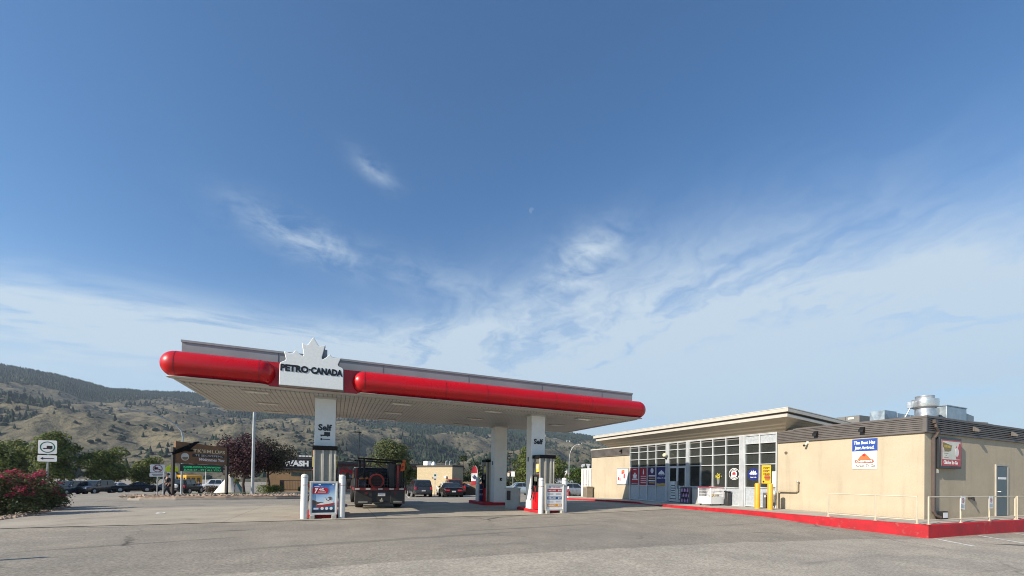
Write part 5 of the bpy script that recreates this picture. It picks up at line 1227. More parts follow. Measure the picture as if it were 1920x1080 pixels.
def car(kind, label, paint, pos, heading, group='cars and pickups parked about the lot', plate=True):
    c = CARS[kind]; o = thing('parked_' + {'suv': 'suv', 'pickup': 'pickup', 'jeep': 'jeep'}.get(kind, 'car'), label, 'pickup' if kind == 'pickup' else 'car', pos, heading, group)
    L = dict(local=True); hl = c['L'] / 2; W = c['W'] / 2; cl, bt, H = c['clear'], c['belt'], c['H']
    # lower body: loft of cross sections from nose (+x) to tail (-x)
    st = [(hl, .52, bt * .66, .80), (hl - .10, cl + .06, c['hood'] * .84, .90), (hl - .55, cl, c['hood'] * .93, .97), (c['ws'][0] + .1, cl, c['hood'], 1.0), (0, cl, bt, 1.0), (-hl + .9, cl, bt, 1.0), (-hl + .4, cl + .02, c['tail'] * .99, .98), (-hl + .07, cl + .10, c['tail'] * .95, .93), (-hl, .45, c['tail'] * .80, .86)]
    m = MB(); n = 12
    for x, zb, zt, wf in st:
        w = W * wf; h = zt - zb
        ring = [(w * .88, zb), (w * .98, zb + h * .15), (w, zb + h * .45), (w * .985, zb + h * .75), (w * .93, zb + h * .94), (w * .80, zt)]
        for a, b in ring: m.v.append((x, a, b))
        for a, b in ring[::-1]: m.v.append((x, -a, b))
    for i in range(len(st) - 1):
        for k in range(n): m.f.append((i * n + k, i * n + (k + 1) % n, (i + 1) * n + (k + 1) % n, (i + 1) * n + k))
    m.f += [tuple(range(n))[::-1], tuple((len(st) - 1) * n + k for k in range(n))]
    body = m.build('body', paint, o, smooth=40, **L)
    # cabin with its glass
    xw0, xw1 = c['ws']; xr1, xr0 = c['rr']; wb_, wt = W * .93, W * (.80 if kind in ('suv', 'pickup', 'jeep') else .74)
    zb = bt - .04
    A = [(xw0, zb, wb_), (xw1, H - .05, wt), (xw1 - .25, H, wt * .93), (xr1 + .2, H - .01, wt * .93), (xr1, H - .07, wt), (xr0, zb, wb_)]
    m = MB(); m.v = [(x, w, z) for x, z, w in A] + [(x, -w, z) for x, z, w in A]; k = len(A)
    m.f = [(i, i + 1, k + i + 1, k + i) for i in range(k - 1)] + [tuple(range(k))[::-1], tuple(range(k, 2 * k))]
    cab = m.build('cabin', paint, o, smooth=25, bevel=.03, **L)
    def pane(name, q): 
        q = [Vector(p) for p in q]; nn = (q[1] - q[0]).cross(q[2] - q[0]).normalized(); ctr = sum(q, Vector()) / 4
        if nn.dot(ctr - Vector((0, 0, bt))) < 0: nn = -nn
        MB().add([p + nn * .035 for p in q] + [p + nn * .02 for p in q], [(0, 1, 2, 3), (7, 6, 5, 4), (0, 4, 5, 1), (1, 5, 6, 2), (2, 6, 7, 3), (3, 7, 4, 0)]).build(name, M_glassd, cab, **L)
    lerp = lambda a, b, t: tuple(u + (v - u) * t for u, v in zip(a, b))
    def quad(p00, p10, p11, p01, a, b, cc, d): 
        f = lambda s, t: lerp(lerp(p00, p10, s), lerp(p01, p11, s), t)
        return [f(a, cc), f(b, cc), f(b, d), f(a, d)]
    pane('windshield', quad((xw0, -wb_, zb), (xw0, wb_, zb), (xw1, wt, H - .05), (xw1, -wt, H - .05), .06, .94, .1, .95))
    pane('rear_window', quad((xr0, -wb_, zb), (xr0, wb_, zb), (xr1, wt, H - .07), (xr1, -wt, H - .07), .08, .92, .15, .92))
    for s in (-1, 1):
        for a, b in ((.05, .48), (.53, .95)): pane('window', quad((xr0 + .1, s * wb_, zb), (xw0 - .25, s * wb_, zb), (xw1 - .12, s * wt, H - .06), (xr1 + .08, s * wt, H - .06), a, b, .16, .92))
        mm = MB(); mm.box(xw0 - .35, xw0 - .18, s * (W + .10) - .09, s * (W + .10) + .09, bt - .02, bt + .14); mm.build('mirror', paint, cab, bevel=.03, **L)
    # wheels
    for xx in (c['wb'], -c['wb']):
        for s in (-1, 1):
            r = c['wr']; y0 = s * (W - .17)
            a = [(r * .62, -.11), (r * .95, -.11), (r, -.07), (r, .09), (r * .95, .125), (r * .62, .125)]
            MB().lathe([(r * 1.17, 0), (r * 1.17, .055), (r * 1.05, .06)] if s > 0 else [(r * 1.17, 0), (r * 1.17, -.055), (r * 1.05, -.06)], (xx, s * (W - .045), r), 24, 'y').build('wheel_arch', M_black, body, **L)
            wh = MB().lathe([(q, t * s) for q, t in a], (xx, s * (W - .10), r), 24, 'y').build('wheel', M_rubber, o, smooth=40, **L)
            rm = MB()
            rm.lathe([(r * .64, .10 * s), (r * .58, .128 * s), (r * .12, .14 * s), (.001, .145 * s)], (xx, s * (W - .10), r), 20, 'y')
            rm.build('rim', PM('rim_alloy', (.42, .42, .42), .4, .5), wh, smooth=30, **L)
    # lights, plate, bumpers
    for s in (-1, 1):
        MB().box(hl - .16, hl - .015, s * W * .62 - .17, s * W * .62 + .17, bt * .64, bt * .64 + .14).build('headlight', PM('headlamp', (.70, .70, .68), .15), o, bevel=.03, **L)
        if kind in ('suv', 'pickup', 'jeep', 'hatch'): q = MB().box(-hl - .012, -hl + .12, s * W * .80 - .09, s * W * .80 + .09, bt * .72, bt * 1.0)
        else: q = MB().box(-hl - .012, -hl + .12, s * W * .60 - .22, s * W * .60 + .22, bt * .70, bt * .86)
        q.build('tail_light', PM('tail_red', (.48, .02, .03), .2), o, bevel=.02, **L)
    MB().box(-hl - .03, -hl, -.18, .18, bt * .60, bt * .60 + .13).build('number_plate', PM('plate_pale', (), 0), o, **L)
    MB().box(-hl - .04, -hl + .1, -W * .82, W * .82, cl + .12, cl + .30).build('rear_bumper', PM('bumper_dark', (.03, .03, .032), .5) if kind != 'coupe' else paint, o, bevel=.04, **L)
    MB().box(hl - .06, hl + .02, -W * .70, W * .70, bt * .42, bt * .62).build('grille', M_black, o, bevel=.03, **L)
    if kind == 'pickup':
        MB().box(-hl + .10, xr0 - .05, -W * .82, W * .82, bt - .02, bt + .008).build('bed_floor', M_black, o, **L)
    if kind == 'jeep':
        q = MB(); q.lathe([(.20, .0), (.34, .02), (.36, .08), (.36, .16), (.34, .2), (.22, .2)], (-hl - .24, .0, 1.02), 22, 'x'); sp = q.build('spare_wheel', M_rubber, o, smooth=40, **L)
        MB().lathe([(.25, -.01), (.2, -.03), (.05, -.04)], (-hl - .235, 0, 1.02), 18, 'x').build('rim', PM('rim_alloy', (), 0), sp, **L)
    return o
Pb, Pg, Pw, Ps = PM('paint_black', (.007, .007, .008), .3, coat=.2, spec=.25), PM('paint_charcoal', (.045, .047, .052), .25, .3, coat=.5), PM('paint_white', (.70, .70, .69), .25, coat=.5), PM('paint_silver', (.38, .40, .42), .3, .5, coat=.4)
Pn, Pu = PM('paint_navy', (.03, .04, .06), .22, .2, coat=.5), PM('paint_brown', (.075, .06, .05), .25, .3, coat=.5)
fx = math.pi / 2
def hd(px, rel=0): return math.pi / 2 - (YAW + math.atan((px - 960) / FPX)) + R(rel)     # heading straight away from the viewer, plus rel
car('suv', 'charcoal suv with red tail lights parked beside the work truck', Pg, at(787, 41.5), hd(787, 10))
car('coupe', 'black coupe with red tail lights parked left of the flag banner', Pb, at(845, 40), hd(845, 8))
car('sedan', 'white car mostly hidden beyond the black coupe', Pw, at(838, 45.5), hd(838, 8))
car('suv', 'dark suv facing out with bright headlights, nearest the red rose bush', Pn, at(128, 51), hd(128, 180 - 38))
car('suv', 'brown suv second in the row behind the rose bush', Pu, at(180, 53.5), hd(180, 180 - 38))
car('sedan', 'small white sedan at the end of the row of dark suvs', Pw, at(212, 57), hd(212, 180 - 40))
car('hatch', 'white hatchback half hidden behind the first dark suv', Pw, at(108, 60), hd(108, 150))
car('coupe', 'long black car parked side on below the green trees', Pb, at(250, 57), hd(250, 96))
car('jeep', 'black off roader with a white wheeled spare behind the welcome sign', Pb, at(352, 52), hd(352, -28))
car('sedan', 'dark car behind the white sign post left of the off roader', Pn, at(312, 60), hd(312, 70))
car('pickup', 'white pickup parked side on behind the welcome sign and tent', Pw, at(404, 62), hd(404, 80))
car('sedan', 'pale blue car seen over the concrete waste bin', PM('paint_ice', (.36, .43, .46), .3, .3, coat=.4), at(968, 46), hd(968, 100))
car('hatch', 'silver hatchback between the price board and the white container', Ps, at(1079, 50), hd(1079, -70))
car('suv', 'black suv partly hidden behind the silver hatchback', Pb, at(1100, 54), hd(1100, -75))
car('suv', 'black suv behind the right white bollard by the white building', Pb, at(1056, 56), hd(1056, -70))
car('pickup', 'red truck parked behind the black coupe by the tan wall', PM('paint_rust', (.20, .035, .02), .35), at(850, 50), hd(850, 12))
# school bus far behind the off roader
bp = at(345, 76); o = thing('school_bus', 'yellow school bus behind the black off roader', 'bus', bp, hd(347, 17)); L = dict(local=True)
Mb = PM('bus_yellow', (.72, .33, .02), .4)
m = MB(); m.prism([(-5, .5), (-5, 2.75), (-4.8, 2.95), (3.0, 2.95), (3.3, 2.75), (3.45, 1.75), (4.8, 1.55), (5, 1.3), (5, .5)], (0, -1.2, 0), X, Zv, (0, 2.4, 0)); b = m.build('body', Mb, o, bevel=.08, **L)
for s in (-1, 1):
    for i in range(9): MB().box(-4.6 + i * .83, -3.95 + i * .83, s * 1.205 - .004, s * 1.205 + .004, 1.85, 2.5).build('window', M_glassd, b, **L)
    MB().box(-4.9, 4.8, s * 1.205 - .005, s * 1.205 + .005, 1.35, 1.45).build('stripe', M_black, b, **L)
    for x in (-3.2, 3.6): MB().lathe([(.3, -.13), (.5, -.13), (.5, .13), (.3, .13)], (x, s * 1.1, .5), 20, 'y').build('wheel', M_rubber, o, **L)
for y in (-.9, -.1, .6): MB().box(-5.008, -5.0, y, y + .5, 1.8, 2.5).build('rear_window', M_glassd, b, **L)
MB().box(3.28, 3.47, -1.05, 1.05, 1.85, 2.6).build('windshield', M_glassd, b, **L)

# ---------------------------------------------------------------- trees and shrubs
def leaf_mat(name, c1, c2, trans=.32):
    if name in _mats: return _mats[name]
    m = bpy.data.materials.new(name); m.use_nodes = True; t = m.node_tree; b = t.nodes['Principled BSDF']; k = N(t)
    p = k.new('ShaderNodeTexCoord').outputs['Object']; gi = k.new('ShaderNodeNewGeometry').outputs['Random Per Island']
    c = k.mix(gi, (*c1, 1), (*c2, 1)); c = k.mix(k.ramp(k.noise(p, .6, 4, .6), .35, .65, 0, .5), c, tuple(v * .7 for v in c1) + (1,))
    k.link(c, b.inputs['Base Color']); b.inputs['Roughness'].default_value = .65; b.inputs['Specular IOR Level'].default_value = .25
    tr = k.new('ShaderNodeBsdfTranslucent'); k.link(c, tr.inputs[0]); mx = k.new('ShaderNodeMixShader'); mx.inputs[0].default_value = trans
    k.link(b.outputs[0], mx.inputs[1]); k.link(tr.outputs[0], mx.inputs[2]); k.link(mx.outputs[0], t.nodes['Material Output'].inputs[0]); _mats[name] = m; return m
M_bark = PM('bark', (.075, .055, .042), .9, var=.3, scale=6, bump=.4, bscale=20)
def leaves(m, rnd, c, n, ls, sp, flatten=.7, droop=0):
    for _ in range(n):
        d_ = Vector((rnd.gauss(0, 1), rnd.gauss(0, 1), rnd.gauss(0, flatten))) * sp * .55
        p = c + d_; p.z -= droop * d_.length
        a = Vector((rnd.gauss(0, 1), rnd.gauss(0, 1), rnd.gauss(0, .7))).normalized(); b = a.cross(Vector((rnd.gauss(0, 1), rnd.gauss(0, 1), rnd.gauss(0, 1)))).normalized()
        s = ls * rnd.uniform(.6, 1.35); a, b = a * s, b * s * .6
        i = len(m.v); m.v += [tuple(p - a * .5), tuple(p + b * .5), tuple(p + a * .6), tuple(p - b * .5)]; m.f.append((i, i + 1, i + 2, i + 3))
def tree(label, pos, h, w, mat, seed, trunk_h=.22, group='trees round the lot', name='tree', clumps=70, per=46, ls=.22, tw=.16, shape='round', cat='tree', flat_=1.0, lobe=1.0):
    rnd = random.Random(seed); o = thing(name, label, cat, pos, rnd.uniform(0, 6), group)
    tr = MB(); tops = []
    zt = h * trunk_h
    tr.tube([(0, 0, -.2), (rnd.uniform(-.05, .05) * w, 0, zt * .6), (rnd.uniform(-.05, .05) * w, rnd.uniform(-.05, .05) * w, zt), (0, 0, h * .62), (0, 0, h * .85)], [tw * 1.25, tw, tw * .85, tw * .45, tw * .12], 8)
    for i in range(9):
        a = i * 2.4 + rnd.uniform(-.4, .4); z0 = zt + (h * .5 - zt) * rnd.random(); r_ = w * .5 * rnd.uniform(.55, .9); z1 = z0 + (h - z0) * rnd.uniform(.25, .65)
        tr.tube([(0, 0, z0), (math.cos(a) * r_ * .5, math.sin(a) * r_ * .5, (z0 + z1) / 2 + .1), (math.cos(a) * r_, math.sin(a) * r_, z1)], [tw * .45, tw * .28, tw * .06], 6)
    tr.build('trunk', M_bark, o, local=True, smooth=50)
    m = MB(); cz, rz_ = (h + zt) / 2, (h - zt) / 2 * 1.02
    nl = max(7, int(clumps * .30)); per_l = int(clumps * per / nl); lobes = []; tries = 0
    while len(lobes) < nl and tries < nl * 60:
        tries += 1
        q = Vector((rnd.uniform(-1, 1), rnd.uniform(-1, 1), rnd.uniform(-1, 1))); R_ = math.hypot(q.x, q.y)
        if q.length > .92 or (shape == 'cone' and R_ > max(.06, .9 * (1 - (q.z + 1) / 2) ** .75)) or rnd.random() > .25 + .75 * q.length: continue
        rl = w * rnd.uniform(.13, .23) * (.75 if shape == 'cone' and q.z > .3 else 1) * lobe
        lobes.append((Vector((q.x * (w / 2 - rl * .55), q.y * (w / 2 - rl * .55), cz + q.z * (rz_ - rl * .5))), rl))
    for c, rl in lobes:
        for _ in range(per_l):
            n_ = Vector((rnd.gauss(0, 1), rnd.gauss(0, 1), rnd.gauss(.25, 1))).normalized()
            p = c + Vector((n_.x, n_.y, n_.z * .82)) * rl * (rnd.uniform(.72, 1.1) if rnd.random() < .85 else rnd.uniform(1.0, 1.35))
            nn = (n_ + Vector((rnd.gauss(0, .45), rnd.gauss(0, .45), rnd.gauss(.1, .45)))).normalized()
            a = nn.cross(Vector((rnd.gauss(0, 1), rnd.gauss(0, 1), rnd.gauss(0, 1)))).normalized(); b = nn.cross(a)
            s = ls * rnd.uniform(.55, 1.3); a, b = a * s, b * s * .62
            i = len(m.v); m.v += [tuple(p - a * .5), tuple(p + b * .5 - nn * s * .12), tuple(p + a * .6), tuple(p - b * .5 - nn * s * .12)]; m.f.append((i, i + 1, i + 2, i + 3))
    m.build('crown', mat, o, local=True, smooth=0)
    return o
G1 = leaf_mat('leaf_deep_green', (.065, .094, .024), (.25, .28, .075)); G2 = leaf_mat('leaf_mid_green', (.07, .098, .026), (.24, .26, .075)); G3 = leaf_mat('leaf_olive', (.085, .105, .04), (.22, .24, .10)); GP = leaf_mat('leaf_purple', (.040, .018, .022), (.125, .055, .062))
tree('broad dark green tree behind the rose bush at the picture edge', at(4, 64), 8.7, 7.4, G1, 1, .10, clumps=110, per=70, ls=.36)
tree('tallest dark green tree behind the truck route sign', at(104, 66), 9.9, 6.8, G1, 2, .10, clumps=110, per=70, ls=.36)
tree('dense dark green tree above the small white sedan', at(199, 70), 8.5, 7.0, G1, 3, .10, clumps=110, per=70, ls=.36)
tree('smaller mid green tree left of the welcome sign', at(279, 76), 6.5, 5.8, G2, 4, .12, clumps=95, per=55, ls=.34)
tree('purple leaved plum tree just right of the welcome sign', at(459, 38.5), 5.6, 5.4, GP, 5, .28, clumps=120, per=60, ls=.19, tw=.13)
tree('dark purple green tree beside the car wash wall', at(505, 41), 5.4, 5.0, leaf_mat('leaf_bronze', (.040, .036, .024), (.105, .085, .055)), 6, .30, clumps=100, per=55, ls=.19, tw=.12)
tree('full green tree standing behind the black work truck', at(726, 56), 7.3, 6.6, G3, 7, .25, clumps=105, per=60, ls=.26, tw=.2)
tree('lower green tree between the work truck and the tan wall', at(762, 58), 4.9, 4.2, G1, 8, .18, clumps=60, per=50, ls=.26)
tree('tall dark green tree behind the near column marked Self', at(985, 62), 7.6, 4.6, G1, 9, .12, clumps=90, per=55, ls=.28, shape='cone')
tree('dark green tree right of the fuel pump', at(1034, 66), 7.0, 5.4, G1, 10, .15, clumps=80, per=55, ls=.28)
tree('bright green tree beside the white container', at(1082, 56), 4.0, 3.2, leaf_mat('leaf_bright', (.04, .075, .015), (.11, .16, .03)), 11, .2, clumps=60, per=50, ls=.2)
tree('narrow young tree beside the cream tent', at(441, 44), 3.1, 1.3, G2, 12, .15, clumps=28, per=40, ls=.16, tw=.05)
tree('small green shrub below the car wash sign', at(570, 42), 1.5, 1.4, G2, 13, .05, clumps=24, per=40, ls=.13, tw=.04, name='shrub', cat='shrub', group='shrubs round the lot')
tree('low clipped green shrub before the car wash wall', at(512, 41), .75, 2.8, G1, 14, .02, clumps=40, per=45, ls=.12, tw=.03, name='shrub', cat='shrub', group='shrubs round the lot')
tree('reddish low shrub beside the cream tent', at(400, 47), .9, 2.0, leaf_mat('leaf_rust', (.05, .04, .02), (.12, .07, .04)), 15, .02, clumps=30, per=40, ls=.12, tw=.03, name='shrub', cat='shrub', group='shrubs round the lot')
# red rose bushes at the left edge
MR = leaf_mat('rose_petal', (.36, .02, .06), (.70, .13, .22), .35)
def rose(label, pos, h, w, seed):
    rnd = random.Random(seed); o = thing('rose_bush', label, 'bush', pos, 0, 'red rose bushes at the lot edge')
    m, b, s = MB(), MB(), MB()
    for i in range(30):
        a = rnd.uniform(0, 6.28); r_ = w * .4 * rnd.random(); s.tube([(r_ * .3 * math.cos(a), r_ * .3 * math.sin(a), 0), (r_ * math.cos(a), r_ * math.sin(a), h * rnd.uniform(.5, .9))], [.015, .006], 5)
    s.build('stem', M_bark, o, local=True)
    for i in range(130):
        q = Vector((rnd.gauss(0, .42), rnd.gauss(0, .42), rnd.uniform(.06, 1)))
        R_ = math.hypot(q.x, q.y)
        if R_ > 1 or q.z > 1.05 - .5 * R_ ** 2: continue
        c = Vector((q.x * w / 2 * 1.05, q.y * w / 2 * 1.05, q.z * h * .95)); leaves(m, rnd, c, 60, .085, .24, .8)
        if q.z > .40 and rnd.random() < .46 and q.z > .75 - .6 * R_:
            for _ in range(rnd.randint(1, 3)): leaves(b, rnd, c + Vector((rnd.gauss(0, .12), rnd.gauss(0, .12), rnd.uniform(.02, .18))), 26, .07, .13, .55)
    m.build('foliage', leaf_mat('leaf_rose', (.040, .058, .022), (.15, .17, .075)), o, local=True, smooth=0); b.build('blossom', MR, o, local=True, smooth=0)
rose('nearest red rose bush at the picture edge', at(8, 15.2), 1.62, 2.7, 21)
rose('middle red rose bush below the truck route sign', at(48, 17.4), 1.62, 2.2, 22)
rose('farthest red rose bush with few flowers beside the kerb', at(88, 19.2), 1.15, 1.3, 23)
rose('red rose bush behind the nearest one', at(-40, 17.5), 1.6, 2.8, 24)
# stony edging of the rose bed
def stones(name, label, pts, n, s0, s1, mat, seed, spread):
    rnd = random.Random(seed); m = MB()
    for _ in range(n):
        t = rnd.random() * (len(pts) - 1); i = int(t); p = Vector(pts[i]).lerp(Vector(pts[i + 1]), t - i); x, y = p.x + rnd.uniform(-spread, spread), p.y + rnd.uniform(-spread, spread); s = rnd.uniform(s0, s1)
        z = p.z if len(pts[0]) > 2 and p.z else g(x, y)
        q = [Vector((rnd.uniform(.6, 1) * s * math.cos(k * 1.257 + .3), rnd.uniform(.6, 1) * s * math.sin(k * 1.257 + .3), rnd.uniform(.1, .4) * s)) for k in range(5)]
        m.add([Vector((x, y, z)) + v for v in q] + [Vector((x, y, z + s * rnd.uniform(.6, .9))), Vector((x, y, z - .05))], [(k, (k + 1) % 5, 5) for k in range(5)] + [((k + 1) % 5, k, 6) for k in range(5)])
    o = m.build(name, mat, smooth=0); tag(o, label, 'stones', kind='stuff')
M_rock = PM('pink_rock', (.34, .25, .18), .9, var=.4, scale=2.5, bump=.4, bscale=15)
stones('gravel', 'pinkish stones edging the rose bed', [at(-20, 13.1), at(20, 14.2), at(60, 15.6), at(84, 17.0), at(112, 19.2), at(112, 20.2)], 420, .04, .12, M_rock, 31, .28)

# ---------------------------------------------------------------- welcome sign, its bed, and the signs round it
def bed_h(t): return g(t.x, t.y)
bed = [cam_xy(px, Z) for px, Z in ((240, 26.6), (262, 26.2), (330, 26.4), (425, 27.3), (520, 28.6), (566, 29.6), (566, 33), (500, 33.5), (425, 32.6), (330, 31), (262, 29.5))]
ctr = Vector((sum(p[0] for p in bed) / len(bed), sum(p[1] for p in bed) / len(bed), 0))
def ringed(name, mat, dz0, dz1, sc, kind):
    m = MB(); n = len(bed)
    for x, y in bed: m.v.append((ctr.x + (x - ctr.x) * sc, ctr.y + (y - ctr.y) * sc, g(x, y) + dz0))
    for x, y in bed: m.v.append((ctr.x + (x - ctr.x) * sc, ctr.y + (y - ctr.y) * sc, g(x, y) + dz1))
    m.f = [(i, (i + 1) % n, n + (i + 1) % n, n + i) for i in range(n)] + [tuple(range(n, 2 * n))]
    o = m.build(name, mat, smooth=0, bevel=.02); o['kind'] = kind; return o
ringed('kerb', PM('kerb_grey', (.27, .25, .22), .9, var=.15), -.2, .13, 1.0, 'structure')
ringed('rock_bed', M_rock, .10, .24, .985, 'structure')
bd = [Vector((x, y, g(x, y) + .22)) for x, y in bed]
front, back = bd[:6], bd[6:][::-1]
pts = []
for k in (.16, .34, .52): pts += [front[min(5, i)].lerp(back[min(4, int(i * .8))], k) for i in range(6)]
stones('gravel', 'pink and tan rocks filling the bed under the welcome sign', pts, 900, .06, .2, M_rock, 32, .5)
m = MB(); a = [Vector(p) for p in (at(330, 30.0, .30), at(430, 31.4, .32), at(560, 32.4, .30), at(560, 36, .25), at(430, 36, .25), at(330, 33.5, .2))]
m.add(a, [tuple(range(6))]); o = m.build('grass', PM('grass_green', (.055, .095, .025), .95, var=.35, scale=4), smooth=0); tag(o, 'strip of green grass behind the rocks under the plum tree', 'grass', kind='stuff')
def frame_at(pa, pb):
    """root pose so that local x runs from pa to pb"""
    d_ = (pb - pa); return math.atan2(d_.y, d_.x), math.hypot(d_.x, d_.y)
pa, pb = at(326, 28.0, .15), at(426, 31.8, .15); rz, wl = frame_at(pa, pb); zb0 = min(pa.z, pb.z)
ws_ = thing('welcome_sign', 'large brown wooden welcome sign with a black bird and a green message screen', 'sign', (pa.x, pa.y, zb0), rz); L = dict(local=True)
M_brd = PM('stained_board', (.185, .092, .038), .7, var=.25, scale=3)
z_ = lambda y, Z: (885.6 - y) / FPX * Z + EYE - zb0
zt0, zb1 = z_(829, 28), z_(868, 28)
h0 = zt0 - zb1
MB().prism([(.08, zb1), (wl - .05, zb1 - .02), (wl - .05, zb1 + h0 * .92), (wl * .5, zb1 + h0 * 1.0), (wl * .4, zb1 + h0 * 1.02), (.08, zb1 + h0 * 1.05)], (0, 0, 0), X, Zv, (0, .14, 0)).build('board', M_brd, ws_, bevel=.015, **L)
for x in (-.02, wl + .03): MB().box(x - .075, x + .075, -.02, .16, -.4, zb1 + h0 * (.75 if x < 1 else .55)).build('post', PM('post_dark', (.022, .018, .016), .7), ws_, **L)
M_gold = PM('carved_gold', (.66, .56, .34), .5)
def wt(st, u, v, w, h, mat, nm='lettering', **k): m = MB(); lettering(m, st, (u * wl, -.004 - k.pop('lift', 0), zb1 + v * h0), X, Zv, w=w * wl, h=h * h0, depth=.012, **k); return m.build(nm, mat, ws_, smooth=0, **L)
wt("TK'EML\u00daPS", .63, .57, .62, .21, M_gold, bold=.015, spacing=1.08)
MB().prism(pill(.31 * wl, .93 * wl, zb1 + .34 * h0, zb1 + .50 * h0), (0, -.002, 0), X, Zv, (0, -.012, 0)).build('name_band', PM('band_black', (.02, .018, .018), .6), ws_, **L)
wt('TE SECWEPEMC', .63, .375, .54, .10, PM('pale_letters', (.50, .48, .46), .5), bold=.0, lift=.014, spacing=1.1)
wt('Welcomes You', .68, .15, .50, .15, M_wht, bold=.015, shear=.15)
sl_ = MB().lathe([(.001, -.02), (.27, -.02), (.27, 0), (.25, .01)], (.18 * wl, 0, zb1 + .32 * h0), 22, 'y').build('seal', PM('seal_pale', (.55, .54, .50), .5), ws_, **L)
MB().prism([(-.2, -.06), (-.1, .0), (.05, -.03), (.2, .02), (.19, -.1), (.08, -.2), (-.08, -.2), (-.18, -.12)], (.18 * wl, -.024, zb1 + .32 * h0), X, Zv, (0, -.004, 0)).build('seal_print', PM('seal_ink', (.20, .17, .07), .5), sl_, smooth=0, **L)
bird = [(-.62, .16), (-.30, .40), (.02, .62), (.40, .84), (.78, 1.08), (1.05, 1.30), (1.30, 1.36), (1.42, 1.30), (1.22, 1.16), (1.05, .98), (.86, .78), (.74, .62), (.98, .60), (.92, .44), (.66, .42), (.50, .46), (.36, .46), (.10, .30), (-.24, .16), (-.46, .04)]
MB().prism([(a * 1.0 + .25, zb1 + h0 * .34 + b * h0 * .58) for a, b in bird], (0, -.02, 0), X, Zv, (0, -.09, 0)).build('carved_bird', PM('bird_black', (.005, .005, .006), .8, spec=.1), ws_, smooth=0, bevel=.02, **L)
MB().prism([(a, zb1 + h0 * .36 + b) for a, b in [(-.48, .06), (-.26, .14), (-.20, .06), (-.42, -.02)]], (0, -.115, 0), X, Zv, (0, -.02, 0)).build('bird_tail', PM('bird_white', (.5, .48, .44), .6), ws_, smooth=0, **L)
sc = MB().box(wl * .10, wl * .92, .0, .16, zb1 - .56, zb1 - .06).build('screen_case', PM('case_black', (.02, .02, .022), .5), ws_, bevel=.01, **L)
MB().box(wl * .13, wl * .89, -.006, 0, zb1 - .53, zb1 - .09).build('screen', PM('screen_dark', (.004, .022, .012), .4), sc, smooth=0, **L)
MLED = EM('led_green', (.02, .42, .15), .30)
m = MB()
for st, v in (('KAMLOOPA POWWOW', .22), ('JUNE 27 - 29 | ALL YOU', .42)): lettering(m, st, (wl * .51, -.007, zb1 - .09 - v), X, Zv, w=wl * .70, h=.13, bold=.03, depth=.004)
m.build('screen_text', MLED, sc, smooth=0, **L)
# posts and traffic signs
M_sgn = PM('sign_plate', (.74, .74, .72), .5, var=.04)
def signpost(label, pos, rz, hpost, r=.03, group='signs on posts round the lot', name='traffic_sign', cat='sign'):
    o = thing(name, label, cat, pos, rz, group); MB().tube([(0, 0, -.2), (0, 0, hpost)], r, 10).build('post', M_lampgrey, o, local=True); return o
def plate(o, name, pts, z, mat, y=-.05, d=.012): return MB().prism(pts, (0, y, z), X, Zv, (0, d, 0)).build(name, mat, o, local=True, smooth=0, bevel=.004)
def annulus(o, name, r0, r1, z, mat, y, n=28):
    m = MB(); m.add([(r1 * math.cos(i / n * math.tau), y, z + r1 * math.sin(i / n * math.tau)) for i in range(n)] + [(r0 * math.cos(i / n * math.tau), y, z + r0 * math.sin(i / n * math.tau)) for i in range(n)], [(i, (i + 1) % n, n + (i + 1) % n, n + i) for i in range(n)]); return m.build(name, mat, o, local=True, smooth=0)
def rrect(w, h, r=.05, n=4):
    p = []
    for cx, cy, a in ((w / 2 - r, h - r, 0), (-w / 2 + r, h - r, 90), (-w / 2 + r, r, 180), (w / 2 - r, r, 270)):
        for i in range(n + 1): q = R(a + 90 * i / n); p.append((cx + r * math.cos(q), cy + r * math.sin(q)))
    return p
Zs = 18.0; pz_ = at(89, Zs); zz = lambda y: (882.4 - y) / FPX * Zs + EYE - pz_.z
o = signpost('white truck route sign with green ring over a left arrow plate', pz_, ang(89) - R(24), zz(826) - .02)
wv = .60; hh = zz(826.5) - zz(852)
plate(o, 'upper_plate', rrect(wv, hh), zz(852), M_sgn); annulus(o, 'green_ring', .205, .245, zz(839.3), PM('ring_green', (.015, .12, .07), .5), -.052)
def silhouette(o, name, z, w, mat, y, flip=False, x0=0):
    s = -1 if flip else 1; return MB().prism([(x0 + s * (a - .5) * w, z + (b - .22) * w) for a, b in TRUCK], (0, y, 0), X, Zv, (0, -.002, 0)).build(name, mat, o, local=True, smooth=0)
silhouette(o, 'truck_mark', zz(840.5), .31, M_black, -.0525)
plate(o, 'arrow_plate', rrect(wv + .02, zz(854.5) - zz(866.5), .04), zz(866.5), M_sgn); MB().prism([((a - .5) * .44, (b - .5) * .20) for a, b in ARROW], (0, -.0525, zz(860.6)), X, Zv, (0, -.002, 0)).build('arrow', M_black, o, local=True, smooth=0)
Zs = 27.0; pz_ = at(295.5, Zs, .1); zz = lambda y: (885 - y) / FPX * Zs + EYE - pz_.z
o = signpost('white no trucks sign with a red ring left of the welcome sign', pz_, ang(295), zz(871))
plate(o, 'upper_plate', rrect(.74, zz(871.2) - zz(886.2), .05), zz(886.2), M_sgn); annulus(o, 'red_ring', .20, .245, zz(878.6), PM('ban_red', (.24, .02, .03), .5), -.052); silhouette(o, 'truck_mark', zz(879), .34, M_black, -.0525, True); MB().prism([(-.17, .14), (-.14, .17), (.17, -.14), (.14, -.17)], (0, -.0535, zz(878.6)), X, Zv, (0, -.002, 0)).build('ban_bar', PM('ban_red', (), 0), o, local=True, smooth=0)
plate(o, 'lower_plate', rrect(.78, zz(887.2) - zz(894), .03), zz(894), M_sgn)
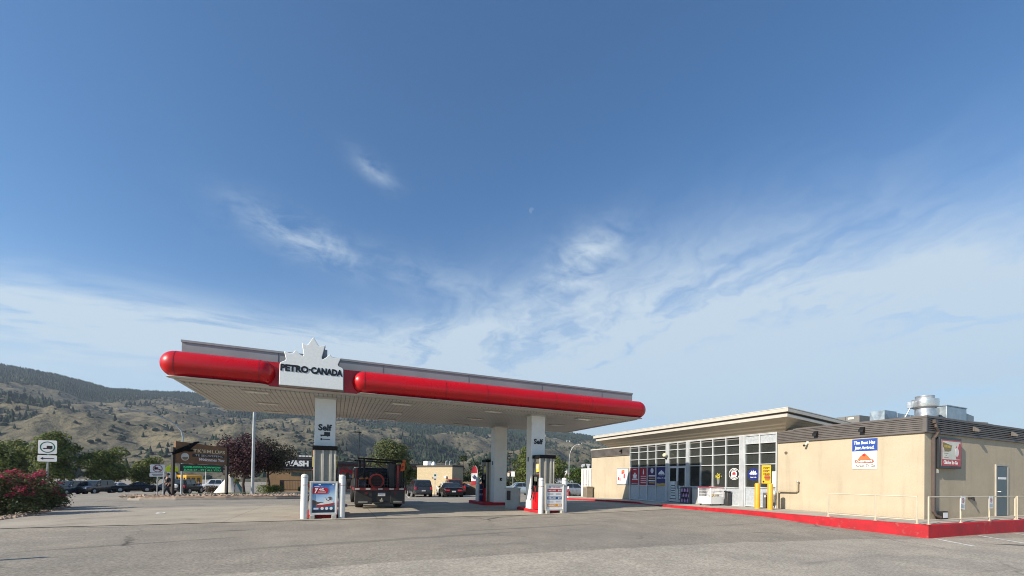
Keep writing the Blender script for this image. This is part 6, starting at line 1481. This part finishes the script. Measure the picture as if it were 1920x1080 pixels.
m = MB(); m.box(-.28, .28, -.0535, -.0515, zz(890.2), zz(889.2)); m.box(-.22, .22, -.0535, -.0515, zz(892.6), zz(891.6)); m.build('print', PM('ink_grey', (), 0), o, local=True)
o = signpost('bare grey post right of the no trucks sign', at(307, 27, .1), 0, 1.75, .035, name='sign_post', cat='post')
Zs = 36.0; pz_ = at(322, Zs, .1); zz = lambda y: (885.5 - y) / FPX * Zs + EYE - pz_.z
o = signpost('fluorescent yellow school crossing sign behind the welcome sign post', pz_, ang(322), zz(870), .04)
M_flu = PM('fluo_yellow', (.66, .74, .015), .5)
plate(o, 'pentagon', [(-.46, 0), (.46, 0), (.46, .30), (0, .66), (-.46, .30)], zz(884.2), M_flu); MB().prism([(-.05, .05), (.05, .05), (.05, .2), (.14, .28), (.05, .3), (.06, .4), (-.06, .4), (-.04, .3), (-.14, .2), (-.05, .2)], (0, -.052, zz(884.2)), X, Zv, (0, -.002, 0)).build('walker_mark', M_black, o, local=True, smooth=0)
plate(o, 'lower_plate', rrect(.60, .55, .03), zz(897.5), M_sgn)
def lamp(label, px, Z, h, arm=0, dirn=-1, r=.09, top='arm', mat=None, dz=0, hl_=1.0):
    p = at(px, Z, dz); o = thing('street_lamp', label, 'street lamp', p, ang(px), 'lamp posts round the lot'); mt = mat or M_lampgrey; L = dict(local=True)
    if top == 'arm':
        path = [(0, 0, -.2), (0, 0, h * .72)] + [(dirn * arm * (1 - math.cos(R(a))), 0, h * .72 + h * .28 * math.sin(R(a))) for a in (15, 30, 45, 60, 75, 88)]
        MB().tube(path, [r, r * .75] + [r * .6] * 4 + [r * .5] * 2, 10).build('pole', mt, o, smooth=50, **L)
        MB().prism([(0, -.05), (dirn * .75 * hl_, -.03), (dirn * .8 * hl_, .03), (dirn * .4 * hl_, .10), (0, .06)], (dirn * arm, -.13, h - .01), X, Zv, (0, .26, 0)).build('lamp_head', PM('lamp_head_grey', (.45, .46, .46), .4), o, bevel=.02, **L)
    else:
        MB().tube([(0, 0, -.2), (0, 0, h)], [r, r * .7], 10).build('pole', mt, o, smooth=50, **L)
        if top == 'box':
            MB().box(-.28, .28, -.16, .16, h, h + .12).build('lamp_head', mt, o, bevel=.02, **L)
        elif top == 'tall':
            MB().tube([(0, 0, h), (0, 0, h + .3)], [r * .6, r * .4], 8).build('finial', mt, o, **L)
            MB().box(-.02, .5, -.12, .12, h + .25, h + .36).build('lamp_head', mt, o, bevel=.02, **L)
    return o
lamp('grey street lamp with a long curved arm behind the welcome sign', 341, 40, 7.75, 3.9, -1, .10)
lamp('tall straight grey lamp post standing in the rock bed', 474, 30.5, 9.5, r=.115, top='tall', dz=.1)
lamp('thin dark lamp post behind the work truck', 672, 52, 7.6, r=.07, top='box', mat=M_black)
lamp('thin dark lamp post between the two right columns', 956, 56, 5.6, r=.06, top='box', mat=M_black)
lamp('grey curved street lamp left of the shop roof', 1067, 56, 7.0, 1.15, 1, .07, hl_=.3)
lamp('slim white post before the white pickup', 386, 70, 4.2, r=.06, top='none', mat=M_wht)
o = signpost('small pale sign on a post beside the charcoal suv', at(816, 44), ang(816), 2.35, .03); plate(o, 'plate', rrect(.34, .55, .03), 1.85, M_sgn)
m = MB(); m.box(-.1, .1, -.053, -.051, 2.1, 2.3); m.build('print', PM('print_green', (.02, .12, .06), .5), o, local=True)
o = signpost('small pale sign on a post over the waste bin', at(962, 45), ang(962), 2.5, .03); plate(o, 'plate', rrect(.4, .55, .03), 2.0, M_sgn)
o = thing('marker_post', 'red and white striped post beside the price board', 'post', at(1066, 33), 0)
for i in range(5): MB().tube([(0, 0, i * .2), (0, 0, i * .2 + .2)], .06, 10).build('band', (PM('marker_red', (.42, .03, .04), .5), M_wht)[i % 4 == 0], o, local=True)
# lamp just showing over the side parapet
o = thing('street_lamp', 'street lamp head peeping over the side parapet of the shop', 'street lamp', (60, 18, 0), 0, 'lamp posts round the lot')
m = MB(); m.tube([(60, 18, 0), (60, 18, 6.6), (59.6, 18.3, 7.35), (58.4, 19.0, 7.7)], [.1, .08, .06, .05], 8); m.build('pole', PM('lamp_dark', (.10, .11, .11), .5), o, smooth=50)
m = MB(); m.obox((58.5, 18.8, 7.63), (-1.1, .6, .1), (.12, .22, 0), (0, 0, .12)); m.build('lamp_head', PM('lamp_dark', (), 0), o)

p = Vector((-7.95, 9.46, 0)); o = signpost('short unseen post beyond the left edge, added for its shadow on the asphalt', (p.x, p.y, g(p.x, p.y)), 0, 1.75, .05, name='sign_post', cat='post'); plate(o, 'plate', rrect(.3, .5, .03), 1.3, M_sgn)  # stands out of view; added to cast a shadow streak
# ---------------------------------------------------------------- tent, buildings, fences
tp = at(432, 47); o = thing('tipi', 'small cream tipi tent with a turquoise band', 'tent', tp, ang(432) + .3); L = dict(local=True)
m = MB(); n = 14
for k in range(n): q = k / n * math.tau; m.v.append((1.55 * math.cos(q), 1.55 * math.sin(q), 0))
for k in range(n): q = k / n * math.tau; m.v.append((.10 * math.cos(q), .10 * math.sin(q), 2.15))
m.f = [(k, (k + 1) % n, n + (k + 1) % n, n + k) for k in range(n)]; cv = m.build('canvas', PM('canvas_cream', (.70, .64, .52), .85, var=.06), o, smooth=30, **L)
def cone_strip(name, a0, a1, z0, z1, mat):
    m = MB(); mm = 6
    for z in (z0, z1):
        r_ = 1.55 + (.10 - 1.55) * z / 2.15 + .02
        for i in range(mm + 1): q = R(a0 + (a1 - a0) * i / mm); m.v.append((r_ * math.cos(q), r_ * math.sin(q), z))
    m.f = [(i, i + 1, mm + 2 + i, mm + 1 + i) for i in range(mm)]; m.build(name, mat, cv, **L)
cone_strip('turquoise_band', -62, -44, 0, 2.0, PM('turquoise', (.03, .26, .28), .7)); cone_strip('doorway', -40, -14, 0, 1.3, PM('tent_dark', (.012, .012, .012), .8))
m = MB()
for k in range(6): q = k * 1.05; m.tube([(.1 * math.cos(q), .1 * math.sin(q), 2.0), (-.25 * math.cos(q), -.25 * math.sin(q), 2.7)], .025, 6)
m.build('pole', M_wood, o, **L)
def shed(name, label, cat, pxa, Za, pxb, Zb, depth, h, mat, roofm=None, parap=.0, dz=0):
    """block whose front runs from (pxa, Za) to (pxb, Zb)"""
    a, b = at(pxa, Za), at(pxb, Zb); rz, w = frame_at(a, b); z0 = min(a.z, b.z) + dz
    o = thing(name, label, cat, (a.x, a.y, z0), rz)
    MB().box(0, w, 0, depth, -.5, h).build('wall', mat, o, local=True)
    if roofm: MB().box(-.08, w + .08, -.08, depth + .08, h, h + parap).build('roof', roofm, o, local=True)
    return o, w
M_tan = stucco('tan_wall', (.33, .21, .115)); M_dk = PM('sign_band_dark', (.035, .032, .03), .6, var=.1)
o, w = shed('car_wash', 'tan car wash building with white WASH letters on a dark ribbed band', 'building', 500, 47, 618, 49.5, 9, 2.55, M_tan)
L = dict(local=True)
m = MB(); m.box(-.1, w + .1, -.12, 9.1, 2.55, 4.15); bd_ = m.build('sign_band', M_dk, o, **L); m = MB()
for i in range(6): m.box(-.12, w + .12, -.16, -.12, 2.66 + i * .25, 2.76 + i * .25)
m.build('rib', PM('rib_brown', (.07, .06, .055), .6), bd_, **L)
m = MB(); lettering(m, 'WASH', (w * .455, -.18, 3.08), X, Zv, w=2.6, h=.62, bold=.06, depth=.06); m.build('lettering', M_wht, bd_, smooth=0, **L)
for a, b in ((.38, .56), (.60, .75)): MB().box(w * a, w * b, -.02, .05, 1.9 if a < .5 else 1.35, 2.3).build('window', M_glassd, o, **L)
m = MB()
for i in range(7): m.box(w * .48 + i * .36, w * .48 + i * .36 + .26, 1, 1.6, 4.15, 4.36)
m.build('roof_vent', M_wht, o, **L)
MB().box(w * .70, w * .84, .5, 1.8, 4.15, 5.1).build('chimney', PM('timber_orange', (.26, .10, .035), .8), o, **L)
st = PM('stone_veneer', (.26, .215, .18), .9, var=.45, scale=2.2, bump=.5, bscale=5)
o, w = shed('coffee_shop', 'stone fronted coffee shop with red script letters and a dark red roof edge', 'building', 614, 60, 782, 68, 10, 4.2, st)
m = MB(); m.box(-.3, w + .3, -.5, 10.3, 4.2, 4.75); rfm = m.build('roof', PM('roof_brown', (.10, .085, .075), .7), o, **L); m = MB(); m.box(-.32, w + .32, -.53, -.5, 4.22, 4.42); m.build('roof_band', PM('band_darkred', (.15, .03, .028), .6), rfm, **L)
MB().box(-.2, w * .95, -.7, 0, 2.35, 2.55).build('awning', PM('awning_grey', (.33, .34, .34), .6), o, **L)
m = MB(); lettering(m, 'Tim Hortons', (w * .20, -.09, 2.95), X, Zv, w=6.6, h=.95, bold=.045, shear=.25, depth=.08); m.build('lettering', PM('letters_red', (.72, .02, .03), .4), o, smooth=0, **L)
for a in (.05, .2, .36, .55, .72): MB().box(w * a, w * a + 1.6, -.03, 0, .7, 2.2).build('window', M_glassd, o, **L)
for i in range(3): MB().lathe([(.10, 0), (.12, -.12), (.001, -.14)], (w * (.12 + .1 * i), -.25, 2.80), 10).build('gooseneck_lamp', M_wht, o, **L)
tb = PM('tan_brick', (.50, .41, .255), .85, var=.08)
def brick_mat():
    m = bpy.data.materials.new('tan_block'); m.use_nodes = True; t = m.node_tree; b = t.nodes['Principled BSDF']; k = N(t); p = k.new('ShaderNodeTexCoord').outputs['Object']; x, y, z = k.sep(p)
    br = k.new('ShaderNodeTexBrick'); br.inputs['Scale'].default_value = 2.4; br.inputs['Mortar Size'].default_value = .02; br.inputs['Color1'].default_value = (.50, .41, .26, 1); br.inputs['Color2'].default_value = (.44, .355, .22, 1); br.inputs['Mortar'].default_value = (.25, .2, .13, 1)
    k.link(k.comb(k.m('ADD', x, y), z, 0.), br.inputs['Vector']); k.link(br.outputs[0], b.inputs['Base Color']); b.inputs['Roughness'].default_value = .9; return m
o, w = shed('block_building', 'plain tan block building behind the parked suv and coupe', 'building', 782, 54.5, 848, 50.5, 1.9, 3.55, brick_mat(), PM('roof_dark', (.05, .045, .042), .7), .22)
for a in (.52, .85):
    q = MB(); q.box(w * a - .18, w * a + .18, -.28, 0, 1.8 + a * .5, 2.0 + a * .5); q.build('wall_lamp', PM('lamp_bronze', (.14, .11, .08), .5) if a < .6 else M_wht, o, **L)
MB().box(w * .08, w * .20, .6, 1.3, 3.77, 4.35).build('roof_vent', M_wht, o, **L); MB().lathe([(.3, 3.77), (.25, 4.1), (.1, 4.3)], (w * .28, 1.2, 0), 12).build('roof_dome', M_wht, o, **L)
for a in (.66, .77): MB().tube([(w * a, 1.0, 3.77), (w * a, 1.0, 4.25), (w * a + .3, 1.0, 4.35)], .07, 8).build('flue', M_galv, o, **L)
o, w = shed('white_building', 'low white building behind the silver hatchback', 'building', 1040, 74, 1088, 76, 10, 2.75, PM('render_white', (.72, .71, .68), .8), PM('roof_grey', (.25, .25, .25), .7), .15)
MB().box(w * .45, w * .75, -.03, 0, 0, 1.6).build('garage_door', PM('door_dark', (.03, .035, .045), .5), o, **L)
def fence(label, pxa, Za, pxb, Zb, h, mat):
    a, b = at(pxa, Za), at(pxb, Zb); rz, w = frame_at(a, b); o = thing('fence', label, 'fence', (a.x, a.y, min(a.z, b.z)), rz, 'fences behind the lot')
    n = int(w / .16); m = MB()
    for i in range(n): m.box(i * .16, i * .16 + .148, 0, .025, 0.05, h + .02 * math.sin(i * 2.3))
    m.build('board', mat, o, local=True); m = MB()
    for i in range(int(w / 2.2) + 1): m.box(i * 2.2, i * 2.2 + .1, .03, .13, -.3, h + .05)
    m.build('post', mat, o, local=True); return o
f_ = fence('brown board fence behind the black coupe and flag banner', 848, 52, 906, 50, 1.65, M_wood); MB().box(4.0 * .45, 4.0 * .45 + .8, -.02, -.005, 1.0, 1.35).build('notice', PM('fence_notice', (.30, .30, .34), .6), f_, local=True)
a, b = at(545, 44, .02), at(520, 43, .02)
o = thing('metal_fence', 'low dark metal fence with a brown end panel before the car wash', 'fence', at(528, 44.5), ang(528), 'fences behind the lot')
m = MB(); m.box(-.15, .25, 0, .08, 0, 1.25); m.build('end_panel', PM('panel_brown', (.045, .035, .03), .7), o, local=True); m = MB(); m.box(.25, 4.2, .02, .05, 1.18, 1.24); m.box(.25, 4.2, .02, .05, .2, .24)
for i in range(26): m.box(.3 + i * .15, .32 + i * .15, .02, .05, .2, 1.2)
m.build('rail', PM('rail_dark', (.06, .05, .045), .6), o, local=True)
fl = thing('flag_banner', 'feather banner with red and white maple leaf flag behind the far pump', 'flag', at(889, 43), ang(889)); L = dict(local=True)
MB().tube([(.34, 0, 0), (.34, 0, 2.6), (.28, 0, 2.95), (.10, 0, 3.15), (-.12, 0, 3.10)], .018, 8).build('pole', M_wht, fl, **L)
def banner(name, z0, z1, mat):
    m = MB(); n = 7
    for i in range(n + 1):
        z = z0 + (z1 - z0) * i / n; wl_ = .62 * (1 if z < 2.6 else max(.12, 1 - ((z - 2.6) / .58) ** 1.6)) ; xr = .33 if z < 2.75 else .33 - (z - 2.75) * .75; q = .05 * math.sin(z * 3)
        m.v += [(xr, -.01 + q * .2, z), (xr - wl_ * .5, q, z), (xr - wl_, -q, z)]
    for i in range(n): a = i * 3; m.f += [(a, a + 1, a + 4, a + 3), (a + 1, a + 2, a + 5, a + 4)]
    return m.build(name, mat, fl, smooth=60, **L)
banner('lower_red', 1.12, 1.55, PM('flag_red', (.42, .02, .03), .6)); wf = banner('white_field', 1.55, 2.35, PM('flag_white', (.72, .72, .72), .6)); banner('upper_red', 2.35, 3.12, PM('flag_red', (), 0))
for s in (-1, 1): MB().prism([(a * .22 + .02, b * .28) for a, b in LEAF_S], (0, -.075 * s, 1.95), X, Zv, (0, -.004, 0)).build('leaf_mark', PM('leaf_navy', (.05, .05, .10), .6), wf, smooth=0, **L)
# white shipping container and bin at the end of the shop
cn = thing('shipping_container', 'white corrugated shipping container at the far end of the shop', 'container', (22, 30, .0)); m = MB()
m.box(19.95, 26, 28.95, 31.1, .04, 2.50); m.build('body', PM('container_white', (.70, .69, .64), .55, var=.06, dirt=.15), cn, bevel=.01)
m = MB()
for i in range(6): m.box(19.90, 19.95, 29.02 + i * .35, 29.18 + i * .35, .15, 2.40)
m.build('door_rib', PM('container_white', (), 0), cn, bevel=.02); m = MB()
for y in (29.45, 29.85, 30.2, 30.6): m.tube([(19.87, y, .12), (19.87, y, 2.44)], .022, 8); m.box(19.85, 19.9, y - .08, y + .08, 1.1, 1.16)
m.build('lock_bar', PM('bar_grey', (.35, .34, .32), .5), cn)
tb_ = thing('trash_bin', 'brown louvred litter bin at the far corner of the beige wall', 'bin', (18.95, 28.45, .1)); m = MB(); m.box(18.6, 19.2, 28.2, 28.75, .08, .92); m.build('body', PM('bin_taupe', (.27, .23, .175), .7), tb_, bevel=.02)
m = MB(); m.box(18.57, 19.23, 28.17, 28.78, .92, 1.0); m.build('lid', PM('bin_lid', (.40, .36, .29), .6), tb_, bevel=.015); m = MB()
for i in range(6): m.box(18.585, 18.6, 28.24 + i * .085, 28.27 + i * .085, .15, .85)
m.build('slat', PM('slat_dark', (.15, .12, .09), .7), tb_)

# ---------------------------------------------------------------- two people far off
def person(label, pos, rz, h, shirt, trousers, shoes, stride=.25):
    o = thing('person', label, 'person', pos, rz, None); s = h / 1.75
    def skin(name, V, E, Rr, mat, parent, sub=1):
        me = bpy.data.meshes.new(name); me.from_pydata([tuple(Vector(v) * s) for v in V], E, []); ob = bpy.data.objects.new(name, me); COL.objects.link(ob); ob.parent = parent; me.materials.append(mat)
        md = ob.modifiers.new('skin', 'SKIN'); me.skin_vertices
        for i, r_ in enumerate(Rr): me.skin_vertices[0].data[i].radius = (r_ * s, r_ * s * .85)
        me.skin_vertices[0].data[0].use_root = True
        sb = ob.modifiers.new('sub', 'SUBSURF'); sb.levels = sb.render_levels = sub; return ob
    sk = PM('skin_tone', (.35, .20, .14), .6); hr = PM('hair_dark', (.02, .015, .012), .7); k = stride
    V = [(0, 0, .95), (0, 0, 1.15), (0, 0, 1.38), (0, -.01, 1.48), (0, -.03, 1.60), (0, -.02, 1.70), (.19, 0, 1.40), (.24, .06, 1.14), (.25, -.06, .92), (.25, -.10, .84), (-.19, 0, 1.40), (-.24, -.04, 1.14), (-.25, -.16, .95), (-.25, -.20, .88),
         (.10, 0, .90), (.11, -.08 - k * .5, .50), (.11, -k, .09), (.11, -k - .13, .045), (-.10, 0, .90), (-.11, k * .3, .50), (-.11, k, .11), (-.11, k - .10, .05)]
    E = [(0, 1), (1, 2), (2, 3), (3, 4), (4, 5), (2, 6), (6, 7), (7, 8), (8, 9), (2, 10), (10, 11), (11, 12), (12, 13), (0, 14), (14, 15), (15, 16), (16, 17), (0, 18), (18, 19), (19, 20), (20, 21)]
    Rr = [.13, .13, .14, .055, .095, .08, .065, .05, .035, .03, .065, .05, .035, .03, .095, .065, .045, .035, .095, .065, .045, .035]
    body = skin('body', V, E, Rr, sk, o)
    skin('shirt', [(0, 0, .93), (0, 0, 1.15), (0, 0, 1.40), (.20, 0, 1.40), (.245, .05, 1.16), (-.20, 0, 1.40), (-.245, -.035, 1.16)], [(0, 1), (1, 2), (2, 3), (3, 4), (2, 5), (5, 6)], [.155, .155, .155, .085, .07, .085, .07], shirt, o)
    skin('trousers', [(0, 0, .94), (.10, 0, .88), (.11, -.08 - k * .5, .50), (.11, -k, .12), (-.10, 0, .88), (-.11, k * .3, .50), (-.11, k, .13)], [(0, 1), (1, 2), (2, 3), (0, 4), (4, 5), (5, 6)], [.15, .115, .085, .065, .115, .085, .065], trousers, o)
    for x, y in ((.11, -k), (-.11, k)): MB().box((x - .05) * s, (x + .05) * s, (y - .19) * s, (y + .08) * s, .0, .10 * s).build('shoe', shoes, o, local=True, bevel=.03)
    m = MB(); m.lathe([(.001, .02), (.10, .02), (.105, .08), (.07, .15), (.001, .165)], (0, .005, 1.60 * s), 14); m.build('hair', hr, o, local=True, smooth=60)
    m = MB(); m.box(-.012 * s, .012 * s, -.135 * s, -.11 * s, 1.60 * s, 1.635 * s); m.build('nose', sk, body, local=True)
    return o
person('person in dark clothes and white shoes walking beside the welcome sign post', at(315, 27.4, .12), ang(315) - 1.2, 1.62, PM('cloth_black', (.015, .015, .018), .9), PM('cloth_navy', (.02, .022, .03), .9), M_wht, .30)
person('person in a blue shirt standing at the back of the black off roader', at(374, 55), ang(374), 1.72, PM('cloth_blue', (.03, .06, .22), .9), PM('cloth_greyblue', (.10, .11, .13), .9), M_black, .06)
o = thing('litter', 'scrap of white paper lying on the lot', 'litter', (0, 0, 0)); p = at(301, 15.75, .02); o.location = p; m = MB()
q = [Vector((-.12, 0, 0)), Vector((.14, -.03, .01)), Vector((.16, .07, .035)), Vector((.02, .10, .01)), Vector((-.10, .09, .03))]; m.add(q + [v + Vector((0, 0, -.004)) for v in q], [(0, 1, 2, 3, 4), (9, 8, 7, 6, 5)]); m.build('paper', M_wht, o, local=True, smooth=0)

# ---------------------------------------------------------------- the valley: trees and houses at the foot of the hills
vt = [tree('dark round tree in the valley beyond the lot', (0, 0, 0), 7.0, 6.5, leaf_mat('leaf_valley', (.025, .040, .018), (.060, .080, .030), .15), 51, .1, 'trees in the valley', clumps=42, per=30, ls=.55),
      tree('dark narrow tree in the valley beyond the lot', (0, 0, 0), 9.0, 4.2, leaf_mat('leaf_valley', (), ()), 52, .06, 'trees in the valley', clumps=40, per=30, ls=.5, shape='cone'),
      tree('low olive tree in the valley beyond the lot', (0, 0, 0), 4.6, 6.0, leaf_mat('leaf_valley_olive', (.05, .062, .025), (.11, .115, .05), .15), 53, .08, 'trees in the valley', clumps=36, per=30, ls=.5)]
rnd = random.Random(77); spots = []
for i in range(78):
    px = rnd.uniform(-60, 420) if i < 1 else rnd.uniform(540, 1110); Z = rnd.uniform(95, 250) if i % 3 else rnd.uniform(78, 110); spots.append((px, Z))
for i, (px, Z) in enumerate(spots):
    k = (0, 2, 0, 1, 2, 0)[i % 6]; o = vt[k] if i in (0, 1, 3) and not vt[k].get('placed') else copy_tree(vt[k]); vt[k]['placed'] = 1
    x, y = cam_xy(px, Z); r_ = math.hypot(x, y); o.location = (x, y, g(x, y) - .3); s = rnd.uniform(.65, 1.0) * (1 if Z < 130 else 1.1); o.scale = (s, s, s * rnd.uniform(.85, 1.1)); o.rotation_euler = (0, 0, rnd.uniform(0, 6.28))
for t in vt:
    if 'placed' in t: del t['placed']
M_h = [PM('house_white', (.66, .65, .62), .8), PM('house_cream', (.52, .47, .38), .8), PM('house_grey', (.36, .37, .38), .8)]; M_r = [PM('roof_slate', (.12, .12, .13), .8), PM('roof_red', (.18, .10, .075), .8), PM('roof_light', (.42, .42, .42), .7)]
def house(x, y, z, rz, w, dd, h, k):
    o = thing('house', ('white', 'cream', 'grey')[k % 3] + ' house with a ' + ('dark', 'reddish', 'pale')[k % 3] + ' roof far off below the hills', 'house', (x, y, z), rz, 'houses below the hills')
    MB().box(-w / 2, w / 2, -dd / 2, dd / 2, -2, h).build('wall', M_h[k % 3], o, local=True)
    MB().prism([(-dd / 2 - .4, h), (dd / 2 + .4, h), (0, h + dd * .24)], (-w / 2 - .3, 0, 0), Y, Zv, (w + .6, 0, 0)).build('roof', M_r[k % 3], o, local=True, smooth=0)
    for i in (-.3, .1): MB().box(i * w, i * w + 1.2, -dd / 2 - .03, -dd / 2, h * .35, h * .75).build('window', M_glassd, o, local=True)
hs = [(862, 210), (880, 260), (893, 190), (905, 330), (868, 420), (912, 240), (960, 300), (967, 420), (975, 260), (1035, 360), (1042, 420), (1048, 300), (1052, 470), (1058, 390), (1064, 520), (1070, 340), (1076, 440), (1083, 500), (1088, 380), (1094, 450), (1099, 540), (1104, 410), (1109, 480), (1055, 250), (865, 300), (1100, 330), (888, 470)]
for i, (px, Z) in enumerate(hs):
    x, y = cam_xy(px, Z); r_ = math.hypot(x, y); a = math.degrees(math.atan2(x, y)); z = g(x, y) if r_ < R0 else hill_h(a, r_)
    house(x, y, z, ang(px) + rnd.uniform(-.6, .6), rnd.uniform(9, 15), rnd.uniform(7, 9), rnd.uniform(3, 5), i)
for i, (a, r_) in enumerate([(27.4, 1640), (29.0, 1680), (30.8, 1650), (31.6, 1620), (32.4, 1690), (25.6, 1700)]):
    x, y = r_ * math.sin(R(a)), r_ * math.cos(R(a)); house(x, y, hill_h(a, r_) + 1, -R(a), 17, 9, 5, i * 3)

# ---------------------------------------------------------------- the summer haze in the air
hz = MB().box(-2900, 2900, -400, 2900, -14, 520).build('haze', None, smooth=0); hz['kind'] = 'stuff'
hm = bpy.data.materials.new('thin_haze'); hm.use_nodes = True; hm.node_tree.nodes.clear()
pv = hm.node_tree.nodes.new('ShaderNodeVolumePrincipled'); pv.inputs['Color'].default_value = (.72, .84, 1.0, 1); pv.inputs['Density'].default_value = .00010; pv.inputs['Anisotropy'].default_value = .2
ho = hm.node_tree.nodes.new('ShaderNodeOutputMaterial'); hm.node_tree.links.new(pv.outputs[0], ho.inputs['Volume']); hz.data.materials.append(hm)
